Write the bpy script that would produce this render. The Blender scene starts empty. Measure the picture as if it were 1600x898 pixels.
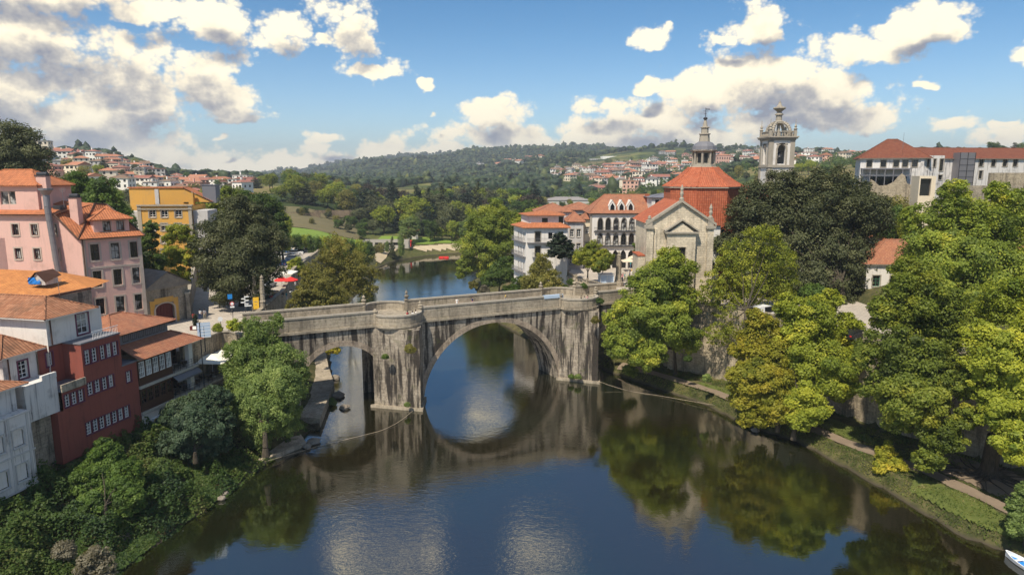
import bpy, math, random
import numpy as np
from mathutils import Vector, Matrix
R = math.radians
random.seed(7); rng = np.random.default_rng(11)
C = bpy.context.scene.collection
sc = bpy.context.scene

# ------------------------------------------------------------------ camera, sky, sun, exposure
CAM_H = 36.0; PITCH = R(9.5); FPX = 1067.0
cam = bpy.data.cameras.new('camera'); cam_o = bpy.data.objects.new('camera', cam); C.objects.link(cam_o)
cam_o.location = (0, 0, CAM_H); cam_o.rotation_euler = (R(90) - PITCH, 0, 0)
cam.sensor_width = 36; cam.lens = 24.0; cam.clip_end = 20000; cam.clip_start = 0.5
sc.camera = cam_o
SUN_EL, SUN_AZ = R(56), R(-150)          # azimuth from +Y towards +X: sun behind the camera, to the left
sd = Vector((math.sin(SUN_AZ)*math.cos(SUN_EL), math.cos(SUN_AZ)*math.cos(SUN_EL), math.sin(SUN_EL)))
sun = bpy.data.lights.new('sun', 'SUN'); sun.energy = 3.7; sun.angle = R(1.5); sun.color = (1.0, 0.90, 0.74)
sun_o = bpy.data.objects.new('sun', sun); C.objects.link(sun_o)
sun_o.rotation_euler = sd.to_track_quat('Z', 'Y').to_euler()
sc.view_settings.view_transform = 'Standard'; sc.view_settings.look = 'None'
sc.view_settings.exposure = 0.72; sc.view_settings.gamma = 1.0
sc.cycles.use_denoising = True
sc.cycles.max_bounces = 6; sc.cycles.diffuse_bounces = 3; sc.cycles.glossy_bounces = 3
sc.cycles.transmission_bounces = 3; sc.cycles.transparent_max_bounces = 6
sc.cycles.sample_clamp_indirect = 6.0
sc.cycles.use_light_tree = False

def px_dir(px, py):
    u = (px-800)/FPX; v = -(py-449)/FPX
    return Vector((u, math.cos(PITCH)+v*math.sin(PITCH), -math.sin(PITCH)+v*math.cos(PITCH)))
def G(px, py, z=0.0):                    # point of the level z seen at a pixel of the photograph
    d = px_dir(px, py); t = (z-CAM_H)/d.z
    return (d.x*t, d.y*t)
def D(px, py, Y):                        # point at ground distance Y
    d = px_dir(px, py); t = Y/d.y
    return (d.x*t, Y, CAM_H+d.z*t)

class NT:                                # small node-tree writer
    def __init__(s, tree): s.t = tree; s.n = tree.nodes; s.l = tree.links
    def add(s, kind, **kw):
        n = s.n.new(kind)
        for k, v in kw.items(): setattr(n, k, v)
        return n
    def link(s, a, b): s.l.new(a, b)
    def put(s, sock, v):
        if hasattr(v, 'is_linked') or hasattr(v, 'links'): s.l.new(v, sock)
        elif v is not None: sock.default_value = v
    def math(s, op, a, b=None, c=None, clamp=False):
        n = s.add('ShaderNodeMath', operation=op, use_clamp=clamp)
        s.put(n.inputs[0], a); s.put(n.inputs[1], b)
        if c is not None: s.put(n.inputs[2], c)
        return n.outputs[0]
    def vmath(s, op, a, b=None, scale=None):
        n = s.add('ShaderNodeVectorMath', operation=op); s.put(n.inputs[0], a)
        if b is not None: s.put(n.inputs[1], b)
        if scale is not None: s.put(n.inputs['Scale'], scale)
        return n.outputs['Value'] if op in ('LENGTH', 'DOT_PRODUCT') else n.outputs['Vector']
    def mix(s, f, a, b, blend='MIX'):
        n = s.add('ShaderNodeMix', data_type='RGBA', blend_type=blend); n.clamp_factor = True
        s.put(n.inputs[0], f); s.put(n.inputs[6], col(a)); s.put(n.inputs[7], col(b)); return n.outputs[2]
    def noise(s, vec, scale, detail=3, rough=.55, dist=0.0, out=0, dim='3D'):
        n = s.add('ShaderNodeTexNoise', noise_dimensions=dim); s.put(n.inputs['Vector'], vec)
        n.inputs['Scale'].default_value = scale; n.inputs['Detail'].default_value = detail
        n.inputs['Roughness'].default_value = rough; n.inputs['Distortion'].default_value = dist
        return n.outputs[out]
    def step(s, v, a, b, lo=0.0, hi=1.0):
        n = s.add('ShaderNodeMapRange', interpolation_type='SMOOTHSTEP'); s.put(n.inputs[0], v)
        for i, x in zip((1, 2, 3, 4), (a, b, lo, hi)): s.put(n.inputs[i], x)
        return n.outputs[0]
    def ramp(s, v, pts):
        n = s.add('ShaderNodeValToRGB'); e = n.color_ramp.elements
        while len(e) > 1: e.remove(e[-1])
        e[0].position = pts[0][0]; e[0].color = col(pts[0][1])
        for p, c in pts[1:]:
            q = e.new(p); q.color = col(c)
        s.put(n.inputs[0], v); return n.outputs[0]
    def mapping(s, vec, scale=(1, 1, 1), loc=(0, 0, 0), rot=(0, 0, 0)):
        n = s.add('ShaderNodeMapping'); s.put(n.inputs[0], vec)
        n.inputs['Scale'].default_value = scale; n.inputs['Location'].default_value = loc; n.inputs['Rotation'].default_value = rot
        return n.outputs[0]
def col(c):
    if isinstance(c, (tuple, list)): return tuple(c) if len(c) == 4 else (*c, 1.0)
    return c

# ---- world: Nishita sky with cumulus laid out in azimuth / elevation
def azel(px, py, mirror=False):
    d = px_dir(px, py); z = -d.z if mirror else d.z
    return math.atan2(d.x, d.y), math.atan2(z, math.hypot(d.x, d.y))
CL = [(60,72,130,50),(170,100,110,50),(0,130,110,42),(110,185,150,34),(215,160,80,50),(310,115,75,42),(328,38,66,46),
 (345,150,60,32),(366,178,46,13),(30,-30,200,44),(235,10,90,20),(440,50,46,28),(545,42,62,52),(500,68,22,18),(585,112,44,14),(663,125,17,9),(345,215,18,6),
 (310,250,90,28),(390,262,70,25),(520,212,40,15),(500,232,36,14),(600,240,60,30),(560,268,100,20),(430,278,120,18),(150,232,170,30),(60,215,110,25),
 (770,178,80,30),(800,212,120,26),(700,240,70,18),(685,183,12,6),(850,232,90,16),(640,262,60,18),
 (950,168,70,28),(1000,195,130,45),(1010,132,27,17),(1095,150,80,45),(1200,125,120,52),(1290,140,90,40),(1020,60,30,20),(1170,42,68,40),(1130,62,50,18),
 (1435,55,80,32),(1355,80,60,22),(1330,182,115,28),(1220,190,100,28),(1480,202,36,13),(1592,210,44,12),(1570,195,14,6),(1440,130,20,8),(1600,77,22,10),
 (1100,215,120,22),(930,222,90,24),(60,250,200,26),(480,262,175,32),(320,276,190,30),(650,262,110,26),(740,250,150,24),(1020,232,180,18),(1250,165,120,34)]
CLM = [(545,862,50,40),(672,862,14,30),(600,885,90,22),(548,690,44,72),(568,600,36,62),(760,650,50,30),(840,870,60,22)]
def build_world():
    w = bpy.data.worlds.new('World'); sc.world = w; w.use_nodes = True
    g = bpy.data.node_groups.new('cloud_density', 'ShaderNodeTree')
    g.interface.new_socket('P', in_out='INPUT', socket_type='NodeSocketVector')
    g.interface.new_socket('D', in_out='OUTPUT', socket_type='NodeSocketFloat')
    g.interface.new_socket('S', in_out='OUTPUT', socket_type='NodeSocketFloat')
    q = NT(g); gi = q.add('NodeGroupInput'); go = q.add('NodeGroupOutput'); P = gi.outputs[0]
    vo = q.add('ShaderNodeTexVoronoi', voronoi_dimensions='2D', feature='SMOOTH_F1'); vo.inputs['Scale'].default_value = 17; vo.inputs['Detail'].default_value = 3; vo.inputs['Roughness'].default_value = .62; vo.inputs['Lacunarity'].default_value = 2.3; vo.inputs['Smoothness'].default_value = .35
    vo.normalize = True; q.link(q.mapping(P, (1, 1.25, 1)), vo.inputs['Vector'])
    n1 = q.noise(q.mapping(P, (1, 1.3, 1)), 9.0, 7, .6, 0.0, 0, '2D')
    warp = q.noise(q.mapping(P, (1, 1.4, 1)), 13.0, 3, .6, 0, 1, '2D')
    W = q.vmath('ADD', P, q.vmath('SCALE', q.vmath('SUBTRACT', warp, (.5, .5, .5)), scale=0.05))
    acc = None
    lst = [(*azel(a, b), c/FPX, d/FPX) for a, b, c, d in CL] + [(*azel(a, b, True), c/FPX, d/FPX) for a, b, c, d in CLM]
    for (a, e, ra, re) in lst:
        s = q.add('ShaderNodeVectorMath', operation='MULTIPLY_ADD'); q.link(W, s.inputs[0])
        s.inputs[1].default_value = (1/ra, 1/re, 0); s.inputs[2].default_value = (-a/ra, -e/re, 0)
        L = q.vmath('LENGTH', s.outputs[0])
        acc = L if acc is None else q.math('MINIMUM', acc, L)
    acc = q.math('SUBTRACT', 1.0, acc)
    sx = q.add('ShaderNodeSeparateXYZ'); q.link(P, sx.inputs[0])
    outv = q.math('MAXIMUM', q.step(sx.outputs[1], .56, .66), q.step(q.math('ABSOLUTE', sx.outputs[0]), .72, .85))
    gen = q.math('MULTIPLY_ADD', q.noise(P, 2.2, 2, .5, 0, 0, '2D'), 3.0, -1.75)
    gen = q.math('MULTIPLY', gen, outv)
    gen = q.math('SUBTRACT', gen, q.math('MULTIPLY_ADD', outv, -2.0, 2.0))
    acc = q.math('MAXIMUM', acc, gen)
    dens = q.math('ADD', acc, q.math('ADD', q.math('MULTIPLY_ADD', n1, 1.3, -.64), q.math('MULTIPLY_ADD', vo.outputs['Distance'], -2.2, .60)))
    q.link(dens, go.inputs[0]); q.link(acc, go.inputs[1])
    t = NT(w.node_tree); t.n.clear()
    out = t.add('ShaderNodeOutputWorld'); bg = t.add('ShaderNodeBackground'); t.link(bg.outputs[0], out.inputs[0])
    tc = t.add('ShaderNodeTexCoord'); s = t.add('ShaderNodeSeparateXYZ'); t.link(tc.outputs['Generated'], s.inputs[0])
    az = t.math('ARCTAN2', s.outputs[0], s.outputs[1]); el = t.math('ARCSINE', s.outputs[2])
    cb = t.add('ShaderNodeCombineXYZ'); t.link(az, cb.inputs[0]); t.link(el, cb.inputs[1])
    def dens_at(off):
        n = t.add('ShaderNodeGroup'); n.node_tree = g
        t.link(t.vmath('ADD', cb.outputs[0], off), n.inputs[0]); return n.outputs[0], n.outputs[1]
    d0, s0 = dens_at((0, 0, 0)); d1, s1 = dens_at((-.010, .030, 0))
    alpha = t.step(d0, .0, .44)
    shade = t.math('ADD', t.step(s1, .0, .95), t.math('MULTIPLY_ADD', t.noise(cb.outputs[0], 22, 4, .62, 0, 0, '2D'), .85, -.50))
    rel = t.math('MULTIPLY', t.math('SUBTRACT', t.math('SUBTRACT', d0, s0), t.math('SUBTRACT', d1, s1)), .42)
    shade = t.math('SUBTRACT', shade, rel, clamp=True)
    ccol = t.ramp(shade, [(0, (7.4, 6.6, 4.9)), (.3, (6.5, 5.75, 4.3)), (.5, (4.7, 4.25, 3.5)), (.72, (3.0, 2.85, 2.7)), (1, (1.6, 1.68, 2.05))])
    sky = t.add('ShaderNodeTexSky', sky_type='NISHITA'); sky.sun_disc = False
    sky.sun_elevation = SUN_EL; sky.sun_rotation = SUN_AZ; sky.altitude = 100; sky.air_density = 1.0; sky.dust_density = 0.6; sky.ozone_density = 1.4
    skc = t.mix(1.0, sky.outputs[0], t.mix(t.step(el, 0.0, .26), (.58, .70, .82), (.24, .475, .63)), 'MULTIPLY')
    fin = t.mix(alpha, skc, ccol)
    w.cycles.sampling_method = 'MANUAL'; w.cycles.sample_map_resolution = 256
    t.link(fin, bg.inputs[0]); bg.inputs[1].default_value = 0.115
SKY_TINT = (1.0, 1.0, 1.0)
build_world()

# ------------------------------------------------------------------ mesh helpers
class Fr:                                # local frame: u along the facade (rightwards seen from outside), w inwards, z up
    def __init__(s, x, y, dx=1.0, dy=0.0, z=0.0):
        l = math.hypot(dx, dy); s.o = (x, y, z); s.u = (dx/l, dy/l); s.w = (-dy/l, dx/l)
    def __call__(s, u, w, z): return (s.o[0]+s.u[0]*u+s.w[0]*w, s.o[1]+s.u[1]*u+s.w[1]*w, s.o[2]+z)
    def at(s, u, w, turn=0):             # a new frame at (u,w), turned by quarter turns
        p = s(u, w, 0); d = s.u
        for _ in range(turn % 4): d = (-d[1], d[0])
        return Fr(p[0], p[1], d[0], d[1], s.o[2])
W0 = Fr(0, 0)
class MB:
    def __init__(s): s.v = []; s.f = []; s.m = []
    def poly(s, pts, m=0):
        b = len(s.v); s.v += [tuple(p) for p in pts]; s.f.append(tuple(range(b, b+len(pts)))); s.m.append(m); return s
    def box(s, fr, u0, u1, w0, w1, z0, z1, m=0, top=None):
        p = [fr(u, w, z) for z in (z0, z1) for (u, w) in ((u0, w0), (u1, w0), (u1, w1), (u0, w1))]
        b = len(s.v); s.v += p
        for q, mm in (((3, 2, 1, 0), m), ((4, 5, 6, 7), m if top is None else top), ((0, 1, 5, 4), m), ((1, 2, 6, 5), m), ((2, 3, 7, 6), m), ((3, 0, 4, 7), m)):
            s.f.append(tuple(b+i for i in q)); s.m.append(mm)
        return s
    def prism(s, pts, z0, z1, m=0, top=None, fr=W0, bottom=True):   # pts counter-clockwise in (u,w)
        n = len(pts); b = len(s.v)
        s.v += [fr(u, w, z0) for u, w in pts] + [fr(u, w, z1) for u, w in pts]
        for i in range(n):
            j = (i+1) % n; s.f.append((b+i, b+j, b+n+j, b+n+i)); s.m.append(m)
        s.f.append(tuple(b+n+i for i in range(n))); s.m.append(m if top is None else top)
        if bottom: s.f.append(tuple(b+i for i in reversed(range(n)))); s.m.append(m)
        return s
    def tube(s, p0, p1, r0, r1=None, n=8, m=0, cap=True):
        r1 = r0 if r1 is None else r1
        a = Vector(p0); c = Vector(p1); d = (c-a).normalized() if (c-a).length > 1e-9 else Vector((0, 0, 1))
        x = d.orthogonal().normalized(); y = d.cross(x); b = len(s.v)
        for q, r in ((a, r0), (c, r1)):
            for i in range(n):
                t = 2*math.pi*i/n; s.v.append(tuple(q+(x*math.cos(t)+y*math.sin(t))*r))
        for i in range(n):
            j = (i+1) % n; s.f.append((b+i, b+j, b+n+j, b+n+i)); s.m.append(m)
        if cap:
            s.f.append(tuple(b+i for i in reversed(range(n)))); s.m.append(m)
            s.f.append(tuple(b+n+i for i in range(n))); s.m.append(m)
        return s
    def lathe(s, c, prof, n=12, m=0, rot=0.0, sq=1.0):              # prof: (radius, z) from bottom up
        b = len(s.v)
        for r, z in prof:
            for i in range(n):
                t = rot+2*math.pi*i/n; s.v.append((c[0]+r*math.cos(t), c[1]+r*math.sin(t)*sq, c[2]+z))
        for k in range(len(prof)-1):
            for i in range(n):
                j = (i+1) % n; s.f.append((b+k*n+i, b+k*n+j, b+(k+1)*n+j, b+(k+1)*n+i)); s.m.append(m)
        s.f.append(tuple(b+i for i in reversed(range(n)))); s.m.append(m)
        t = b+(len(prof)-1)*n; s.f.append(tuple(t+i for i in range(n))); s.m.append(m)
        return s
    def ball(s, c, r, n=10, m=0, sz=1.0):
        pr = [(max(r*math.sin(math.pi*k/6), r*.02), -r*sz*math.cos(math.pi*k/6)) for k in range(7)]
        return s.lathe(c, pr, n, m)
    def wall(s, fr, u0, u1, z0, z1, holes=(), w=0.0, rev=.26, m=0, mr=None, flip=False):
        us = sorted({u0, u1, *[min(max(h[0], u0), u1) for h in holes], *[min(max(h[1], u0), u1) for h in holes]})
        zs = sorted({z0, z1, *[min(max(h[2], z0), z1) for h in holes], *[min(max(h[3], z0), z1) for h in holes]})
        for a, b in zip(us, us[1:]):
            for c, d in zip(zs, zs[1:]):
                um, zm = (a+b)/2, (c+d)/2
                if any(h[0] < um < h[1] and h[2] < zm < h[3] for h in holes): continue
                s.poly([fr(a, w, c), fr(b, w, c), fr(b, w, d), fr(a, w, d)], m)
        mr = m if mr is None else mr
        for h in holes:
            a, b, c, d = h[:4]
            s.poly([fr(a, w, c), fr(a, w+rev, c), fr(b, w+rev, c), fr(b, w, c)][::-1], mr)
            s.poly([fr(a, w, d), fr(a, w+rev, d), fr(b, w+rev, d), fr(b, w, d)], mr)
            s.poly([fr(a, w, c), fr(a, w+rev, c), fr(a, w+rev, d), fr(a, w, d)], mr)
            s.poly([fr(b, w, c), fr(b, w+rev, c), fr(b, w+rev, d), fr(b, w, d)][::-1], mr)
            if len(h) > 4: s.spandrel(fr, a, b, h[4], d, w, mr if False else m, h[5] if len(h) > 5 else 'round', rev)
        return s
    def spandrel(s, fr, a, b, zs, zt, w, m, kind, rev):
        c = (a+b)/2; n = 7; pts = []
        for i in range(n+1):
            t = i/n
            if kind == 'gothic':
                r = (b-a); x = c-(b-a)/2*(1-t)
                y = math.sqrt(max(0, r*r-(b-x)**2)); y = y/math.sqrt(r*r-(b-c)**2); pts.append((x, zs+(zt-zs)*y))
            else:
                x = c-(b-a)/2*math.cos(t*math.pi/2); pts.append((x, zs+(zt-zs)*math.sin(t*math.pi/2)))
        for (x0, y0), (x1, y1) in zip(pts, pts[1:]):
            for mir in (0, 1):
                X0, X1 = (x0, x1) if not mir else (2*c-x0, 2*c-x1)
                q = [fr(X0, w, y0), fr(X1, w, y1), fr(X1, w, zt), fr(X0, w, zt)]
                s.poly(q if not mir else q[::-1], m)
                q = [fr(X0, w, y0), fr(X0, w+rev, y0), fr(X1, w+rev, y1), fr(X1, w, y1)]
                s.poly(q if mir else q[::-1], m)
        return s
    def hip(s, fr, u0, u1, w0, w1, z, h, inset=None, over=.4, th=.14, m=0, me=1, end0=True, end1=True, axis='u'):
        u0 -= over; u1 += over; w0 -= over; w1 += over
        if axis == 'u':
            k = (w1-w0)/2 if inset is None else inset
            a = u0+(k if end0 else 0); b = u1-(k if end1 else 0); c = (w0+w1)/2
            if a > b: a = b = (a+b)/2
            r0 = fr(a, c, z+h); r1 = fr(b, c, z+h)
            P = [fr(u0, w0, z), fr(u1, w0, z), fr(u1, w1, z), fr(u0, w1, z)]
            s.poly([P[0], P[1], r1, r0], m); s.poly([P[2], P[3], r0, r1], m); s.poly([P[1], P[2], r1], m); s.poly([P[3], P[0], r0], m)
        else:
            k = (u1-u0)/2 if inset is None else inset
            a = w0+(k if end0 else 0); b = w1-(k if end1 else 0); c = (u0+u1)/2
            if a > b: a = b = (a+b)/2
            r0 = fr(c, a, z+h); r1 = fr(c, b, z+h)
            P = [fr(u0, w0, z), fr(u1, w0, z), fr(u1, w1, z), fr(u0, w1, z)]
            s.poly([P[0], P[1], r0], m); s.poly([P[1], P[2], r1, r0], m); s.poly([P[2], P[3], r1], m); s.poly([P[3], P[0], r0, r1], m)
        s.box(fr, u0+.04, u1-.04, w0+.04, w1-.04, z-th, z-.006, me)
        for q0, q1 in (((r0), (r1)),) + tuple(((P[i]), (r0 if i in ((0, 3) if axis == 'u' else (0, 1)) else r1)) for i in range(4)):
            if (Vector(q0)-Vector(q1)).length > .2: s.tube(q0, q1, .11, .11, 5, m)
        return s
    def build(s, name, mats, parent=None, label=None, smooth=False):
        base = tuple(parent_base(parent)) if parent else (0, 0, 0)
        return mesh_obj(name, [(x-base[0], y-base[1], z-base[2]) for x, y, z in s.v], s.f, s.m, mats, parent, label, smooth)
def parent_base(o):
    b = Vector((0, 0, 0))
    while o is not None: b += o.location; o = o.parent
    return b
def autouv(me):
    n = len(me.loops)
    if n == 0: return
    co = np.empty(len(me.vertices)*3, 'f'); me.vertices.foreach_get('co', co); co = co.reshape(-1, 3)
    vi = np.empty(n, 'i'); me.loops.foreach_get('vertex_index', vi)
    pn = np.empty(len(me.polygons)*3, 'f'); me.polygons.foreach_get('normal', pn); pn = pn.reshape(-1, 3)
    tot = np.empty(len(me.polygons), 'i'); me.polygons.foreach_get('loop_total', tot)
    nl = np.repeat(pn, tot, axis=0)
    t = np.stack([-nl[:, 1], nl[:, 0], np.zeros(n)], 1); l = np.linalg.norm(t, axis=1)
    flat = l < .02; t[flat] = (1, 0, 0); l[flat] = 1; t /= l[:, None]
    b = np.cross(nl, t); p = co[vi]
    uv = np.stack([(p*t).sum(1), (p*b).sum(1)], 1).astype('f')
    me.uv_layers.new(name='UVMap'); me.uv_layers[0].data.foreach_set('uv', uv.ravel())
def mesh_obj(name, v, f, mi, mats, parent=None, label=None, smooth=False):
    me = bpy.data.meshes.new(name); me.from_pydata(v, [], f)
    mats = mats if isinstance(mats, (list, tuple)) else [mats]
    for m in mats: me.materials.append(m)
    if len(mats) > 1: me.polygons.foreach_set('material_index', np.array(mi, 'i'))
    if smooth: me.polygons.foreach_set('use_smooth', np.ones(len(f), bool))
    me.update(); autouv(me)
    o = bpy.data.objects.new(name, me); C.objects.link(o)
    if parent: o.parent = parent
    if label: o['label'] = label
    return o
def tag(o, label=None, cat=None, group=None, kind=None):
    if label: o['label'] = label
    if cat: o['category'] = cat
    if group: o['group'] = group
    if kind: o['kind'] = kind
    return o
def thing(name, label, cat, loc=(0, 0, 0), group=None):
    o = bpy.data.objects.new(name, None); o.empty_display_size = .2; C.objects.link(o); o.location = loc
    return tag(o, label, cat, group)
def dup(root, loc=None, rot=0.0, label=None, group=None, scale=None, parent=None):
    r = root.copy(); C.objects.link(r)
    if parent: r.parent = parent
    if loc is not None: r.location = loc; r.rotation_euler = (0, 0, rot)
    if scale is not None: r.scale = scale if isinstance(scale, tuple) else (scale,)*3
    if label: r['label'] = label
    if group: r['group'] = group
    for ch in list(root.children): dup(ch, parent=r)
    return r
def setmat(o, slot, m):
    o.material_slots[slot].link = 'OBJECT'; o.material_slots[slot].material = m

# ------------------------------------------------------------------ materials
def mat(name, base, rough=.8, spec=.3, metal=0.0, bump=None, bdist=.02, bstr=.6):
    m = bpy.data.materials.new(name); m.use_nodes = True; t = NT(m.node_tree); p = t.n['Principled BSDF']
    p.inputs['Roughness'].default_value = rough; p.inputs['Specular IOR Level'].default_value = spec; p.inputs['Metallic'].default_value = metal
    h = None
    if callable(base):
        r = base(t)
        if isinstance(r, tuple): c, h = r[0], r[1]
        else: c = r
        t.put(p.inputs['Base Color'], c)
    else: p.inputs['Base Color'].default_value = col(base)
    if h is not None:
        b = t.add('ShaderNodeBump'); b.inputs['Strength'].default_value = bstr; b.inputs['Distance'].default_value = bdist
        t.link(h, b.inputs['Height']); t.link(b.outputs[0], p.inputs['Normal'])
    return m
def co(t, kind='Object'): return t.add('ShaderNodeTexCoord').outputs[kind]
def geo(t): return t.add('ShaderNodeNewGeometry').outputs['Position']
def plaster(name, c, dirt=(.25, .22, .18), amt=.5, streak=.6):
    def f(t):
        P = geo(t); n = t.noise(P, .5, 5, .65); s = t.noise(t.mapping(P, (2.2, 2.2, .12)), 1.3, 4, .7)
        k = t.math('MULTIPLY', t.math('ADD', t.step(n, .5, .8), t.math('MULTIPLY', t.step(s, .52, .72), streak)), amt, clamp=True)
        fine = t.noise(P, 6, 3)
        c1 = t.mix(t.math('MULTIPLY', fine, .35), c, tuple(x*.8 for x in c))
        return t.mix(k, c1, dirt), t.noise(P, 9, 3)
    return mat(name, f, .88, .2, bdist=.01)
def masonry(name, c1, c2, mortar, bw=.9, bh=.42, stain=.7, dark=(.035, .03, .028), moss=0.0, light=None, s0=.50):
    def f(t):
        uv = co(t, 'UV'); P = geo(t)
        b = t.add('ShaderNodeTexBrick'); t.link(t.vmath('ADD', uv, t.vmath('SCALE', t.noise(P, 1.2, 2, .5, 0, 1), scale=.12)), b.inputs['Vector'])
        b.inputs['Color1'].default_value = col(c1); b.inputs['Color2'].default_value = col(c2); b.inputs['Mortar'].default_value = col(mortar)
        b.inputs['Scale'].default_value = 1; b.inputs['Brick Width'].default_value = bw; b.inputs['Row Height'].default_value = bh; b.inputs['Mortar Size'].default_value = .022; b.inputs['Mortar Smooth'].default_value = .3
        b.offset = .5
        n = t.noise(P, .25, 6, .65); s = t.noise(t.mapping(P, (1, 1, .09)), 1.1, 5, .68)
        g = t.noise(P, 3.0, 5, .7)
        c = t.mix(t.step(g, .3, .75), b.outputs[0], tuple(x*1.35 for x in c1) if light is None else light)
        c = t.mix(t.step(n, .42, .68, 0, .55), c, tuple(x*.5 for x in c2))
        c = t.mix(t.math('MULTIPLY', t.step(s, s0, s0+.13), stain), c, dark)
        if moss: c = t.mix(t.math('MULTIPLY', t.step(t.noise(P, .6, 4, .7), .55, .68), moss), c, (.07, .085, .02))
        h = t.math('ADD', b.outputs[1], t.math('MULTIPLY', g, -.8))
        return c, t.math('MULTIPLY', h, -1)
    return mat(name, f, .9, .2, bdist=.05, bstr=.7)
def tiles(name, c, c2, dirt=(.10, .07, .05), amt=.5, pw=.26, ph=.42):
    def f(t):
        uv = co(t, 'UV'); P = geo(t); s = t.add('ShaderNodeSeparateXYZ'); t.link(uv, s.inputs[0])
        a = t.math('ABSOLUTE', t.math('SINE', t.math('MULTIPLY', s.outputs[0], math.pi/pw)))
        v = t.math('FRACT', t.math('DIVIDE', s.outputs[1], ph))
        wn = t.add('ShaderNodeTexWhiteNoise', noise_dimensions='2D')
        cb = t.add('ShaderNodeCombineXYZ'); t.link(t.math('FLOOR', t.math('DIVIDE', s.outputs[0], pw)), cb.inputs[0]); t.link(t.math('FLOOR', t.math('DIVIDE', s.outputs[1], ph)), cb.inputs[1])
        t.link(cb.outputs[0], wn.inputs['Vector'])
        cc = t.mix(wn.outputs['Value'], c, c2)
        cc = t.mix(t.step(a, .32, .0, 0, .75), cc, tuple(x*.35 for x in c))
        cc = t.mix(t.step(v, .14, .0, 0, .5), cc, tuple(x*.35 for x in c))
        n = t.noise(P, .55, 6, .7)
        cc = t.mix(t.math('MULTIPLY', t.step(n, .45, .72), amt), cc, dirt)
        return cc, t.math('ADD', a, t.math('MULTIPLY', v, -.35))
    return mat(name, f, .85, .25, bdist=.07, bstr=.8)
def leafmat(name, pts, trans=.38):
    m = bpy.data.materials.new(name); m.use_nodes = True; t = NT(m.node_tree); p = t.n['Principled BSDF']
    a = t.add('ShaderNodeAttribute', attribute_name='tint'); c = t.ramp(a.outputs['Fac'], pts)
    oi = t.add('ShaderNodeObjectInfo')
    hs = t.add('ShaderNodeHueSaturation'); t.link(c, hs.inputs['Color']); t.link(t.step(oi.outputs['Random'], 0, 1, .8, 1.2), hs.inputs['Value'])
    c = hs.outputs[0]
    t.link(c, p.inputs['Base Color']); p.inputs['Roughness'].default_value = .55; p.inputs['Specular IOR Level'].default_value = .25
    tr = t.add('ShaderNodeBsdfTranslucent'); t.link(t.mix(1.0, c, (1.5, 1.5, .6), 'MULTIPLY'), tr.inputs[0])
    mx = t.add('ShaderNodeMixShader'); mx.inputs[0].default_value = trans; t.link(p.outputs[0], mx.inputs[1]); t.link(tr.outputs[0], mx.inputs[2])
    t.link(mx.outputs[0], t.n['Material Output'].inputs[0]); return m
M = {}
M['plane'] = leafmat('plane_leaves', [(0, (0.078, 0.109, 0.023)), (.45, (0.190, 0.237, 0.034)), (.8, (0.357, 0.364, 0.048)), (1, (0.600, 0.490, 0.076))])
M['yellow'] = leafmat('yellow_leaves', [(0, (0.162, 0.184, 0.022)), (.4, (0.302, 0.292, 0.032)), (.8, (0.454, 0.378, 0.043)), (1, (0.540, 0.432, 0.065))])
M['lime'] = leafmat('lime_leaves', [(0, (0.127, 0.173, 0.022)), (.5, (0.298, 0.329, 0.036)), (1, (0.600, 0.553, 0.072))])
M['dark'] = leafmat('dark_leaves', [(0, (.045, .055, .022)), (.5, (.088, .098, .040)), (.85, (.145, .15, .068)), (1, (.27, .26, .13))], .22)
M['willow'] = leafmat('willow_leaves', [(0, (0.082, 0.121, 0.036)), (.5, (0.162, 0.218, 0.061)), (1, (0.308, 0.356, 0.114))])
M['olive'] = leafmat('olive_leaves', [(0, (.09, .09, .025)), (.45, (.20, .19, .045)), (.8, (.28, .24, .06)), (1, (.34, .27, .08))])
M['shrub'] = leafmat('shrub_leaves', [(0, (0.044, 0.072, 0.019)), (.5, (0.088, 0.144, 0.027)), (1, (0.192, 0.240, 0.050))])
M['blue'] = leafmat('bluegreen_leaves', [(0, (0.040, 0.069, 0.040)), (.5, (0.081, 0.127, 0.069)), (1, (0.184, 0.230, 0.138))])
M['grey'] = leafmat('dry_leaves', [(0, (.10, .09, .06)), (.5, (.19, .17, .12)), (1, (.30, .27, .20))])
M['conifer'] = leafmat('conifer_needles', [(0, (.014, .025, .014)), (.5, (.028, .045, .022)), (1, (.05, .07, .03))], .1)
M['bronze'] = leafmat('bronze_leaves', [(0, (.03, .022, .016)), (.5, (.055, .042, .026)), (1, (.09, .07, .035))], .15)
def bark_f(t):
    P = geo(t); n = t.noise(t.mapping(P, (3, 3, .7)), 2, 5, .7)
    return t.ramp(n, [(.3, (.03, .025, .018)), (.7, (.11, .09, .065))]), n
M['bark'] = mat('bark', bark_f, .9, .2, bdist=.08)
M['bstone'] = masonry('bridge_granite', (.34, .285, .22), (.20, .165, .13), (.075, .062, .05), 1.05, .5, .95, (.030, .025, .022), .35, (.46, .40, .32), .45)
M['bstone2'] = masonry('parapet_granite', (.34, .29, .22), (.26, .22, .165), (.12, .10, .08), 1.5, .6, .40, (.05, .043, .036), .2)
M['cstone'] = masonry('church_granite', (.58, .50, .38), (.48, .41, .31), (.34, .29, .22), 1.1, .42, .25, (.16, .13, .09))
M['wstone'] = masonry('wall_granite', (.38, .32, .23), (.24, .20, .145), (.09, .075, .055), .8, .4, .5, (.06, .05, .04), .35)
M['gstone'] = masonry('old_granite', (.34, .29, .22), (.22, .19, .15), (.13, .11, .09), .7, .38, .7, (.04, .035, .03), .3)
M['trim'] = plaster('granite_trim', (.36, .32, .26), (.12, .10, .085), .5)
M['pinks'] = plaster('pink_plaster', (.66, .42, .36), (.38, .26, .22), .5)
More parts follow.
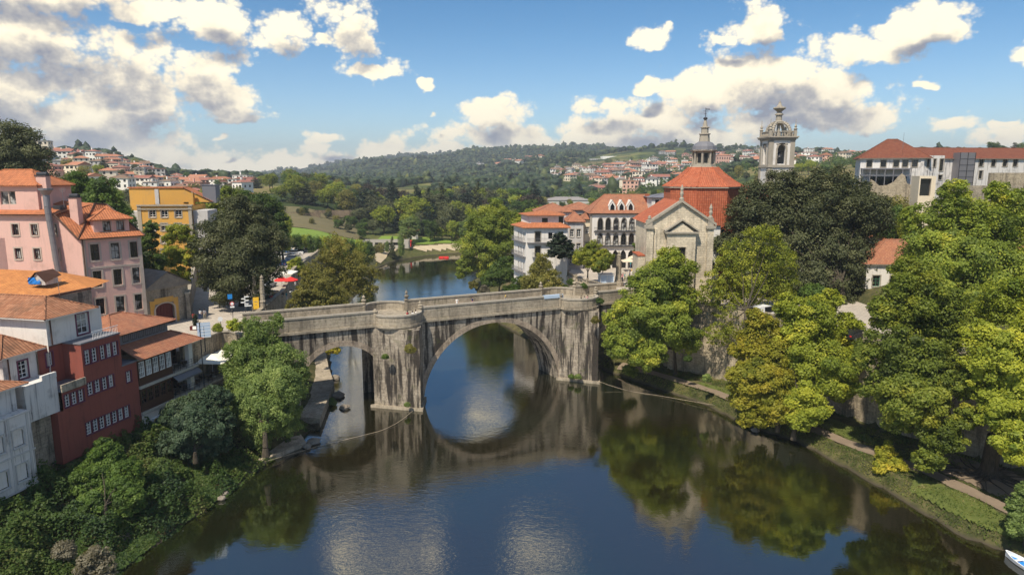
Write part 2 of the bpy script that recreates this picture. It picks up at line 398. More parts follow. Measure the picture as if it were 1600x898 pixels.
M['pinktrim'] = plaster('pale_granite_trim', (.46, .38, .32), (.25, .2, .17), .4)
M['redp'] = plaster('red_plaster', (.26, .078, .058), (.11, .04, .034), .55, .8)
M['white'] = plaster('white_plaster', (.72, .68, .63), (.32, .29, .25), .5)
M['whited'] = plaster('weathered_white_plaster', (.66, .63, .60), (.16, .15, .15), .95, 1.0)
M['cream'] = plaster('cream_plaster', (.70, .60, .45), (.4, .34, .26), .3)
M['yellowp'] = plaster('yellow_plaster', (.62, .34, .08), (.34, .24, .13), .6)
M['greyp'] = plaster('grey_plaster', (.52, .50, .48), (.2, .18, .17), .7)
M['concrete'] = plaster('concrete', (.45, .41, .35), (.22, .2, .17), .5)
M['orange'] = tiles('orange_tiles', (.50, .18, .08), (.36, .13, .06), (.22, .10, .05), .45, .34, .62)
M['orange2'] = tiles('bright_orange_tiles', (.60, .25, .08), (.46, .18, .06), (.30, .13, .05), .35, .36, .64)
M['brown'] = tiles('brown_tiles', (.27, .115, .06), (.38, .18, .10), (.09, .06, .04), .6, .34, .55)
M['brownred'] = tiles('old_red_tiles', (.33, .13, .075), (.40, .18, .10), (.14, .09, .07), .5)
M['domet'] = tiles('dome_tiles', (.36, .095, .045), (.45, .14, .07), (.20, .07, .04), .45, .42, .5)
M['palroof'] = tiles('palace_tiles', (.17, .055, .035), (.22, .08, .045), (.10, .045, .03), .4)
M['slate'] = mat('lead_sheet', (.16, .16, .18), .55)
M['darkmetal'] = mat('dark_metal', (.03, .03, .035), .45, .5)
M['grey'+'metal'] = mat('grey_metal', (.22, .21, .22), .45, .5, .4)
M['zinc'] = mat('zinc', (.35, .35, .36), .4, .5, .7)
M['wframe'] = mat('white_painted_frame', (.78, .77, .75), .5)
M['dframe'] = mat('dark_painted_frame', (.05, .045, .04), .5)
M['pframe'] = mat('purple_painted_surround', (.13, .035, .075), .6)
M['brownw'] = mat('brown_timber', lambda t: t.mix(t.noise(t.mapping(geo(t), (1, 1, 6)), 2, 4), (.10, .045, .025), (.05, .024, .016)), .6)
M['door'] = mat('oxblood_door', (.10, .018, .016), .55)
M['glass'] = mat('window_glass', (.015, .017, .02), .06, .8)
M['curtain'] = mat('curtained_glass', lambda t: t.mix(t.step(t.noise(geo(t), .9, 2), .42, .58), (.03, .03, .035), (.42, .42, .40)), .12, .7)
M['bluetarp'] = mat('blue_tarpaulin', (.02, .20, .62), .5)
M['redc'] = mat('red_canvas', (.72, .035, .03), .7)
M['whitec'] = mat('white_canvas', (.82, .78, .68), .8)
M['beigec'] = mat('beige_canvas', (.62, .53, .40), .8)
M['black'] = mat('black_plastic_and_shade', (.02, .02, .02), .4)  # plastic parts, and the painted shade in arcade and lantern openings
M['tyre'] = mat('rubber', (.02, .02, .02), .8)
M['signblue'] = mat('blue_sign', (.02, .22, .60), .4)
M['signpale'] = mat('pale_blue_panel', (.45, .55, .68), .4)
M['signwhite'] = mat('white_sign', (.80, .80, .78), .4)
M['signred'] = mat('red_sign', (.60, .03, .03), .4)
M['banner'] = mat('yellow_banner', (.85, .50, .04), .7)
M['verdigris'] = mat('green_paint', (.05, .16, .09), .6)
def pave_f(t):
    P = geo(t); b = t.add('ShaderNodeTexBrick'); t.link(P, b.inputs['Vector']); b.inputs['Scale'].default_value = 1
    b.inputs['Color1'].default_value = (.50, .44, .37, 1); b.inputs['Color2'].default_value = (.41, .36, .30, 1); b.inputs['Mortar'].default_value = (.27, .235, .20, 1)
    b.inputs['Brick Width'].default_value = .8; b.inputs['Row Height'].default_value = .5; b.inputs['Mortar Size'].default_value = .03
    n = t.noise(P, .18, 5, .65)
    c = t.mix(t.step(n, .4, .7, 0, .45), b.outputs[0], (.26, .23, .20)); return t.mix(t.step(t.noise(P, 1.5, 4), .55, .7, 0, .3), c, (.56, .51, .44))
M['pave'] = mat('plaza_paving', pave_f, .85)
M['asphalt'] = mat('worn_asphalt', lambda t: t.mix(t.noise(geo(t), .4, 5), (.10, .10, .10), (.17, .165, .16)), .9)
M['dirt'] = mat('dirt_path', lambda t: t.mix(t.noise(geo(t), .8, 6, .7), (.27, .21, .15), (.14, .105, .075)), .95)
M['rock'] = mat('river_rock', lambda t: (t.mix(t.noise(geo(t), 1.2, 6, .7), (.36, .31, .25), (.10, .085, .07)), t.noise(geo(t), 2.5, 5, .7)), .9, bdist=.1)
M['grass'] = mat('lawn', lambda t: t.mix(t.noise(geo(t), .7, 6, .7), (.05, .085, .016), (.14, .145, .035)), .95)
M['grassf'] = mat('park_lawn', lambda t: t.mix(t.noise(geo(t), .12, 5, .6), (.11, .19, .02), (.20, .27, .045)), .95)
M['slope'] = mat('dry_slope_earth', lambda t: t.mix(t.noise(t.mapping(geo(t), (.6, 2, 1)), .12, 6, .7), (.20, .15, .08), (.07, .08, .03)), .95)
def ground_f(t):
    P = geo(t); s = t.add('ShaderNodeSeparateXYZ'); t.link(P, s.inputs[0])
    d = t.vmath('LENGTH', P)
    n1 = t.noise(P, .012, 6, .6); n2 = t.noise(P, .05, 6, .65); n3 = t.noise(P, .6, 6, .7); n4 = t.noise(P, .0055, 4, .55)
    near = t.mix(t.step(n3, .35, .7), (.045, .05, .02), (.13, .115, .05))
    near = t.mix(t.step(n2, .5, .7, 0, .6), near, (.17, .125, .075))
    far = t.ramp(n1, [(.36, (.020, .032, .012)), (.47, (.045, .062, .018)), (.53, (.12, .14, .03)), (.60, (.20, .19, .06)), (.68, (.24, .17, .08))])
    far = t.mix(t.step(n2, .45, .6, 0, .75), far, (.028, .045, .015))
    far = t.mix(t.step(n4, .50, .60, 0, .6), far, (.24, .185, .085))
    far = t.mix(t.step(d, 1200, 1900), far, t.mix(t.step(n1, .4, .66), (.018, .032, .018), (.065, .075, .03)))
    c = t.mix(t.step(d, 230, 420), near, far)
    wet = t.math('SUBTRACT', 1.0, t.step(s.outputs[2], .0, .4)); return t.mix(wet, c, (.06, .05, .035)), n3
M['ground'] = mat('hillside_ground', ground_f, .95, .1, bdist=.15)
M['quay'] = masonry('quay_paving', (.40, .34, .26), (.31, .26, .20), (.14, .12, .09), .7, .5, .3, (.09, .08, .06), .35)
M['sand'] = mat('sand', lambda t: t.mix(t.noise(geo(t), .5, 5), (.55, .45, .30), (.36, .29, .19)), .95)
def water_mat():
    m = bpy.data.materials.new('river_water'); m.use_nodes = True; t = NT(m.node_tree); p = t.n['Principled BSDF']
    P = geo(t)
    p.inputs['Base Color'].default_value = (.018, .017, .006, 1); p.inputs['Roughness'].default_value = .02
    p.inputs['IOR'].default_value = 2.6; p.inputs['Specular IOR Level'].default_value = .7
    patch = t.step(t.noise(P, .028, 3, .6, .6), .36, .62, .12, 1.0)
    w1 = t.noise(t.mapping(P, (1.0, 1.5, 1), rot=(0, 0, .4)), 2.4, 3, .55, .3)
    w2 = t.noise(t.mapping(P, (1, 1.8, 1), rot=(0, 0, -.2)), .7, 2, .5)
    h = t.math('MULTIPLY', t.math('ADD', w1, t.math('MULTIPLY', w2, 1.2)), patch)
    b = t.add('ShaderNodeBump'); b.inputs['Strength'].default_value = .5; b.inputs['Distance'].default_value = .028
    t.link(h, b.inputs['Height']); t.link(b.outputs[0], p.inputs['Normal'])
    c = t.mix(t.step(t.noise(P, .05, 4), .4, .7), (.012, .010, .003), (.009, .013, .005)); t.link(c, p.inputs['Base Color'])
    return m
M['water'] = water_mat()

# ------------------------------------------------------------------ terrain
RIVER = [(-60,-60),(-44,20),(-38,45),(-35.8,57),(-35,62),(-33,70),(-31.4,79),(-29.7,86),(-27.9,98),(-31,114),(-38,138),(-43,160),(-46,190),(-47.5,227),(-52,262),(-50,280),(-39,299),(-23,311),(5,316),
         (40,322),(40,300),(8,288),(-8,262),(-13,227),(-9,190),(-4,165),(2,150),(8,138),(14.5,130),(17.5,122),(22.4,114.9),(30.5,103.8),(34.2,94.1),(39.1,88.1),(42.3,77.2),(44,70.7),(45.3,63.9),(48.7,59.8),(52,50),(56,20),(66,-60)]
STR = Fr(-46.2, 66.6, .228, .974)        # the street front on the left bank
FB = Fr(-4.7, 110.3, .902, .432)         # downstream face of the bridge
ZL, ZR = 12.8, 13.2
LEFTP = [(-135,20), STR(-55,6,0)[:2], STR(20,6,0)[:2], (-44.2,87), (-42,96), FB(-36.5,-.2,0)[:2], FB(-36.5,7.7,0)[:2], (-42,112), (-44.5,130), (-52,160), (-57,200), (-60,228), (-130,228)]
RIGHTP = [FB(29.5,-.2,0)[:2], (28,118.5), (31,116), (37,110), (42,102.5), (47,95), (55,82), (61.8,70), (68,58), (76,-10), (150,-10), (150,185), (20,185), (14.5,165), (12.5,150), (14,141), (18,134.5), FB(29.5,7.7,0)[:2]]
def sdf(x, y, poly):                     # signed distance, negative inside
    x = np.asarray(x, float); y = np.asarray(y, float); d = np.full(x.shape, 1e18); ins = np.zeros(x.shape, bool); n = len(poly)
    for i in range(n):
        ax, ay = poly[i]; bx, by = poly[(i+1) % n]; ex, ey = bx-ax, by-ay
        t = np.clip(((x-ax)*ex+(y-ay)*ey)/(ex*ex+ey*ey), 0, 1)
        d = np.minimum(d, (x-ax-ex*t)**2+(y-ay-ey*t)**2)
        c = ((ay <= y) & (by > y)) | ((by <= y) & (ay > y))
        if ey != 0: ins ^= c & (x < ax+(y-ay)*ex/ey)
    d = np.sqrt(d); return np.where(ins, -d, d)
_h = rng.random((256, 256))
def vnoise(x, y):
    xi = np.floor(x).astype(int); yi = np.floor(y).astype(int); fx = x-xi; fy = y-yi
    fx = fx*fx*(3-2*fx); fy = fy*fy*(3-2*fy); g = lambda a, b: _h[a & 255, b & 255]
    return (g(xi, yi)*(1-fx)+g(xi+1, yi)*fx)*(1-fy)+(g(xi, yi+1)*(1-fx)+g(xi+1, yi+1)*fx)*fy
def fbm(x, y, o=5):
    s = 0; a = .5
    for k in range(o): s = s+a*vnoise(x*2**k+17*k, y*2**k+9*k); a *= .5
    return s/(1-.5**o)
PXC = [-500, 0, 150, 300, 450, 600, 750, 900, 1050, 1200, 1400, 1600, 2100]
DC = [150, 230, 300, 350, 420, 520, 700, 900, 1200, 1600, 2500, 3600, 6000]
TB = [[12.5,12.5,12.5,12.5,12.5, 3, 5,12.9,12.9, 14, 20, 24, 30],
      [ 22, 18, 13,12.5, 12, 3, 4, 12, 14, 18, 31, 31, 32],
      [ 30, 27, 18, 13, 10, 3, 3, 11, 14, 20, 36, 36, 36],
      [ 36, 33, 24, 16, 15, 6, 4, 11, 15, 22, 38, 40, 40],
      [ 44, 44, 34, 20, 23, 9, 6, 12, 16, 26, 40, 44, 44],
      [ 54, 54, 44, 27, 26, 14, 10, 12, 18, 34, 44, 50, 50],
      [ 55, 53, 50, 30, 27, 21, 20, 14, 26, 42, 50, 54, 54],
      [ 45, 45, 40, 28, 24, 18, 18, 24, 38, 50, 56, 52, 52],
      [ 35, 35, 30, 24, 18, 20, 24, 44, 56, 64, 58, 45, 45],
      [ 20, 20, 20, 18, 15, 36, 44, 70, 86, 74, 50, 40, 40],
      [ 10, 10, 10, 10, 10, 66,118, 122, 76, 60, 40, 30, 30],
      [  5,  5,  5,  5, 10, 72,140, 130, 80, 60, 40, 30, 30],
      [  0,  0,  0,  0,  0, 20, 80, 80, 60, 40, 30, 30, 30]]
TB = np.array(TB, float)
def sm(t): return t*t*(3-2*t)
def table(x, y):
    yy = np.maximum(y, 150.0); px = np.clip(800+FPX*x/yy, PXC[0], PXC[-1]-1); dd = np.clip(np.maximum(yy, np.hypot(x, y)*.86), DC[0], DC[-1]-1)
    i = np.clip(np.searchsorted(PXC, px, 'right')-1, 0, len(PXC)-2); j = np.clip(np.searchsorted(DC, dd, 'right')-1, 0, len(DC)-2)
    P_ = np.array(PXC, float); D_ = np.array(DC, float)
    fx = sm((px-P_[i])/(P_[i+1]-P_[i])); fy = sm((dd-D_[j])/(D_[j+1]-D_[j]))
    return (TB[j, i]*(1-fx)+TB[j, i+1]*fx)*(1-fy)+(TB[j+1, i]*(1-fx)+TB[j+1, i+1]*fx)*fy
def hgt(x, y, full=True):
    x = np.asarray(x, float); y = np.asarray(y, float)
    dr = sdf(x, y, RIVER); dl = sdf(x, y, LEFTP); drt = sdf(x, y, RIGHTP)
    dist = np.hypot(x, y)
    far = table(x, y)+(fbm(x*.006, y*.006)-.5)*np.clip((dist-350)*.035, 0, 34)+(fbm(x*.0034+5, y*.0026, 4)-.5)*np.clip((dist-1500)*.09, 0, 125)
    left = x < np.interp(y, [0, 60, 100, 160, 230, 320], [0, 4, -5, -20, -30, 40])
    near_l = .15+np.maximum(dr, 0)*.43; near_l = np.where(near_l > 6, 6+(near_l-6)*.25, near_l)
    shelf = .35+np.minimum(np.maximum(dr, 0)*.9, 1.1)+np.maximum(dr-1, 0)*.03
    up = np.clip((y-118)/25, 0, 1); shelf = shelf*(1-up)+(.3+np.maximum(dr, 0)*.75)*up
    loc = np.where(left, near_l, shelf)
    loc = np.minimum(loc, 12.4)
    w = np.clip((y-150)/70, 0, 1); w = np.maximum(w, np.clip((np.abs(x)-135)/40, 0, 1)); w = sm(w)
    bank = .3+np.maximum(dr, 0)*.5
    fz = np.minimum(far, np.maximum(bank, np.where(dr > 45, 1e9, bank)))
    h = loc*(1-w)+fz*w
    for dp, zz in ((dl, ZL), (drt, ZR)):
        k = np.clip((-dp-.8)/2.0, 0, 1); inside = np.minimum(np.maximum(h, zz-.3), zz-.3) if False else (h*(1-k)+(zz-.3)*k)
        hh = np.where(dp < 0, inside, h)
        edge = np.maximum(far, 0)
        h = np.where((dp < 0) & (far > zz+1.5), np.maximum(hh, far), hh)
    h = h+(fbm(x*.35, y*.35, 3)-.5)*.5*np.clip((dr-.5)/3, 0, 1)*(dl > .5)*(drt > .5)
    h = np.where(dr < 0, np.maximum(-3, dr*.55-.1), h)
    return h
def hz(x, y): return float(hgt(np.array([x]), np.array([y]))[0])
def build_ground():
    n = 460; t = np.linspace(-1, 1, n); xs = 60*np.sinh(5.0*t); ys = 95+60*np.sinh(5.1*t)
    X, Y = np.meshgrid(xs, ys); Z = hgt(X.ravel(), Y.ravel())
    v = np.stack([X.ravel(), Y.ravel(), Z], 1).astype('f'); i = np.arange(n-1); a = (i[:, None]*n+i[None, :]).ravel()
    f = np.stack([a, a+1, a+n+1, a+n], 1)
    me = bpy.data.meshes.new('ground'); me.vertices.add(len(v)); me.vertices.foreach_set('co', v.ravel())
    me.loops.add(f.size); me.loops.foreach_set('vertex_index', f.ravel().astype('i'))
    me.polygons.add(len(f)); me.polygons.foreach_set('loop_start', np.arange(0, f.size, 4).astype('i'))
    me.polygons.foreach_set('use_smooth', np.ones(len(f), bool)); me.update(calc_edges=True); me.materials.append(M['ground'])
    o = bpy.data.objects.new('ground', me); C.objects.link(o); o['kind'] = 'structure'
build_ground()
def struct(name, b, mats): return tag(b.build(name, mats), kind='structure')
b = MB(); b.poly([(-95, -90, 0), (95, -90, 0), (95, 345, 0), (-95, 345, 0)]); struct('water', b, M['water'])
b = MB(); b.prism(LEFTP, -1, ZL, 0, 1, bottom=False); struct('plaza', b, [M['wstone'], M['pave']])
b = MB(); b.prism(RIGHTP, -1, ZR, 0, 1, bottom=False); struct('square', b, [M['wstone'], M['pave']])
def strip(name, pts, width, mat_, dz=.06, kind='structure', sub=6):
    P = [];
    for (x0, y0), (x1, y1) in zip(pts, pts[1:]):
        for k in range(sub): P.append((x0+(x1-x0)*k/sub, y0+(y1-y0)*k/sub))
    P.append(pts[-1]); b = MB(); L = []
    for i, (x, y) in enumerate(P):
        a = P[max(i-1, 0)]; c = P[min(i+1, len(P)-1)]; dx, dy = c[0]-a[0], c[1]-a[1]; l = math.hypot(dx, dy); nx, ny = -dy/l, dx/l
        row = []
        for k in (-1, -.33, .33, 1): X, Y = x+nx*width/2*k, y+ny*width/2*k; row.append((X, Y, hz(X, Y)+dz))
        L.append(row)
    for r0, r1 in zip(L, L[1:]):
        for k in range(3): b.poly([r0[k], r0[k+1], r1[k+1], r1[k]][::-1])
    return struct(name, b, mat_)
strip('path', [(19.8, 121), (25.5, 114.5), (32.5, 105), (36, 96.5), (40.5, 90), (44.5, 82), (48.5, 75.5), (51, 68), (53.5, 60), (56, 45)], 1.9, M['dirt'], .09)
strip('road', [(-64, 150), (-66, 175), (-72, 205), (-78, 235), (-82, 262)], 9, M['asphalt'], .1)
def patch(name, pts, m, dz=.05, cell=1.2):
    xs = [p[0] for p in pts]; ys = [p[1] for p in pts]; gx = np.arange(min(xs), max(xs), cell); gy = np.arange(min(ys), max(ys), cell)
    X, Y = np.meshgrid(gx, gy); ins = (sdf(X+cell/2, Y+cell/2, pts) < 0); b = MB()
    Z = lambda x, y: hz(x, y)+dz
    zz = hgt(np.append(X, X[:, -1:]+cell, 1).ravel() if False else (X.ravel()), Y.ravel())
    for j in range(len(gy)):
        for i in range(len(gx)):
            if ins[j, i]:
                x, y = gx[i], gy[j]; q = hgt(np.array([x, x+cell, x+cell, x]), np.array([y, y, y+cell, y+cell]))+dz
                b.poly([(x, y, q[0]), (x+cell, y, q[1]), (x+cell, y+cell, q[2]), (x, y+cell, q[3])])
    o = struct(name, b, m); return o
patch('lawn', [(44.5, 71.5), (46.5, 74), (48.6, 71.5), (50.2, 66), (52.3, 60), (54.6, 50), (55.5, 40), (53.5, 45), (52.2, 51), (49.4, 60.1), (46.2, 64.4)], M['grass'], .07, .22)
patch('lawn', [(30, 107.5), (33, 105.5), (36.5, 99.5), (38, 101), (34.5, 107), (31.5, 110)], M['grass'], .07, .22)
patch('lawn', [(40.5, 92), (43.3, 87), (47, 83), (47.5, 88), (45.5, 92.5)], M['grass'], .07, .22)
patch('bare_earth', [(50.3, 75), (52.5, 69), (56, 64), (59.5, 68), (57.5, 75), (54.5, 80), (51.5, 79.5)], M['dirt'], .05, .3)
patch('lawn', [(-112, 275), (-72, 275), (-66, 300), (-68, 314), (-124, 314)], M['grassf'], .35, 4)
patch('dry_slope', [(-124, 316), (-70, 316), (-78, 376), (-140, 376)], M['slope'], .35, 4)
patch('lawn', [(-62, 306), (-30, 318), (-10, 322), (-10, 334), (-64, 334)], M['grassf'], .35, 4)
patch('beach', [(-50, 300), (-38, 303), (-22, 314), (-6, 316), (-6, 320), (-24, 319), (-42, 309), (-54, 300), (-56, 270), (-53, 268)], M['sand'], .25, 2)
b = MB(); b.prism([G(455, 650, 1.4), G(500, 653, 1.4), G(522, 598, 1.4), G(513, 572, 1.4), G(508, 545, 1.4), G(470, 545, 1.4), G(462, 590, 1.4)], -1, 1.4); struct('quay', b, M['quay'])
b = MB(); b.prism([G(392, 728, .6), G(452, 700, .6), G(478, 690, .6), G(470, 678, .6), G(430, 690, .6), G(385, 716, .6)], -1, .6); struct('quay', b, M['quay'])

# ------------------------------------------------------------------ retaining walls
def wall_line(pts, z0, z1, th, name, label, cat, m, cap=None, off=0.0):
    root = thing(name, label, cat, (*pts[0], 0)); b = MB(); c = MB()
    for (x0, y0), (x1, y1) in zip(pts, pts[1:]):
        f = Fr(x0, y0, x1-x0, y1-y0); L = math.hypot(x1-x0, y1-y0)
        b.box(f, 0, L, off, off+th, z0, z1)
        if cap: c.box(f, -.02, L+.02, off-.12, off+th+.12, z1+.002, z1+.22)
    b.build('wall', m, root)
    if cap: c.build('coping', cap, root)
    return root
wall_line([(28, 118.3), (31.2, 115.9), (37.2, 109.9), (42.2, 102.4), (47.2, 94.9), (55.2, 81.9), (62, 69.9), (68.2, 57.9), (72, 30)][::-1][::-1], -.5, ZR+1.0, .5, 'embankment_wall', 'tall granite block retaining wall above the riverside path on the right bank', 'retaining wall', M['wstone'], M['bstone2'], -.52)
wall_line([STR(20.2, 2.0, 0)[:2], (-42.2, 96), (-40.4, 96.2), FB(-37, -.2, 0)[:2]][::1], 2, ZL+.7, .5, 'retaining_wall', 'dark stone retaining wall under the plaza beside the white parasols', 'retaining wall', M['gstone'], M['trim'], -.52)
wall_line([FB(-36.5, 7.6, 0)[:2], (-42, 112), (-44.5, 130), (-52, 160), (-57, 200)], -.5, ZL+.9, .5, 'quay_wall', 'long low quay wall behind the trees upstream of the bridge on the left', 'wall', M['wstone'], M['bstone2'], -.52)
wall_line([(12.5, 152), (13.5, 144), (15.4, 138.5), (19.5, 132.5), FB(29.5, 7.7, 0)[:2]], -.5, ZR+.1, .5, 'terrace_wall', 'stained stone wall below the balustrade beyond the bridge at the square', 'retaining wall', M['wstone'], M['bstone2'], -.52)

# ------------------------------------------------------------------ the bridge
def arch_z(s):
    for c, r, cz, a, b_ in ((1.9, 12.5, -1.0, -10.6, 14.4), (-23.3, 6.35, 3.9, -29.65, -16.95), (28.3, 6.0, 4.2, 22.3, 34.3)):
        if abs(s-c) < r: return cz+math.sqrt(max(0, r*r-(s-c)**2)), True
    return -2.0, False
def build_bridge():
    root = thing('stone_bridge', 'weathered three-arched granite bridge with pointed piers crossing the river', 'bridge', FB(0, 0, 0))
    W = 7.5; TOP = 13.1
    ss = set(np.arange(-36.5, 31.01, .5).round(3))
    for c, r in ((1.9, 12.5), (-23.3, 6.35), (28.3, 6.0)):
        for k in range(37): ss.add(round(c+r*math.cos(math.pi*k/36), 4))
    ss = sorted(s for s in ss if -36.5 <= s <= 31)
    b = MB()
    for a, c in zip(ss, ss[1:]):
        m, _ = arch_z((a+c)/2)
        za, ia = arch_z(a); zc, ic = arch_z(c); _, im = arch_z((a+c)/2)
        if not im: za = zc = -2
        else:
            if not ia: za = {True: 3.9}.get(a < -10 and a < -15, 4.2 if a > 20 else -1.0)
            if not ic: zc = {True: 3.9}.get(c < -10 and c < -15, 4.2 if c > 20 else -1.0)
        b.poly([FB(a, 0, za), FB(c, 0, zc), FB(c, 0, TOP), FB(a, 0, TOP)])
        b.poly([FB(a, W, za), FB(c, W, zc), FB(c, W, TOP), FB(a, W, TOP)][::-1])
        if im: b.poly([FB(a, 0, za), FB(a, W, za), FB(c, W, zc), FB(c, 0, zc)])
    for s, z in ((-29.65, 3.9), (-16.95, 3.9), (22.3, 4.2), (-10.6, -1), (14.4, -1)):
        b.poly([FB(s, 0, -2), FB(s, W, -2), FB(s, W, z), FB(s, 0, z)])
    b.poly([FB(-36.5, 0, -2), FB(-36.5, W, -2), FB(-36.5, W, TOP), FB(-36.5, 0, TOP)])
    b.build('spandrel_wall', M['bstone'], root)
    for c, r, cz, a0, a1 in ((1.9, 12.5, -1.0, 4, 176), (-23.3, 6.35, 3.9, 0, 180), (28.3, 6.0, 4.2, 62, 180)):
        b = MB(); n = int((a1-a0)/4)
        for k in range(n):
            t0, t1 = R(a0+(a1-a0)*k/n), R(a0+(a1-a0)*(k+1)/n)
            for (ri, ro, w0) in ((r-.02, r+.85, -.06),):
                p = [FB(c+q*math.cos(t), w0, cz+q*math.sin(t)) for q, t in ((ri, t0), (ri, t1), (ro, t1), (ro, t0))]
                q_ = [FB(c+q*math.cos(t), .0, cz+q*math.sin(t)) for q, t in ((ri, t0), (ri, t1), (ro, t1), (ro, t0))]
                b.poly(p); b.poly([p[3], p[2], q_[2], q_[3]]); b.poly([p[0], q_[0], q_[1], p[1]])
        b.build('arch_ring', M['voussoir'], root)
    for pts, led in (([(-18.6, 0), (-12.7, -5.0), (-10.6, 0)], 1), ([(14.4, 0), (19.3, -5.0), (22.3, 0)], 1)):
        b = MB(); b.prism(pts, -2, 12.6, fr=FB, bottom=False); o = b.build('pier', M['bstone'], root)
        c = (sum(p[0] for p in pts)/3, sum(p[1] for p in pts)/3)
        q = [(c[0]+(p[0]-c[0])*1.14, c[1]+(p[1]-c[1])*1.14) for p in pts]
        b = MB(); b.prism([(q[0][0], -.02), q[1], (q[2][0], -.02)], -2, .45, fr=FB, bottom=False); b.build('footing', M['bstone2'], o)
        up = [(p[0], W-p[1]) for p in pts][::-1]
        b = MB(); b.prism(up, -2, 11.5, fr=FB, bottom=False); b.build('pier', M['bstone'], root)
    # string course, parapets, deck
    bal = [(-14.4, 3.6), (18.2, 3.6)]
    gaps = [(c-r, c+r) for c, r in bal]
    segs = [(-36.5, gaps[0][0]), (gaps[0][1], gaps[1][0]), (gaps[1][1], 31)]
    st = MB(); 
    for a, c in segs:
        for w0, w1 in ((-.35, 0), (W, W+.35)): st.box(FB, a, c, w0, w1, 12.75, 13.12)
    st.build('string_course', M['bstone2'], root)
    for side in (0, 1):
        b = MB(); cp = MB()
        for a, c in segs:
            w0, w1 = (-.02, .38) if side == 0 else (W-.38, W+.02)
            b.box(FB, a, c, w0, w1, 13.12, 14.95)
            cp.box(FB, a, c, w0-.1, w1+.1, 14.95, 15.2)
            mm = MB()
        for (cx, r) in bal:
            sg = -1 if side == 0 else 1; wc = 0 if side == 0 else W; n = 10
            pr = lambda q, k: (cx+q*math.cos(math.pi*k/n), wc+sg*q*math.sin(math.pi*k/n)*.80)
            for k in range(n):
                p0, p1 = pr(r, k), pr(r, k+1); i0, i1 = pr(r-.4, k), pr(r-.4, k+1)
                ring = lambda o0, o1, e: [o0, o1, e[1], e[0]]
                quad = [p0, p1, i1, i0]
                if sg < 0: quad = quad[::-1]
                quad = quad[::-1] if side == 0 else quad
                area = sum(quad[j][0]*quad[(j+1) % 4][1]-quad[(j+1) % 4][0]*quad[j][1] for j in range(4))
                if area < 0: quad = quad[::-1]
                b.prism(quad, 13.12, 14.45, fr=FB)
                P0, P1, I0, I1 = pr(r+.12, k), pr(r+.12, k+1), pr(r-.5, k), pr(r-.5, k+1); q2 = [P0, P1, I1, I0]
                if sum(q2[j][0]*q2[(j+1) % 4][1]-q2[(j+1) % 4][0]*q2[j][1] for j in range(4)) < 0: q2 = q2[::-1]
                cp.prism(q2, 14.45, 14.7, fr=FB)
            # corbelled floor of the refuge
            for zz0, zz1, rr in ((12.75, 13.12, r+.22), (12.4, 12.75, r-.15), (12.0, 12.4, r-.6)):
                f = [pr(rr, k) for k in range(n+1)]
                if sum(f[j][0]*f[(j+1) % len(f)][1]-f[(j+1) % len(f)][0]*f[j][1] for j in range(len(f))) < 0: f = f[::-1]
                b.prism(f, zz0, zz1, fr=FB)
        b.build('parapet', M['bstone2'], root); cp.build('coping', M['trim'], root)
    b = MB(); b.box(FB, -36.5, 31, .02, W-.02, 12.9, 13.3, 0)
    for cx, r in bal:
        for sg, wc in ((-1, 0), (1, W)):
            f = [(cx+(r-.4)*math.cos(math.pi*k/10), wc+sg*(r-.4)*math.sin(math.pi*k/10)*.80) for k in range(11)]
            if sg > 0: pass
            else: f = f[::-1]
            b.prism(f, 13.13, 13.3-.004, fr=FB)
    b.build('deck', M['bstone2'], root)
    # bench inside refuge and finials
    def finial(s, w, z, h=1.0):
        p = FB(s, w, 0); b = MB()
        b.lathe((p[0], p[1], z), [(.36, -1.9), (.36, 0), (.46, .05), (.46, .2), (.2, .3), (.18, .45*h), (.42, .75*h), (.40, .95*h), (.14, 1.1*h), (.10, 1.25*h), (.26, 1.42*h), (.24, 1.6*h), (.03, 2.0*h)], 10, rot=.4)
        b.build('finial', M['bstone2'], root)
    for cx, r in bal:
        finial(cx-r, .1, 15.0, .25); finial(cx+r, .1, 15.0, .6); finial(cx-r, W-.1, 15.0, .75); finial(cx+r, W-.1, 15.0, .9)
    return root
M['voussoir'] = masonry('arch_granite', (.36, .29, .22), (.25, .20, .15), (.09, .07, .055), .55, .9, .55, (.05, .04, .035), .1)
build_bridge()

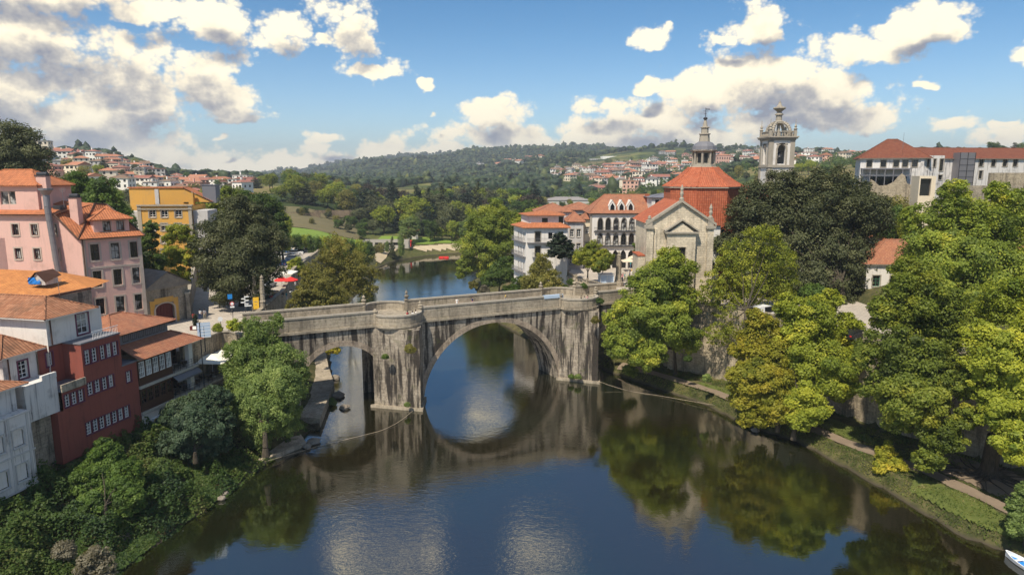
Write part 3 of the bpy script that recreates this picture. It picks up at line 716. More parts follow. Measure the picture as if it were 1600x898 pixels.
# ------------------------------------------------------------------ trees
def leaf_mesh(name, lobes, n, size, m, seed=0, flat=.75, rc_k=.30, fill=.25, up=.45, droop=0.0, aspect=.62, rmin=.35):
    """lobes: (k,4) centres and radii. Leaf-sized quads gathered in clumps through the crown's volume."""
    g = np.random.default_rng(seed); L = np.array(lobes, float); cs = []; rs = []
    for x, y, z, r in L:
        rc = min(max(r*rc_k, rmin), 1.7); k = max(10, int(3.6*(r/rc)**2))
        d = g.normal(size=(k, 3)); d /= np.linalg.norm(d, axis=1)[:, None]
        rad = r*(1-rc/r*.55)*np.where(g.random(k) < fill, g.random(k)**.5, g.uniform(.82, 1.14, k))
        c = d*rad[:, None]*np.array([1, 1, .92])+np.array([x, y, z]); cs.append(c); rs.append(rc*g.uniform(.6, 1.3, k))
    c = np.concatenate(cs); r = np.concatenate(rs)
    dd = np.linalg.norm(c[:, None, :]-L[None, :, :3], axis=2)/L[None, :, 3]
    keep = (dd < .62).sum(1) <= 1; c = c[keep]; r = r[keep]
    cen = L[:, :3].mean(0); w = r**2; w /= w.sum(); cnt = g.multinomial(n, w); idx = np.repeat(np.arange(len(c)), cnt); g.shuffle(idx)
    d = g.normal(size=(n, 3)); d /= np.linalg.norm(d, axis=1)[:, None]
    q = d*(g.random(n)**.45)[:, None]; q[:, 2] *= flat
    pos = c[idx]+q*r[idx][:, None]
    nf = int(n*.16); li = g.choice(len(L), nf, p=L[:, 3]**3/(L[:, 3]**3).sum()); pos[:nf] = L[li, :3]+d[:nf]*(g.random(nf)**.5*.85*L[li, 3])[:, None]; pos[:nf] += g.normal(size=(nf, 3))*.2*size
    if droop: pos[:, 2] -= droop*np.abs(g.normal(size=n))*np.clip(np.hypot(q[:, 0], q[:, 1]), 0, 1)
    own = (c-cen); own /= np.linalg.norm(own, axis=1)[:, None]+1e-9
    nn = d*.55+own[idx]*.35+np.array([0, 0, up])+g.normal(size=(n, 3))*.42; nn /= np.linalg.norm(nn, axis=1)[:, None]
    a = g.normal(size=(n, 3)); a[:, 2] -= droop*1.5; a -= (a*nn).sum(1)[:, None]*nn; a /= np.linalg.norm(a, axis=1)[:, None]; b = np.cross(nn, a)
    s = size*g.uniform(.6, 1.35, n)[:, None]
    V = np.stack([pos-a*s*.5, pos+b*s*.5*aspect, pos+a*s*.5, pos-b*s*.5*aspect], 1).reshape(-1, 3).astype('f')
    tint = np.clip(.42+g.normal(0, .16, len(c))[idx]+.07*g.normal(size=n)+.10*(vnoise(pos[:, 0]*.25+seed, pos[:, 2]*.25+pos[:, 1]*.2)-.5)*3, 0, 1).astype('f')
    me = bpy.data.meshes.new(name); me.vertices.add(4*n); me.vertices.foreach_set('co', V.ravel())
    me.loops.add(4*n); me.loops.foreach_set('vertex_index', np.arange(4*n, dtype='i')); me.polygons.add(n)
    me.polygons.foreach_set('loop_start', np.arange(0, 4*n, 4, dtype='i')); me.update(calc_edges=True)
    at = me.attributes.new('tint', 'FLOAT', 'FACE'); at.data.foreach_set('value', tint); me.materials.append(m); return me
def limbs(b, base, lobes, r0, seed=0, fork=.35):
    g = random.Random(seed); L = sorted(lobes, key=lambda l: l[2]); zt = sum(l[2] for l in L)/len(L)
    zlow = min(l[2]-l[3]*.6 for l in L); top = Vector((sum(l[0] for l in L)/len(L), sum(l[1] for l in L)/len(L), zt)); B = Vector(base)
    f = B.lerp(top, fork); f.x = B.x*.75+f.x*.25; f.y = B.y*.75+f.y*.25
    b.tube(B-Vector((0, 0, .6)), B+Vector((0, 0, .5)), r0*1.6, r0*1.08, 10); b.tube(B+Vector((0, 0, .5)), f, r0*1.08, r0*.8, 10)
    for x, y, z, r in lobes:
        p = f; c = Vector((x, y, z)); n = 3
        for k in range(n):
            q = f.lerp(c, .8*(k+1)/n)+Vector((g.uniform(-1, 1), g.uniform(-1, 1), g.uniform(0, 1)))*r*.14
            b.tube(p, q, r0*(.42-.13*k), r0*(.29-.10*k), 6, cap=False); p = q
        for _ in range(2):
            e = c+Vector((g.uniform(-1, 1), g.uniform(-1, 1), g.uniform(-.2, 1)))*r*.75; b.tube(p, e, r0*.14, r0*.04, 4, cap=False)
    return b
def tree(name, label, cat, base, plobes, n, leaf, m, r0=.3, seed=1, group=None, **kw):
    """plobes: (px, py, radius px, ground distance): each clump of the crown at its own distance and real radius"""
    lob = []
    for px, py, rp, Y in plobes:
        x, y, z = D(px, py, Y); lob.append((x, y, z, rp*Y/FPX*1.02))
    base = (base[0], base[1], base[2] if len(base) > 2 else hz(base[0], base[1]))
    root = thing(name, label, cat, base, group)
    ll = [(x-base[0], y-base[1], z-base[2], r) for x, y, z, r in lob]
    me = leaf_mesh('crown', ll, int(n*1.2), leaf*.88, m, seed, **kw); o = bpy.data.objects.new('crown', me); C.objects.link(o); o.parent = root
    if r0:
        b = MB(); limbs(b, (0, 0, 0), ll, r0, seed); me_o = mesh_obj('trunk', b.v, b.f, b.m, M['bark'], root)
    return root
g0 = lambda px, py, z=0: (*G(px, py, z), z)
# right bank
tree('plane_tree', 'round bright green tree on the riverside path beside the right pier of the bridge', 'tree', (28.4, 114.5), [(1030,440,40,112),(1062,425,30,113),(1070,470,27,112),(1000,480,40,110),(1040,505,42,109),(975,530,34,109),(1012,550,34,108),(1068,530,28,111),(1045,405,22,113),(955,500,18,111),(1000,440,22,112)], 85000, .42, M['plane'], .28, 1)
tree('plane_tree', 'loose yellow-green tree on the street in front of the church side wall', 'tree', (*G(1165,505,13.2), 13.2), [(1190,375,28,112),(1218,400,30,112),(1150,400,32,112),(1128,440,30,112),(1180,440,45,112),(1222,442,26,112),(1140,480,28,111),(1105,460,18,111),(1205,365,16,112),(1160,520,30,109),(1120,520,22,109)], 26000, .36, M['lime'], .28, 2, rc_k=.22)
tree('holm_oak', 'huge dense dark green domed tree filling the slope left of the tiled white house', 'tree', (*G(1318,475,13.2), 13.2), [(1260,335,68,132),(1200,335,55,132),(1330,335,55,132),(1270,400,75,128),(1155,370,36,130),(1338,385,38,130),(1200,415,50,126),(1318,430,48,126),(1262,300,36,132),(1235,460,45,124),(1340,310,34,133),(1175,300,20,133),(1330,455,24,126),(1300,470,30,122),(1255,485,28,121),(1285,440,40,122),(1150,395,36,128),(1168,335,34,130),(1225,295,36,132),(1300,288,34,132),(1362,335,30,131),(1130,380,16,128),(1360,420,26,127)], 190000, .48, M['dark'], .45, 3, up=.55)
tree('plane_tree', 'golden yellow tree hanging low over the water on the right bank', 'tree', (*G(1215,668,1.5), 1.5), [(1190,530,38,93),(1180,590,40,90),(1200,640,34,89),(1160,620,24,89),(1180,565,28,91),(1165,655,16,88),(1215,600,34,90),(1185,500,22,93),(1160,590,26,89),(1205,560,30,91),(1225,630,28,88),(1150,545,14,91)], 80000, .38, M['yellow'], .22, 4)
tree('plane_tree', 'broad yellow-green tree between the golden tree and the tallest riverside tree', 'tree', (*G(1240,680,1.5), 1.5), [(1265,500,46,93),(1322,515,30,94),(1288,570,50,90),(1260,630,38,87),(1308,600,30,88),(1248,655,22,86),(1240,540,34,91),(1235,480,26,94),(1300,470,22,95),(1330,560,22,91)], 85000, .4, M['lime'], .26, 5)
tree('plane_tree', 'tall mid-green tree reaching down to the riverside lawn on the right', 'tree', (*G(1470,722,1.5), 1.5), [(1440,470,55,81),(1400,540,50,79),(1482,560,46,78),(1432,620,50,75),(1470,675,38,73),(1380,605,34,78),(1392,480,38,81),(1452,715,26,72),(1420,430,30,83),(1470,500,40,80),(1350,560,20,79),(1440,560,40,77),(1500,600,30,74),(1512,650,22,72),(1400,650,30,76)], 120000, .37, M['plane'], .4, 6)
tree('plane_tree', 'wide green tree behind the riverside trees below the hilltop palace', 'tree', (*G(1480,470,13.2), 13.2), [(1436,340,26,105),(1490,335,40,105),(1545,355,45,104),(1590,330,36,104),(1455,405,50,101),(1540,430,60,99),(1490,298,22,105),(1605,410,44,100),(1500,385,40,102),(1448,385,26,103),(1560,300,20,105),(1520,500,50,95),(1460,470,40,97),(1590,500,50,95)], 110000, .44, M['plane'], .35, 7)
tree('plane_tree', 'big yellow-green tree at the right edge with a thick trunk and exposed roots', 'tree', (*G(1545,738,2.0), 2.0), [(1575,470,46,80),(1562,555,50,71),(1600,615,54,69),(1538,600,30,72),(1592,690,38,66),(1622,540,56,71),(1560,640,34,69),(1610,470,40,78),(1530,520,26,74),(1640,680,50,66)], 110000, .36, M['lime'], .85, 8)
# left bank
tree('linden_tree', 'massive round dark tree with pale leaf tips on the plaza', 'tree', (*G(378,478,12.8), 12.8), [(370,350,44,118),(332,378,38,118),(412,378,38,118),(370,415,54,116),(320,412,24,117),(424,415,26,117),(352,448,30,115),(400,450,24,115),(372,324,24,118),(380,380,50,117),(330,440,20,116),(395,340,26,118)], 90000, .36, M['dark'], .5, 9)
tree('street_tree', 'narrow dark green tree beside the corner of the pink building', 'tree', (*G(232,470,12.8), 12.8), [(230,375,18,112),(234,410,22,111),(233,440,20,110),(236,355,11,112)], 16000, .38, M['shrub'], .2, 10)
tree('street_tree', 'tall yellow-green tree in front of the yellow building', 'tree', (*G(288,475,12.8), 12.8), [(278,365,20,118),(270,400,20,117),(293,400,18,117),(283,430,16,116),(300,375,12,118),(262,375,10,118)], 15000, .36, M['lime'], .18, 11, rc_k=.24)
tree('broadleaf_tree', 'large dark tree cut by the left edge above the orange roofs', 'tree', (-100, 145), [(25,230,38,140),(52,250,26,140),(0,250,45,140),(20,270,40,140),(-20,220,40,140),(60,285,26,139),(35,212,16,140)], 42000, .48, M['dark'], .5, 12)
tree('broadleaf_tree', 'dark green spreading tree behind the right side of the pink building roof', 'tree', (-80, 128), [(118,290,26,128),(160,305,30,128),(182,330,20,127),(140,325,28,127),(100,310,20,128),(200,350,16,127),(170,345,22,126)], 36000, .42, M['shrub'], .4, 13, up=.3)
tree('willow_tree', 'soft grey-green willow standing in front of the left arch of the bridge', 'tree', (*G(415,705,2.5), 2.5), [(410,528,30,90),(385,560,36,88),(440,568,38,88),(420,620,44,86),(375,605,26,86),(462,605,24,87),(410,655,32,84),(395,510,20,91),(440,640,28,85),(365,545,16,89),(430,500,14,91),(470,580,16,88),(385,640,30,84),(400,680,26,83),(450,660,24,84),(420,590,44,87),(418,640,40,82),(395,615,34,83),(440,600,36,83)], 140000, .36, M['willow'], .32, 14, droop=.35, up=.3, aspect=.4, rc_k=.26)
tree('broadleaf_shrub', 'dark blue-green bushy tree below the restaurant terrace', 'tree', (*G(305,715,4), 4), [(312,638,32,79),(288,668,34,78),(342,655,26,79),(268,690,24,76),(335,690,26,77),(345,620,18,80),(280,640,20,79),(310,700,26,76),(270,650,24,78),(330,620,22,80),(308,665,36,75),(285,690,26,75)], 85000, .32, M['blue'], .2, 15)
tree('broadleaf_shrub', 'bright green pointed bush in front of the red building', 'shrub', (*G(165,800,4), 4), [(165,715,30,66),(140,745,32,65),(192,748,32,65),(120,742,18,65),(165,780,34,64),(205,730,18,66),(160,695,14,66),(115,765,18,64),(150,790,30,62),(200,780,26,63),(170,745,34,65)], 80000, .27, M['shrub'], .15, 16)
tree('alder_tree', 'wispy olive-green tree by the water behind the left arch', 'tree', (*G(545,480,1.5), 1.5), [(530,398,32,125),(505,425,28,125),(560,418,30,125),(540,445,26,124),(572,452,18,124),(585,430,12,125),(520,375,14,126)], 20000, .32, M['olive'], .22, 17, rc_k=.2, fill=.45)
tree('alder_tree', 'rust-tinged olive tree closest to the bridge parapet on the left', 'tree', (*G(505,500,2.5), 2.5), [(500,448,28,113),(475,462,20,113),(528,468,22,113),(505,478,24,112),(480,430,14,114),(460,480,14,112)], 22000, .32, M['olive'], .2, 18, rc_k=.22, fill=.4)
tree('street_tree', 'small bright green tree beside the parked cars', 'tree', (*G(463,440,12.6), 12.6), [(463,416,15,165),(455,425,10,165),(472,424,10,165)], 7000, .42, M['lime'], .15, 19)
tree('plane_tree', 'towering plane tree leaning over the river from the far right bank', 'tree', (-6, 218), [(760,348,32,208),(745,383,32,207),(780,398,34,206),(732,412,17,206),(800,368,26,208),(775,328,20,210),(720,428,9,205),(765,420,20,205),(800,345,18,209),(745,358,20,208),(790,430,16,205)], 70000, .55, M['plane'], .6, 20)
tree('broadleaf_shrub', 'dark round bush under the towering plane tree', 'shrub', (*G(780,455,4), 4), [(782,425,22,182),(765,435,16,182),(800,428,16,182),(790,412,14,183)], 16000, .5, M['shrub'], .2, 21)
tree('willow_tree', 'olive willow below the white corner house', 'tree', (*G(842,468,5), 5), [(846,422,20,138),(832,440,20,137),(862,436,18,137),(850,455,20,136),(824,455,14,137),(872,452,14,136),(846,405,12,138)], 24000, .38, M['olive'], .15, 22, droop=.3)
tree('broadleaf_shrub', 'leafy green bush on the bank left of the olive willow', 'shrub', (*G(812,470,4), 4), [(812,446,17,143),(798,456,14,142),(824,460,14,141),(880,455,12,137)], 13000, .38, M['shrub'], .12, 23)
tree('pine_tree', 'dark flat-topped pine in front of the white corner house', 'tree', (*G(874,425,13.2), 13.2), [(874,372,12,146),(864,382,9,146),(885,384,11,146),(875,393,13,145),(862,396,8,145),(889,398,8,145)], 12000, .4, M['conifer'], .2, 24, flat=.4)
tree('plaza_tree', 'rounder of the two bright trees on the square in front of the arcade', 'tree', (*G(918,440,13.2), 13.2), [(915,398,17,140),(925,388,14,140),(905,404,12,140),(928,408,14,139),(940,398,12,139)], 15000, .36, M['lime'], .16, 25)
tree('plaza_tree', 'smaller of the two bright trees on the square beside the white kiosk', 'tree', (*G(939,443,13.2), 13.2), [(942,412,13,136),(950,404,11,136),(933,418,9,136)], 8000, .34, M['plane'], .14, 26)
tree('plaza_tree', 'small dark tree at the foot of the arcaded building by the church', 'tree', (*G(998,418,13.2), 13.2), [(998,392,8,155),(1000,402,8,155),(995,384,6,155)], 5000, .38, M['shrub'], .14, 27)
tree('tree_fern', 'feathery green tree tucked behind the yellow street tree', 'tree', (*G(1285,505,13.2), 13.2), [(1272,460,20,112),(1290,475,16,111),(1255,465,14,112)], 8000, .4, M['shrub'], .15, 28)
tree('broadleaf_tree', 'green tree behind the dark plaza tree on its left', 'tree', (-68, 172), [(332,318,26,165),(355,310,20,165),(315,330,16,165),(340,340,26,164)], 22000, .5, M['plane'], .3, 29)
tree('broadleaf_tree', 'green tree behind the dark plaza tree on its right', 'tree', (-60, 178), [(405,325,26,172),(432,345,18,172),(385,312,18,173),(425,325,16,172),(440,365,10,171),(420,365,22,171)], 26000, .5, M['shrub'], .3, 30)
tree('broadleaf_shrub', 'yellow bush on the water edge below the tall green tree', 'shrub', (*G(1388,745,.8), .8), [(1385,712,17,77),(1375,730,13,76),(1402,728,16,76),(1388,695,9,77),(1412,745,9,75)], 13000, .26, M['yellow'], .1, 31)
tree('broadleaf_shrub', 'pale green bush at the right edge above the moored boat', 'shrub', (*G(1600,850,1), 1), [(1590,790,20,61),(1605,820,26,60),(1585,825,14,60),(1605,770,20,61)], 16000, .24, M['willow'], .08, 32)
SH = [(1292,697,10,86,'shrub','small green bush on the water edge under the yellow-green tree'),(1325,706,13,83,'blue','low bluish bush on the water edge between two lawn patches'),
 (1345,712,9,81,'willow','pale low bush beside the yellow waterside bush'),(985,578,14,112,'plane','small green bush on the path edge near the right pier'),
 (520,545,12,124,'yellow','bright bush hanging beside the quay seen through the left arch'),(518,628,8,103,'willow','small tuft on the quay corner under the left arch'),
 (492,672,15,93,'grey','pale dry bush at the end of the stone quay'),(470,665,10,92,'willow','low bush between the willow and the quay'),
 (205,735,14,70,'blue','bluish shrub to the right of the bright green bush'),(250,730,18,70,'willow','grey-green round shrub below the dark bushy tree'),
 (350,725,14,80,'blue','blue-green shrub by the stones on the left water edge'),(385,745,9,79,'blue','last low shrub on the left water edge before the ledge'),
 (150,880,34,52,'grey','grey leafless thicket at the bottom left near the water'),(100,860,22,54,'grey','brownish dry thicket beside the grey one'),
 (365,508,14,93,'lime','yellow-green creeper bush over the edge of the plaza wall'),(340,512,8,91,'lime','small creeper clump on the plaza wall beside the bigger one'),
 (838,513,10,158,'plane','green bush on the bank seen through the main arch'),(826,506,10,168,'shrub','darker bush deeper behind the main arch'),(795,510,11,172,'shrub','dark bush overhanging the water behind the arch crown'),(812,522,8,155,'yellow','small yellowish tuft behind the main arch'),
 (740,445,9,178,'olive','brown-green shrub at the foot of the plane tree'),(757,452,9,170,'grey','dry shrub at the far end of the bridge reflection'),
 (892,440,7,128,'shrub','small bush below the balustrade'),(912,446,6,127,'shrub','second bush below the balustrade, nearer the kiosk'),
 (903,588,5,114.2,'willow','tuft growing on the footing of the right pier'),(893,588,4,114.8,'shrub','smaller tuft on the footing of the right pier'),(636,632,4,99.5,'willow','tuft growing on the footing of the left pier'),
 (602,557,5,100,'shrub','green tuft growing from the face beside the left pier'),(938,470,6,114,'shrub','green tuft growing from the right refuge parapet'),(640,545,9,97.5,'olive','brown hanging tuft high on the left pier'),(930,500,8,112.5,'olive','brown hanging tuft high on the right pier'),
 (1105,590,8,102,'grass2','low grass tuft on the path edge'),(1075,560,7,106,'shrub','small plant at the edge of the riverside path')]
M['grass2'] = M['willow']
for i, (px, py, rp, Y, k, lab) in enumerate(SH):
    x, y, z = D(px, py+rp*.8, Y); tree('shrub', lab, 'shrub', (x, y, z), [(px-rp*.3, py, rp*.7, Y), (px+rp*.35, py+rp*.15, rp*.65, Y), (px, py-rp*.3, rp*.55, Y)], int(1500+rp*Y/1067*2500), .2 if rp*Y < 1400 else .26, M[k], 0, 60+i)

# far and middle-distance trees: a few kinds, copied tree by tree
def proto(name, lobes, n, leaf, m, tr, seed, **kw):
    root = thing(name, 'x', 'tree'); me = leaf_mesh('crown', lobes, n, leaf, m, seed, rmin=.01, **kw)
    o = bpy.data.objects.new('crown', me); C.objects.link(o); o.parent = root
    b = MB(); b.tube((0, 0, -1), (0, 0, .45), tr*1.2, tr*.5, 6); mesh_obj('trunk', b.v, b.f, b.m, M['bark'], root); return root
def roundlobes(seed, w=.42):
    g = random.Random(seed); return [(g.uniform(-.2, .2)*w*2, g.uniform(-.2, .2)*w*2, g.uniform(.38, .76), g.uniform(.17, .27)) for _ in range(9)]+[(0, 0, .55, .3)]
def conelobes(k=9, w=.2): return [(0.02*math.sin(i*2), .02*math.cos(i*2), .14+.82*i/k, w*(1-i/k)**.8+.03) for i in range(k)]
PR = {}
for k, m, s in (('plane', 'plane', 1), ('lime', 'lime', 2), ('shrub', 'shrub', 3), ('dark', 'dark', 4), ('olive', 'olive', 5), ('bronze', 'bronze', 6), ('willow', 'willow', 7), ('yellow', 'yellow', 8)):
    PR[k] = proto('broadleaf_tree', roundlobes(s), 4200, .045, M[m], .03, 40+s, rc_k=.36)
PR['con'] = proto('conifer_tree', conelobes(), 4200, .035, M['conifer'], .02, 50, flat=.5, up=.1)
PR['con2'] = proto('conifer_tree', conelobes(8, .13), 3200, .035, M['dark'], .02, 51, flat=.5, up=.1)
USED = set()
KL = {'plane': 'green broadleaf tree', 'lime': 'bright yellow-green broadleaf tree', 'shrub': 'deep green broadleaf tree', 'dark': 'dark evergreen tree', 'olive': 'olive-brown tree', 'bronze': 'copper-dark tree', 'willow': 'grey-green tree', 'yellow': 'golden yellow tree', 'con': 'dark broad conifer', 'con2': 'slim dark conifer'}
_tr = random.Random(5)
def ftree(k, x, y, z, h, wid, where, label=None, group=None):
    lab = label or KL[k]+' '+where; grp = group or (None if label else KL[k]+'s '+where)
    s = (wid/(.9 if k[:3] != 'con' else (.45 if k == 'con' else .3)), wid/(.9 if k[:3] != 'con' else (.45 if k == 'con' else .3)), h)
    if k in USED: o = dup(PR[k], (x, y, z), _tr.uniform(0, 6.3), lab, grp, s)
    else:
        o = PR[k]; USED.add(k); o.location = (x, y, z); o.rotation_euler = (0, 0, _tr.uniform(0, 6)); o.scale = s; o['label'] = lab
        if grp: o['group'] = grp
    return o
def ft(k, px, ptop, Y, wpx, where, label=None, group=None):
    x, y, zt = D(px, ptop, Y); z = hz(x, y); h = max(4.0, zt-z); ftree(k, x, y, z-.3, h+.3, min(wpx*Y/FPX, h*1.15), where, label, group)
WP = 'in the wooded park behind the lawn'
ft('con', 612, 272, 400, 34, '', 'tallest dark pointed conifer rising over the park trees', None)
for a in [('dark',600,308,385,60),('con2',650,288,440,26),('con2',668,284,372,22),('con2',690,278,380,24),('con',652,282,365,30),('con2',745,276,390,24),('con',640,300,400,36),('con',705,295,420,40),('bronze',672,305,400,50),('dark',585,300,400,40),
 ('dark',640,318,370,50),('dark',625,305,380,44),('con',575,295,430,32),('plane',520,280,440,44),('con2',479,277,480,18),('plane',490,298,430,40),('lime',505,305,400,34),('willow',540,300,410,40),('dark',555,290,430,34),
 ('plane',455,292,470,36),('lime',470,305,420,30),('lime',700,288,480,40),('yellow',715,287,490,44),('yellow',688,291,500,36),('lime',750,285,470,44),('lime',785,287,470,40),('con',733,290,450,30),('dark',770,294,440,40),('con2',790,297,430,30),
 ('bronze',720,310,400,54),('plane',740,315,390,50),('dark',690,325,370,46),('bronze',755,305,410,44),('shrub',700,345,345,44),('willow',715,352,340,44),('dark',660,335,360,50),('plane',815,300,400,50),('shrub',780,320,350,60),('plane',800,330,300,60),
 ('shrub',672,338,322,30),('dark',690,335,328,34),('plane',705,340,324,28),('willow',722,338,326,34),('dark',742,330,332,40),('plane',640,330,345,40),('shrub',760,330,330,40),('dark',655,325,345,40),('dark',600,335,345,40),('dark',582,340,338,34),('shrub',565,345,335,30),('con2',700,318,350,24),('con',676,312,352,30),('con2',725,316,345,22),('willow',640,330,318,44),('willow',632,350,312,30),('shrub',678,345,330,34),('plane',690,350,328,36),('olive',712,362,325,30),('lime',820,322,300,44),('plane',835,318,330,40),('shrub',850,315,360,40),('lime',835,330,260,30),
 ('shrub',548,335,350,44),('dark',560,322,370,44),('shrub',530,315,390,40),('dark',545,348,330,34),('shrub',565,355,322,36),('shrub',475,320,352,18),('plane',445,310,400,30),('plane',425,300,420,40),
 ('lime',865,325,260,30),('lime',880,318,330,60),('yellow',905,315,340,60),('lime',850,330,240,40),('plane',895,322,300,50),('lime',915,320,320,40)]:
    ft(*a, WP)
WL = 'in the row along the parking area'
for px, pt, Y in ((448,364,196),(462,361,200),(476,363,205),(490,361,202),(504,362,208),(518,361,204),(532,363,212),(546,365,218),(560,367,228),(574,370,240)): ft('shrub' if px % 4 else 'plane', px, pt, Y, 30, WL)
WW = 'on the thin island strip at the river edge'
for k, px, pt, w in (('olive',596,378,14),('willow',604,372,10),('con2',612,365,12),('willow',626,360,16),('olive',588,390,14)): ft(k, px, pt, 283, w, WW)
WT = 'behind the plaza on the left'
for a in [('plane',310,300,210,50),('shrub',330,302,230,50),('plane',380,296,230,60),('plane',410,300,250,50),('shrub',430,305,240,40),('lime',400,312,200,40),('plane',350,300,220,50),('plane',445,322,215,30),('shrub',440,350,190,30),('plane',300,310,190,30)]: ft(*a, WT)
WR = 'on the slope below the hilltop palace'
for a in [('dark',1345,292,150,20),('shrub',1395,308,140,40),('lime',1415,312,138,34),('plane',1520,300,125,50),('shrub',1590,290,150,40),('willow',1375,300,150,30),('dark',1340,270,168,22),('plane',1140,270,150,20)]: ft(*a, WR)
def forest():
    """far woods on the hills: one mass of small crowns"""
    g = np.random.default_rng(3); n = 46000; Y = 640*np.exp(g.random(n)*1.75); px = g.uniform(-60, 1680, n); x = (px-800)/FPX*Y
    m1 = fbm(x*.006+3, Y*.006+1, 4); town = np.zeros(n, bool)
    keep = (m1 > .535)&(sdf(x, Y, RIVER) > 10)
    keep &= ~((px < 1340)&(px > 850)&(Y < 1400)&(g.random(n) < .75)); keep &= ~((px < 450)&(Y < 700))
    keep &= ~((px > 450)&(px < 640)&(Y < 390))
    keep |= ((px > 520)&(px < 1100)&(Y > 1500)&(g.random(n) < .75))
    x = x[keep]; y = Y[keep]; k = len(x); z = hgt(x, y)
    con = g.random(k) < .05; r = g.uniform(2.6, 6.5, k)*(1+y/4500); hh = np.where(con, r*2.2, r*1.35)
    t = np.array([[math.cos(a), math.sin(a)] for a in np.arange(6)*math.pi/3])
    lev = [(0.6, -.1), (1, .42), (.80, .80)]; V = np.zeros((k, 19, 3), 'f')
    for L_, (rr, zz) in enumerate(lev):
        jit = g.uniform(.7, 1.25, (k, 6))
        ph = g.random(k)*6; c, s = np.cos(ph), np.sin(ph)
        X = t[None, :, 0]*c[:, None]-t[None, :, 1]*s[:, None]; Y_ = t[None, :, 0]*s[:, None]+t[None, :, 1]*c[:, None]
        w = np.where(con & (L_ == 2), .55, 1)[:, None]
        V[:, L_*6:L_*6+6, 0] = x[:, None]+X*r[:, None]*rr*jit*w; V[:, L_*6:L_*6+6, 1] = y[:, None]+Y_*r[:, None]*rr*jit*w
        V[:, L_*6:L_*6+6, 2] = (z+hh*zz)[:, None]+g.uniform(-.1, .1, (k, 6))*hh[:, None]
    V[:, 18, 0] = x; V[:, 18, 1] = y; V[:, 18, 2] = z+hh*1.02
    F_ = []
    for L_ in range(2):
        for i in range(6):
            j = (i+1) % 6; a, b, c, d = L_*6+i, L_*6+j, L_*6+6+j, L_*6+6+i; F_ += [(a, b, c), (a, c, d)]
    for i in range(6): F_.append((12+i, 12+(i+1) % 6, 18))
    F_ = np.array(F_); f = (F_[None]+np.arange(k)[:, None, None]*19).reshape(-1, 3).astype('i')
    me = bpy.data.meshes.new('forest'); me.vertices.add(k*19); me.vertices.foreach_set('co', V.ravel()); me.loops.add(f.size); me.loops.foreach_set('vertex_index', f.ravel())
    me.polygons.add(len(f)); me.polygons.foreach_set('loop_start', np.arange(0, f.size, 3, dtype='i')); me.update(calc_edges=True)
    ti = np.repeat(np.clip(g.normal(.4, .22, k), 0, 1), len(F_)).astype('f'); at = me.attributes.new('tint', 'FLOAT', 'FACE'); at.data.foreach_set('value', ti)
    me.materials.append(leafmat('forest_leaves', [(0, (.016, .028, .012)), (.5, (.032, .05, .018)), (.8, (.07, .085, .02)), (1, (.13, .135, .03))], .1))
    o = bpy.data.objects.new('forest', me); C.objects.link(o); tag(o, 'dark woods covering the far hills', 'forest', kind='stuff')
forest()
def scatter(where, pxr, yr, n, kinds, hr, seed, ok=None):
    g = random.Random(seed)
    for _ in range(n):
        Y = g.uniform(*yr); px = g.uniform(*pxr)
        if ok and not ok(px, Y): continue
        x = (px-800)/FPX*Y; h = g.uniform(*hr); ftree(g.choice(kinds), x, Y, hz(x, Y)-.5, h, h*g.uniform(.75, 1.1), where)
scatter('low among the left hillside houses', (-20, 440), (300, 460), 36, ['shrub', 'dark', 'plane', 'olive', 'shrub', 'con2'], (6, 11), 1)
scatter('high among the left hillside houses', (-20, 440), (460, 640), 34, ['shrub', 'dark', 'plane', 'olive', 'shrub', 'con2'], (6, 11), 31)
scatter('on the left shoulder above the lawn', (425, 575), (385, 520), 34, ['plane', 'lime', 'shrub', 'dark', 'olive', 'con2'], (11, 17), 2)
scatter('deep in the wooded park upstream', (565, 840), (345, 500), 66, ['dark', 'shrub', 'dark', 'con', 'con2', 'plane', 'bronze', 'lime', 'con'], (14, 22), 12)
scatter('on the dry slope above the lawn', (440, 570), (318, 375), 14, ['shrub', 'dark', 'olive'], (3.5, 7), 13)
scatter('on the slope behind the arcaded building', (830, 1050), (260, 560), 45, ['lime', 'yellow', 'shrub', 'olive', 'plane'], (5, 9), 3)
scatter('on the slope right of the dome', (1100, 1350), (230, 560), 30, ['shrub', 'dark', 'plane', 'olive'], (7, 12), 5)
scatter('on the ridge beyond the palace', (1300, 1640), (300, 560), 26, ['shrub', 'dark', 'willow', 'con2'], (7, 11), 6)
scatter('on the rubble slope in front of the palace', (1355, 1432), (150, 165), 12, ['shrub', 'olive', 'plane'], (7, 11), 14)
scatter('on the square edge behind the riverside trees', (1330, 1660), (100, 140), 16, ['plane', 'lime', 'shrub'], (9, 13), 7, lambda px, Y: not (1330 < px < 1440))
def valley_trees():
    g = np.random.default_rng(21); L = []
    for _ in range(900):
        Y = g.uniform(560, 1300); px = g.uniform(840, 1345); x = (px-800)/FPX*Y
        if fbm(np.array([x*.01]), np.array([Y*.01]), 3)[0] < .42: continue
        r = g.uniform(3, 5.2); z = hz(x, Y); L += [(x, Y, z+r*.7, r), (x+r*.7, Y, z+r*.5, r*.75)]
    me = leaf_mesh('valley_trees', L, 90000, 1.5, M['shrub'], 5, rmin=1.2, rc_k=.5); o = bpy.data.objects.new('valley_trees', me); C.objects.link(o); tag(o, 'small trees and hedges between the houses of the central slope', 'trees', kind='stuff')
valley_trees()
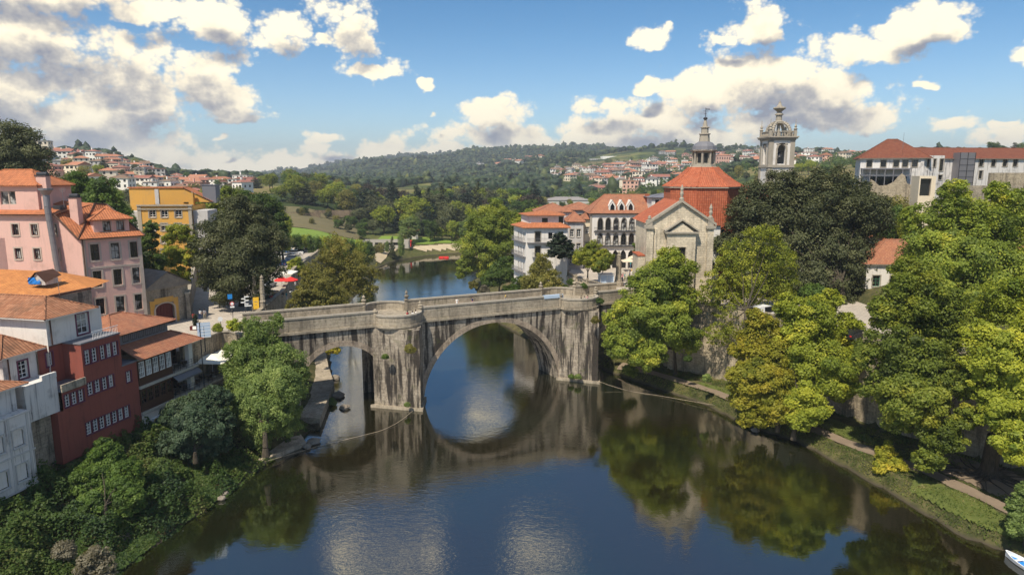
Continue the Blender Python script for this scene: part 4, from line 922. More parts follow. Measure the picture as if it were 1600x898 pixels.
def undergrowth():
    """brambles and ivy over the left bank"""
    g = np.random.default_rng(9); n = 330000; y = g.uniform(30, 92, n); x = g.uniform(-56, -27, n); dr = sdf(x, y, RIVER)
    k = (dr > -.5)&(dr < 16)&(g.random(n) < np.clip(1.2-dr*.02, .3, 1)); k &= ~((y > 80)&(fbm(x*.3, y*.3) < .5)); x, y, dr = x[k], y[k], dr[k]; n = len(x)
    H = np.clip((fbm(x*.42, y*.42, 3)-.36)*8.0, .15, 3.0)*np.clip((dr+1.2)/2.5, .2, 1); z = hgt(x, y)+H*g.random(n)**.35
    nn = np.stack([g.normal(size=n)*.6+.25, g.normal(size=n)*.6-.2, np.abs(g.normal(size=n))*.6+.5], 1); nn /= np.linalg.norm(nn, axis=1)[:, None]
    a = g.normal(size=(n, 3)); a -= (a*nn).sum(1)[:, None]*nn; a /= np.linalg.norm(a, axis=1)[:, None]; b = np.cross(nn, a); s = .27*g.uniform(.5, 1.4, n)[:, None]; p = np.stack([x, y, z], 1)
    V = np.stack([p-a*s*.5, p+b*s*.33, p+a*s*.5, p-b*s*.33], 1).reshape(-1, 3).astype('f')
    me = bpy.data.meshes.new('undergrowth'); me.vertices.add(4*n); me.vertices.foreach_set('co', V.ravel()); me.loops.add(4*n); me.loops.foreach_set('vertex_index', np.arange(4*n, dtype='i'))
    me.polygons.add(n); me.polygons.foreach_set('loop_start', np.arange(0, 4*n, 4, dtype='i')); me.update(calc_edges=True)
    ti = np.clip((fbm(x*.22+9, y*.22, 3)-.2)*1.3+g.normal(0, .1, n), 0, 1).astype('f'); at = me.attributes.new('tint', 'FLOAT', 'FACE'); at.data.foreach_set('value', ti)
    me.materials.append(leafmat('bramble_leaves', [(0, (.03, .055, .03)), (.3, (.05, .09, .02)), (.55, (.08, .12, .025)), (.75, (.13, .14, .04)), (.9, (.16, .13, .07)), (1, (.2, .22, .10))]))
    o = bpy.data.objects.new('undergrowth', me); C.objects.link(o); tag(o, 'tangled brambles and ivy covering the left bank below the houses', 'undergrowth', kind='stuff')
undergrowth()
def bank_grass():
    g = np.random.default_rng(19); n = 330000; y = g.uniform(45, 125, n); x = g.uniform(14, 66, n); dr = sdf(x, y, RIVER); path = [(19.8, 121), (25.5, 114.5), (32.5, 105), (36, 96.5), (40.5, 90), (44.5, 82), (48.5, 75.5), (51, 68), (53.5, 60), (56, 45)]
    dp = np.full(n, 1e9)
    for (ax, ay), (bx, by) in zip(path, path[1:]):
        t = np.clip(((x-ax)*(bx-ax)+(y-ay)*(by-ay))/((bx-ax)**2+(by-ay)**2), 0, 1); dp = np.minimum(dp, np.hypot(x-ax-t*(bx-ax), y-ay-t*(by-ay)))
    k = (dr > -.1)&(sdf(x, y, RIGHTP) > .5)&(dp > .95)&(np.hypot(x-54.8, y-73) > 4.0)&(fbm(x*.5, y*.5, 3)+.25*(dr < 1.2) > .44); x, y, dr = x[k], y[k], dr[k]; n = len(x); tall = (dr < 1.3)&(fbm(x*.9+3, y*.9, 2) > .55)
    z = hgt(x, y)+g.random(n)*np.where(tall, .55, .16); nn = np.stack([g.normal(size=n)*.8, g.normal(size=n)*.8, np.abs(g.normal(size=n))*.5+.3], 1); nn /= np.linalg.norm(nn, axis=1)[:, None]
    a = g.normal(size=(n, 3)); a[:, 2] += 1.2; a -= (a*nn).sum(1)[:, None]*nn; a /= np.linalg.norm(a, axis=1)[:, None]; b = np.cross(nn, a); s = .2*g.uniform(.5, 1.4, n)[:, None]; p = np.stack([x, y, z], 1)
    V = np.stack([p-a*s*.5, p+b*s*.2, p+a*s*.5, p-b*s*.2], 1).reshape(-1, 3).astype('f')
    me = bpy.data.meshes.new('bank_grass'); me.vertices.add(4*n); me.vertices.foreach_set('co', V.ravel()); me.loops.add(4*n); me.loops.foreach_set('vertex_index', np.arange(4*n, dtype='i'))
    me.polygons.add(n); me.polygons.foreach_set('loop_start', np.arange(0, 4*n, 4, dtype='i')); me.update(calc_edges=True)
    at = me.attributes.new('tint', 'FLOAT', 'FACE'); at.data.foreach_set('value', np.clip((fbm(x*.35+9, y*.35, 3)-.2)*1.4+g.normal(0, .12, n), 0, 1).astype('f'))
    me.materials.append(leafmat('grass_blades', [(0, (.04, .06, .015)), (.35, (.08, .12, .02)), (.6, (.14, .17, .035)), (.85, (.22, .19, .07)), (1, (.28, .24, .12))]))
    o = bpy.data.objects.new('bank_grass', me); C.objects.link(o); tag(o, 'short grass and weeds along the right bank between the water and the path', 'grass', kind='stuff')
bank_grass()

# ------------------------------------------------------------------ buildings
def window(root, fr, u, z, w, h, frame='wframe', glass='glass', sur=None, nx=2, ny=3, wo=0.0, rev=.26, bar=.05, name='window', sill=None, arch=None, surw=.16):
    """sash, pane and stone surround set in an opening whose lower left corner is (u,z)"""
    b = MB(); t = rev-.07; f = .085
    def bx(a, b_, c, d, m=0): b.box(fr, a, b_, wo+t, wo+rev-.005, c, d, m)
    bx(u, u+f, z, z+h); bx(u+w-f, u+w, z, z+h); bx(u+f, u+w-f, z, z+f); bx(u+f, u+w-f, z+h-f, z+h)
    for i in range(1, nx): c = u+w*i/nx; bx(c-bar/2, c+bar/2, z+f, z+h-f)
    for j in range(1, ny):
        c = z+h*j/ny
        for i in range(nx): bx(u+w*i/nx+bar/2*(i > 0)+f*(i == 0), u+w*(i+1)/nx-bar/2*(i < nx-1)-f*(i == nx-1), c-bar/2, c+bar/2)
    o = b.build(name, M[frame], root)
    g = MB(); g.poly([fr(u, wo+rev+.01, z), fr(u+w, wo+rev+.01, z), fr(u+w, wo+rev+.01, z+h), fr(u, wo+rev+.01, z+h)]); g.build('pane', M[glass], o)
    if sur:
        s = MB(); p = .05; q = surw
        s.box(fr, u-q, u, wo-p, wo+.02, z-q, z+h+q); s.box(fr, u+w, u+w+q, wo-p, wo+.02, z-q, z+h+q)
        s.box(fr, u, u+w, wo-p, wo+.02, z+h, z+h+q); s.box(fr, u, u+w, wo-p-.06, wo+.02, z-q, z)
        s.build('surround', M[sur], o)
    return o
def H(u, z, w, h, *a): return (u, u+w, z, z+h, *a)
def shell(b, fr, u0, u1, w0, w1, z0, z1, m=0, front=None, right=None, back=None, left=None, rev=.26):
    """four walls with openings; right/left holes are given in each wall's own frame"""
    b.wall(fr.at(u0, w0), 0, u1-u0, z0, z1, [(h[0]-u0, h[1]-u0, *h[2:]) for h in (front or [])], m=m, rev=rev)
    b.wall(fr.at(u1, w0, 1), 0, w1-w0, z0, z1, right or [], m=m, rev=rev)
    b.wall(fr.at(u1, w1, 2), 0, u1-u0, z0, z1, back or [], m=m, rev=rev)
    b.wall(fr.at(u0, w1, 3), 0, w1-w0, z0, z1, left or [], m=m, rev=rev)
def inner(b, fr, u0, u1, w0, w1, z0, z1, m): b.box(fr, u0+.4, u1-.4, w0+.4, w1-.4, z0, z1, m)

# ---- pink building on the plaza corner
def pink_building():
    f = Fr(-60.1, 95, .7, .71); root = thing('pink_building', 'large pink plastered building with orange roofs, grey stone window frames and two chimneys', 'building', (*f(0, 0, 0)[:2], ZL))
    g = Fr(-60.1-.99*16, 95+.1*16, .99, -.1)         # long side wall, seen from the river; its far right end is the corner
    L = 16*math.hypot(.99, .1)
    fw = [(1.0, 1.1), (3.6, 1.1), (6.1, 1.0)]; rows = [16.0, 20.0, 23.8]
    b = MB(); holes = [H(u, z, w, 2.3) for u, w in fw for z in rows]
    b.wall(f, 0, 7.6, ZL-1, 27.0, holes)
    lw = [(L-u-1.05, z, 1.0, 1.55) for u in (3.4, 6.3, 9.2) for z in (27.4, 24.0)]+[(L-14, 21.5, 1.6, 3.0)]
    b.wall(g, 0, L, ZL-1, 27.0, [H(u, z, w, h) if z < 25 else H(u, 24, .01, .01) for u, z, w, h in lw if z < 25])
    b.wall(g, 0, L-3.4, 27.0, 30.2, [H(u, z, w, h) for u, z, w, h in lw if z > 25])
    b.poly([g(L-3.4, 0, 27), g(L, 0, 27), g(L-3.4, 0, 30.2)])
    b.wall(f.at(7.6, 0, 1), 0, 9, ZL-1, 27.0); b.wall(f.at(7.6, 9, 2), 0, 18, ZL-1, 27)
    b.build('wall', M['pinks'], root)
    for u, w in fw:
        for i, z in enumerate(rows): window(root, f, u, z, w, 2.3, 'dframe', 'curtain' if (u+i) % 2 > 1 else 'glass', 'pinktrim', 2, 2, surw=.24)
    for u, z, w, h in lw: window(root, g, u, z, w, h, 'dframe' if z < 22 else 'brownw', 'curtain', 'pinktrim', 3 if z > 22 else 5, 1 if z > 22 else 8, surw=.2)
    t = MB()
    t.box(f, -.05, .45, -.09, .0, ZL-1, 26.7); t.box(f, 7.2, 7.65, -.09, 0, ZL-1, 26.7); t.box(f, .45, 7.2, -.08, 0, 22.6, 22.9); t.box(f, -.1, 7.7, -.14, 0, 26.7, 27.0)
    t.build('quoins', M['pinktrim'], root)
    # roofs: skirt from the low eave up to the flat ridge line, then the hipped top
    r = MB(); A = f(-.5, -.6, 27.0); B_ = f(8.1, -.6, 27.0); Cc = f(8.1, 9, 27.0); R0 = g(L-3.6, .2, 30.4); R1 = f(3.4, 5.2, 31.6); R2 = f(5.2, 6, 31.4)
    R3 = g(L-9, 6.5, 31.6)
    r.poly([A, B_, R2, R1]); r.poly([A, R1, R0]); r.poly([B_, Cc, R2]); gl = g(-1, -.55, 30.35); gr = g(L-3.2, -.55, 30.35)
    r.poly([gl, gr, R1, g(L-9, 5.6, 32.2), g(-1, 5.6, 32.2)]); r.poly([R1, R2, f(6, 12, 31), g(-1, 10, 30.5), g(-1, 5.6, 32.2), g(L-9, 5.6, 32.2)])
    r.build('roof', M['orange'], root)
    e = MB(); e.box(f, -.45, 8.05, -.55, 0, 26.86, 26.99); e.box(g, -.5, L-3.4, -.5, 0, 30.18, 30.32); 
    for p0, p1 in ((gr, A), (R1, A), (R1, R2), (R2, B_)): e.tube(p0, p1, .12, .12, 6)
    e.tube(f(.1, -.2, ZL), f(.1, -.2, 27), .07); e.build('gutter', M['brownw'], root)
    d = thing_part = MB(); dz0, dz1 = 27.3, 29.5
    d.wall(f, 1.8, 6.4, dz0, dz1, [H(3.0, 27.75, 1.0, 1.45), H(4.75, 27.75, 1.0, 1.45)], w=.5); d.wall(f.at(6.4, .5, 1), 0, 3.6, dz0, dz1); d.wall(f.at(1.8, 4.1, 3), 0, 3.6, dz0, dz1)
    do = d.build('dormer', M['pinks'], root)
    dr = MB(); dr.hip(f, 1.8, 6.4, .5, 5.2, 29.5, 1.5, over=.5, me=0); dr.build('dormer_roof', M['orange'], do)
    for u in (3.0, 4.75): window(do, f, u, 27.75, 1.0, 1.45, 'brownw', 'curtain', 'pinktrim', 3, 1, wo=.5, surw=.1)
    # raised block with its own hipped roof, chimneys, duct
    k = MB(); zb = 30.2
    k.wall(g, L-17.5, L-6.8, zb, 34.3, [H(L-12.6, 31.6, 2.4, 1.9)], w=1.2); k.wall(g.at(L-6.8, 1.2, 1), 0, 6.5, zb-1, 34.3); kk = k.build('raised_block', M['pinks'], root)
    window(kk, g, L-12.6, 31.6, 2.4, 1.9, 'pinktrim', 'curtain', None, 2, 1, wo=1.2, bar=.2)
    k = MB(); k.hip(g, L-17.5, L-6.8, 1.2, 7.6, 34.3, 2.2, over=.5, me=0); k.build('upper_roof', M['orange'], kk)
    for (u, w, z0, z1, sx) in ((L-6.4, 1.6, 30, 35.6, .75), (L-1.6, 1.2, 27.6, 32.6, .62)):
        c = MB(); c.box(g, u-sx, u+sx, w, w+.9, z0, z1); co_ = c.build('chimney', M['pinks'], root)
        c = MB(); c.box(g, u-sx-.12, u+sx+.12, w-.12, w+1.02, z1, z1+.12); c.tube(g(u-sx, w+.45, z1+.25), g(u+sx, w+.45, z1+.25), .3, .3, 10); c.build('chimney_cowl', M['darkmetal'], co_)
    c = MB(); c.tube(g(L-3.2, -.75, 21.0), g(L-3.9, -.75, 31.4), .42, .42, 12); c.tube(g(L-3.9, -.75, 31.4), g(L-4.0, -.6, 33.0), .42, .42, 12); c.tube(g(L-4.0, -.6, 33.0), g(L-4.0, -.6, 33.7), .42, .85, 12); c.tube(g(L-4.0, -.6, 33.7), g(L-4.0, -.6, 33.95), .9, .9, 12)
    for z in np.arange(21.5, 31, 1.0): c.tube(g(L-3.2-.7*(z-21)/10.4, -.75, z), g(L-3.2-.7*(z-21)/10.4, -.75, z+.07), .45, .45, 12)
    c.build('exhaust_duct', M['greymetal'], root)
    c = MB(); c.box(g, L-5.0, L-3.6, 1.6, 2.5, 30.9, 31.5); c.build('skylight', M['darkmetal'], root)
    return root
pink_building()

# ---- red riverside house with its white upper storeys
def red_house():
    f = STR; root = thing('red_house', 'tall red plastered riverside house with purple-framed windows and white upper storey under brown tiles', 'house', (*f(0, 0, 0)[:2], 6))
    b = MB()
    bot = [(2.95+i*.88, 8.3, .80, 1.4) for i in range(7)]; mid = [(3.65, 12.5, .8, 1.4), (4.6, 12.5, .8, 1.4), (5.6, 12.5, .75, 1.4), (6.5, 12.5, .75, 1.4)]
    top = [(3.7, 15.9, .78, 1.55), (4.62, 15.9, .78, 1.55), (5.75, 15.9, .72, 1.55), (6.62, 15.9, .72, 1.55), (7.48, 15.9, .72, 1.55)]; an = [(9.0, 12.3, .75, 1.3)]
    lb = [(.75, 12.15, .72, 1.35), (1.6, 12.15, .72, 1.35), (2.45, 12.15, .72, 1.35)]
    b.wall(f, -.2, 10.7, 6.4, 11.9, [H(*h) for h in bot]); b.wall(f, .5, 3.4, 11.9, 13.9, [H(*h) for h in lb]); b.wall(f, 3.4, 8.6, 11.9, 18.2, [H(*h) for h in mid+top])
    b.wall(f, 8.6, 10.7, 11.9, 14.4, [H(*h) for h in an])
    b.wall(f.at(-.2, 6, 3), 0, 6, 6.4, 11.9); b.wall(f.at(3.4, 2.4, 3), 0, 2.4, 14.3, 18.2); b.wall(f.at(10.7, 0, 1), 0, 6, 5, 14.4); b.wall(f.at(8.6, 0, 1), 0, 2.5, 14.4, 18.2); b.wall(f.at(8.6, 2.5, 2), 0, 5.2, 14.4, 18.2)
    b.wall(f, .45, 3.4, 14.3, 18.2, [H(1.35, 16.2, .8, 1.45)], w=2.4)
    b.poly([f(-.2, 0, 6.4), f(10.7, 0, 6.4), f(10.7, 6, 6.4), f(-.2, 6, 6.4)][::-1]); b.poly([f(-.2, 0, 11.9), f(.5, 0, 11.9), f(.5, 6, 11.9), f(-.2, 6, 11.9)])
    b.build('wall', M['redp'], root)
    for h in bot+mid+top+lb+an: window(root, f, *h, 'wframe', 'curtain' if random.random() < .4 else 'glass', 'pframe', 2, 4, surw=.07, bar=.06)
    window(root, f, 1.35, 16.2, .8, 1.45, 'wframe', 'glass', 'pframe', 2, 4, wo=2.4, surw=.12, bar=.06)
    for q_ in ((.45, 3.4, -.15, 2.4, 13.9, 14.3), (3.3, 8.7, -.1, 2.2, 18.2, 18.34), (8.5, 10.8, -.1, 2.4, 14.4, 14.55)): t = MB(); t.box(f, *q_); t.build('ledge', M['slate'], root)
    t = MB(); t.box(f, .4, 3.4, -.22, -.05, 13.3+.6, 14.7); t.build('balcony_parapet', M['gstone'], root)
    # weathered white wing at the left
    w = MB(); w.wall(f, -3.2, .45, 11.9, 15.6, [], w=.35); w.wall(f, -3.2, .45, 15.6, 18.4, [H(-1.6, 15.75, 1.0, 1.75)], w=2.6); w.wall(f.at(.45, .35, 1), 0, 2.3, 11.9, 15.6)
    w.wall(f.at(-3.2, 12, 3), 0, 11.65, 9, 15.6); w.wall(f.at(-3.2, 14, 3), 0, 11.4, 15.6, 18.4); w.poly([f(-3.2, .35, 15.6), f(.45, .35, 15.6), f(.45, 2.6, 15.6), f(-3.2, 2.6, 15.6)])
    w.box(f, -1.2, .45, .3, .6, 15.6, 16.1)
    wo = w.build('white_wing', M['whited'], root)
    window(wo, f, -1.6, 15.75, 1.0, 1.75, 'wframe', 'glass', 'pframe', 2, 4, wo=2.6, surw=.14)
    r = MB(); r.hip(f, -3.2, .45, 2.6, 14, 18.4, 1.7, over=.7, axis='w', me=1); r.build('wing_roof', [M['brown'], M['white']], root)
    # white upper house
    u = MB(); u.wall(f, 1.6, 8.6, 18.34, 21.3, [H(5.3, 18.7, 1.5, 2.2)], w=2.2); u.wall(f.at(1.6, 14, 3), 0, 11.8, 15, 21.3); u.wall(f.at(8.6, 2.2, 1), 0, 4.5, 14.4, 19.6); u.wall(f.at(7.0, 2.2, 1), 0, 12, 19.6, 21.3)
    uo = u.build('upper_storey', M['white'], root)
    window(uo, f, 5.3, 18.7, 1.5, 2.2, 'wframe', 'curtain', 'pframe', 2, 3, wo=2.2, surw=.16)
    r = MB(); r.hip(f, 1.6, 7.0, 2.2, 14, 21.3, 1.7, over=.7, axis='w', me=1); r.build('upper_roof', [M['brown'], M['white']], root)
    for q_ in ((2.0, 2.08, 18.4, 21.1), (-2.7, 2.45, 15.6, 18.3)): p = MB(); p.tube(f(q_[0], q_[1], q_[2]), f(q_[0], q_[1], q_[3]), .07); p.build('drainpipe', M['brownw'], root)
    rl = MB()
    for i in range(17): rl.tube(f(5+i*.21, -.0, 18.34), f(5+i*.21, -.0, 19.2), .018, n=4)
    rl.tube(f(4.9, 0, 19.2), f(8.5, 0, 19.2), .03, n=5); rl.build('railing', M['wframe'], root)
    s = MB(); s.box(f, -.1, 10.5, 1.8, 6, 2, 6.38); s.box(f, 9.0, 9.5, .3, .8, 2, 6.3); s.box(f, 3, 3.5, .3, .8, 2, 6.3); s.box(f, -3.2, -.22, .9, 6, 2, 11.88); s.build('foundation', M['gstone'], root)
    c = MB(); c.box(f, 9.0, 9.9, 2.6, 3.6, 14.5, 16.2); c.build('chimney', M['white'], root)
red_house()
def aerial(x, y, z, h, label):
    b = MB(); b.tube((x, y, z), (x, y, z+h), .03, n=5)
    for k in range(5): b.tube((x-.5+.05*k, y, z+h-.1-.12*k), (x+.5-.05*k, y, z+h-.1-.12*k), .015, n=4)
    b.tube((x, y-.5, z+h-.35), (x, y+.5, z+h-.35), .02, n=4); tag(b.build('antenna', M['greymetal']), label, 'antenna')
aerial(-60, 92, 31.5, 2.6, 'television aerial on the orange roof of the pink building')
aerial(-50.5, 75, 22.6, 2.0, 'television aerial on the brown roof above the red house')
aerial(-46.5, 83, 18.7, 1.8, 'television aerial on the restaurant roof')

# ---- grey house cut by the left edge
def grey_house():
    f = Fr(-47.2, 58, .228, .974); root = thing('grey_house', 'peeling grey-white riverside house with arched blind windows, cut by the left edge', 'house', (*f(0, 0, 0)[:2], 5))
    b = MB(); lo = [(u, z, 1.15, 1.7) for u in (-1.4, .6, 2.6) for z in (7.2, 10.6)]
    b.wall(f, -4, 4.6, 6.3, 13.7, [(*H(*h), h[1]+1.3, 'round') for h in lo], rev=.12); b.wall(f.at(4.6, 0, 1), 0, 9, 6.3, 13.7)
    b.wall(f, -4, 4.4, 13.7, 16.2, [H(1.0, 14.6, 1.4, 1.2), H(-1.2, 14.6, 1.4, 1.2)], w=1.2); b.wall(f.at(4.4, 1.2, 1), 0, 8, 13.7, 16.2)
    b.poly([f(-4, 0, 13.7), f(4.6, 0, 13.7), f(4.6, 9, 13.7), f(-4, 9, 13.7)]); b.poly([f(-4, 0, 6.3), f(4.6, 0, 6.3), f(4.6, 9, 6.3), f(-4, 9, 6.3)][::-1])
    b.build('wall', M['whited'], root)
    for u, z, w, h in lo: t = MB(); t.box(f, u+.08, u+w-.08, .14, .2, z+.06, z+h); t.build('blind_panel', M['white'], root)
    t = MB()
    for z in (6.3, 9.75, 13.55): t.box(f, -4, 4.68, -.1, 0, z, z+.16)
    for u in (-1.65, .25, 2.2, 4.1): t.box(f, u, u+.2, -.06, 0, 6.46, 9.75); t.box(f, u, u+.2, -.06, 0, 9.91, 13.55)
    for u, z, w, h in lo: t.box(f, u-.1, u+w+.1, -.16, 0, z-.16, z); t.box(f, u-.12, u-.01, -.07, 0, z, z+h+.1); t.box(f, u+w+.01, u+w+.12, -.07, 0, z, z+h+.1); t.box(f, u, u+w, -.07, 0, z+h+.01, z+h+.1)
    t.build('mouldings', M['greyp'], root)
    for u in (1.0, -1.2): window(root, f, u, 14.6, 1.4, 1.2, 'wframe', 'curtain', None, 3, 1, wo=1.2)
    r = MB(); r.hip(f, -5, 4.4, 1.2, 9, 16.2, 1.5, over=.8, axis='u', me=1); r.build('roof', [M['brown'], M['white']], root)
    s = MB(); s.box(f, -4, 4.2, 1.5, 8, 0, 6.28); s.box(f, 4.62, 6.3, 2.4, 9, 2, 14.5); s.build('foundation', M['gstone'], root)
    c = MB(); c.box(f, 2.2, 2.9, 5, 5.7, 16.8, 19.4); c.box(f, 2.1, 3.0, 4.9, 5.8, 19.4, 19.6); c.build('chimney', M['greyp'], root)
grey_house()

# ---- restaurant with glazed timber galleries and terraces
def restaurant():
    f = STR; root = thing('restaurant_building', 'brown-roofed restaurant with dark timber glazing and open river terraces', 'restaurant', (*f(11, 0, 0)[:2], 5))
    w = MB(); w.wall(f, 10.75, 16, 4.5, 7.75, []); w.wall(f, 16, 29, 4, 7.75, [], w=1.0); w.box(f, 19.6, 20.3, .1, .7, 8.25, 14.4); w.box(f, 16.5, 20.6, 5, 9, 8.2, 14.5); w.wall(f.at(20.6, 5, 1), 0, 4, 8, 15)
    w.box(f, 10.8, 16, 3.5, 9, 8.2, 14.4); w.build('wall', M['white'], root)
    w = MB(); w.box(f, 10.74, 17, -.02, 1, 2.5, 5.8); w.box(f, 16.1, 29.2, .6, 1.1, 1.5, 7.7); w.build('stone_base', M['gstone'], root)
    s = MB(); s.box(f, 10.7, 20.9, -.25, 9, 11.0, 11.3); s.box(f, 10.7, 30, -.25, 6, 7.8, 8.12); s.box(f, 10.7, 21, -.3, 0, 14.45, 14.62); s.build('floor_slab', M['concrete'], root)
    # glazed galleries
    for z0, z1, u1 in ((8.12, 11.0, 16.2), (11.3, 14.45, 16.4)):
        g = MB(); g.box(f, 10.85, u1, .0, .12, z0, z0+.95)
        n = 5; 
        for i in range(n+1): u = 10.85+(u1-10.85)*i/n; g.box(f, u-.09 if i else u, u+.09 if i < n else u, -.02, .14, z0+.95, z1)
        g.box(f, 10.85, u1, -.015, .135, z1-.3, z1-.003)
        go = g.build('timber_gallery', M['brownw'], root)
        for i in range(n):
            u = 10.85+(u1-10.85)*i/n+.1; window(go, f, u, z0+.97, (u1-10.85)/n-.2, z1-z0-1.3, 'wframe' if z0 > 10 else 'brownw', 'curtain' if z0 > 10 else 'glass', None, 3 if z0 > 10 else 2, 3, rev=.1)
    for u0, z0 in ((16.6, 8.2), (16.6, 11.35)):
        g = MB(); g.box(f, u0, u0+3.6, 2.6, 2.7, z0, z0+2.8)
        go = g.build('glass_front', M['glass'], root); q = MB()
        for i in range(5): q.box(f, u0+i*.9-.05, u0+i*.9+.05, 2.5, 2.6, z0, z0+2.8)
        q.box(f, u0, u0+3.6, 2.52, 2.58, z0+1.0, z0+1.1); q.build('mullions', M['brownw'], go)
    r = MB(); A = [f(10.4, -.8, 14.6), f(21.6, -.8, 14.6), f(21.6, 9.5, 14.6), f(10.4, 9.5, 14.6)]; B_ = [f(12.3, 2.2, 16.1), f(19.0, 2.2, 16.1), f(19.0, 8, 16.1), f(12.3, 8, 16.1)]
    A[0] = f(10.4, -.8, 14.6); B_[0] = f(10.4, 2.2, 16.1)
    for i in (0, 1, 2): r.poly([A[i], A[(i+1) % 4], B_[(i+1) % 4], B_[i]])
    r.tube(A[1], B_[1], .13, .13, 5); r.build('lower_roof', M['brownred'], root)
    c = MB(); c.box(f, 10.6, 18.8, 2.3, 8, 15.9, 17.5); co_ = c.build('clerestory', M['slate'], root)
    for i in range(6): window(co_, f, 11.4+i*1.2, 16.3, 1.0, .95, 'dframe', 'glass', None, 3, 1, wo=2.1)
    r = MB(); r.hip(f, 9.4, 18.9, 1.9, 9.5, 17.5, 1.6, over=.5, axis='u', end0=True, me=1); r.build('upper_roof', [M['brownred'], M['brownw']], root)
    rl = MB()
    for z0, ua, ub in ((11.3, 16.4, 20.8), (8.12, 16.2, 29.8)):
        n = int((ub-ua)/.9)
        for i in range(n+1): u = ua+(ub-ua)*i/n; rl.tube(f(u, -.2, z0), f(u, -.2, z0+1.0), .025, n=4)
        for dz in (.35, .7, 1.0): rl.tube(f(ua, -.2, z0+dz), f(ub, -.2, z0+dz), .02, n=4)
    rl.build('railing', M['darkmetal'], root)
    m_ = MB(); m_.tube(f(21.3, -.5, 8), f(21.3, -.5, 16.8), .06); m_.build('pole', M['darkmetal'], root)
    aw = MB(); aw.poly([f(16.2, -.1, 10.9), f(20.8, -.1, 10.9), f(20.8, -.8, 10.4), f(16.2, -.8, 10.4)]); aw.box(f, 16.2, 20.8, -.84, -.78, 10.2, 10.42); aw.build('awning', M['slate'], root)
    for i in range(5):
        a = MB(); u = 11.0+i*1.05; a.box(f, u, u+.85, -.45, -.03, 6.3, 6.95); o = a.build('air_conditioner', M['wframe'], root, 'tan-faced unit' if i == 1 else None)
        q = MB(); p = f(u+.33, -.46, 6.62); q.tube(p, f(u+.33, -.49, 6.62), .27, .27, 14); q.build('fan_grille', M['black'] if i != 1 else M['banner'], o)
restaurant()

# ---- low house with orange roof and broken dormer covered by a tarpaulin
def orange_house():
    f = Fr(-53.0, 78.5, .94, -.12); f = Fr(*D(-60, 470, 80)[:2], .995, .10); root = thing('orange_roofed_house', 'low house with a bright orange roof and a dormer patched with blue tarpaulin', 'house', (*f(0, 0, 0)[:2], ZL))
    P = lambda px, py, Y: D(px, py, Y)
    r = MB(); A = P(-60, 470, 76); A2 = P(62, 466, 76); B_ = P(142, 450, 81); Cc = P(88, 424, 88); Dd = P(-60, 418, 88)
    r.poly([A, A2, B_, Cc, Dd]); r.poly([Cc, B_, (B_[0]-3, B_[1]+9, B_[2]-.5), (Dd[0], Dd[1]+8, B_[2])]); r.build('roof', M['orange2'], root)
    w = MB(); dn = lambda p, z: (p[0], p[1], z)
    for p, q in ((A, A2), (A2, B_)): w.poly([dn(p, ZL-1), dn(q, ZL-1), (q[0], q[1], q[2]-.15), (p[0], p[1], p[2]-.15)])
    w.build('wall', M['gstone'], root)
    q = MB()
    for p, s in ((A, A2), (A2, B_)): q.tube(p, s, .14, .14, 6)
    q.build('gutter', M['brownw'], root)
    fd = Fr(*P(47, 445, 80)[:2], .99, -.1); z = P(47, 445, 80)[2]; d = MB(); W_ = 1.5
    d.poly([fd(0, 0, z), fd(W_*1.3, 0, z), fd(W_*1.3, 0, z+.5), fd(W_*.65, 0, z+1.4), fd(0, 0, z+.5)]); d.poly([fd(0, 0, z), fd(0, 0, z+.5), fd(0, 2, z+.9), fd(0, 2, z)]); d.poly([fd(W_*1.3, 0, z), fd(W_*1.3, 2, z), fd(W_*1.3, 2, z+.9), fd(W_*1.3, 0, z+.5)])
    do = d.build('dormer', M['greyp'], root)
    t = MB(); t.poly([fd(-.25, -.25, z+.35), fd(W_*.65, -.25, z+1.55), fd(W_*.65, 2.6, z+1.6), fd(-.25, 2.4, z+.9)]); t.poly([fd(W_*.65, -.25, z+1.55), fd(W_*1.3+.25, -.25, z+.35), fd(W_*1.3+.25, 2.4, z+.9), fd(W_*.65, 2.6, z+1.6)]); t.build('dormer_roof', M['brownw'], do)
    t = MB(); g = random.Random(4)
    pts = [[fd(-.1+.22*i, -.08-.12*g.random(), z+.08+.2*j+.1*g.random()-(.1 if i > 4 and j > 2 else 0)) for i in range(8)] for j in range(5)]
    for j in range(4):
        for i in range(7):
            if (i, j) not in ((5, 3), (6, 3), (5, 2), (4, 3)): t.poly([pts[j][i], pts[j][i+1], pts[j+1][i+1], pts[j+1][i]])
    t.build('tarpaulin', M['bluetarp'], do)
orange_house()

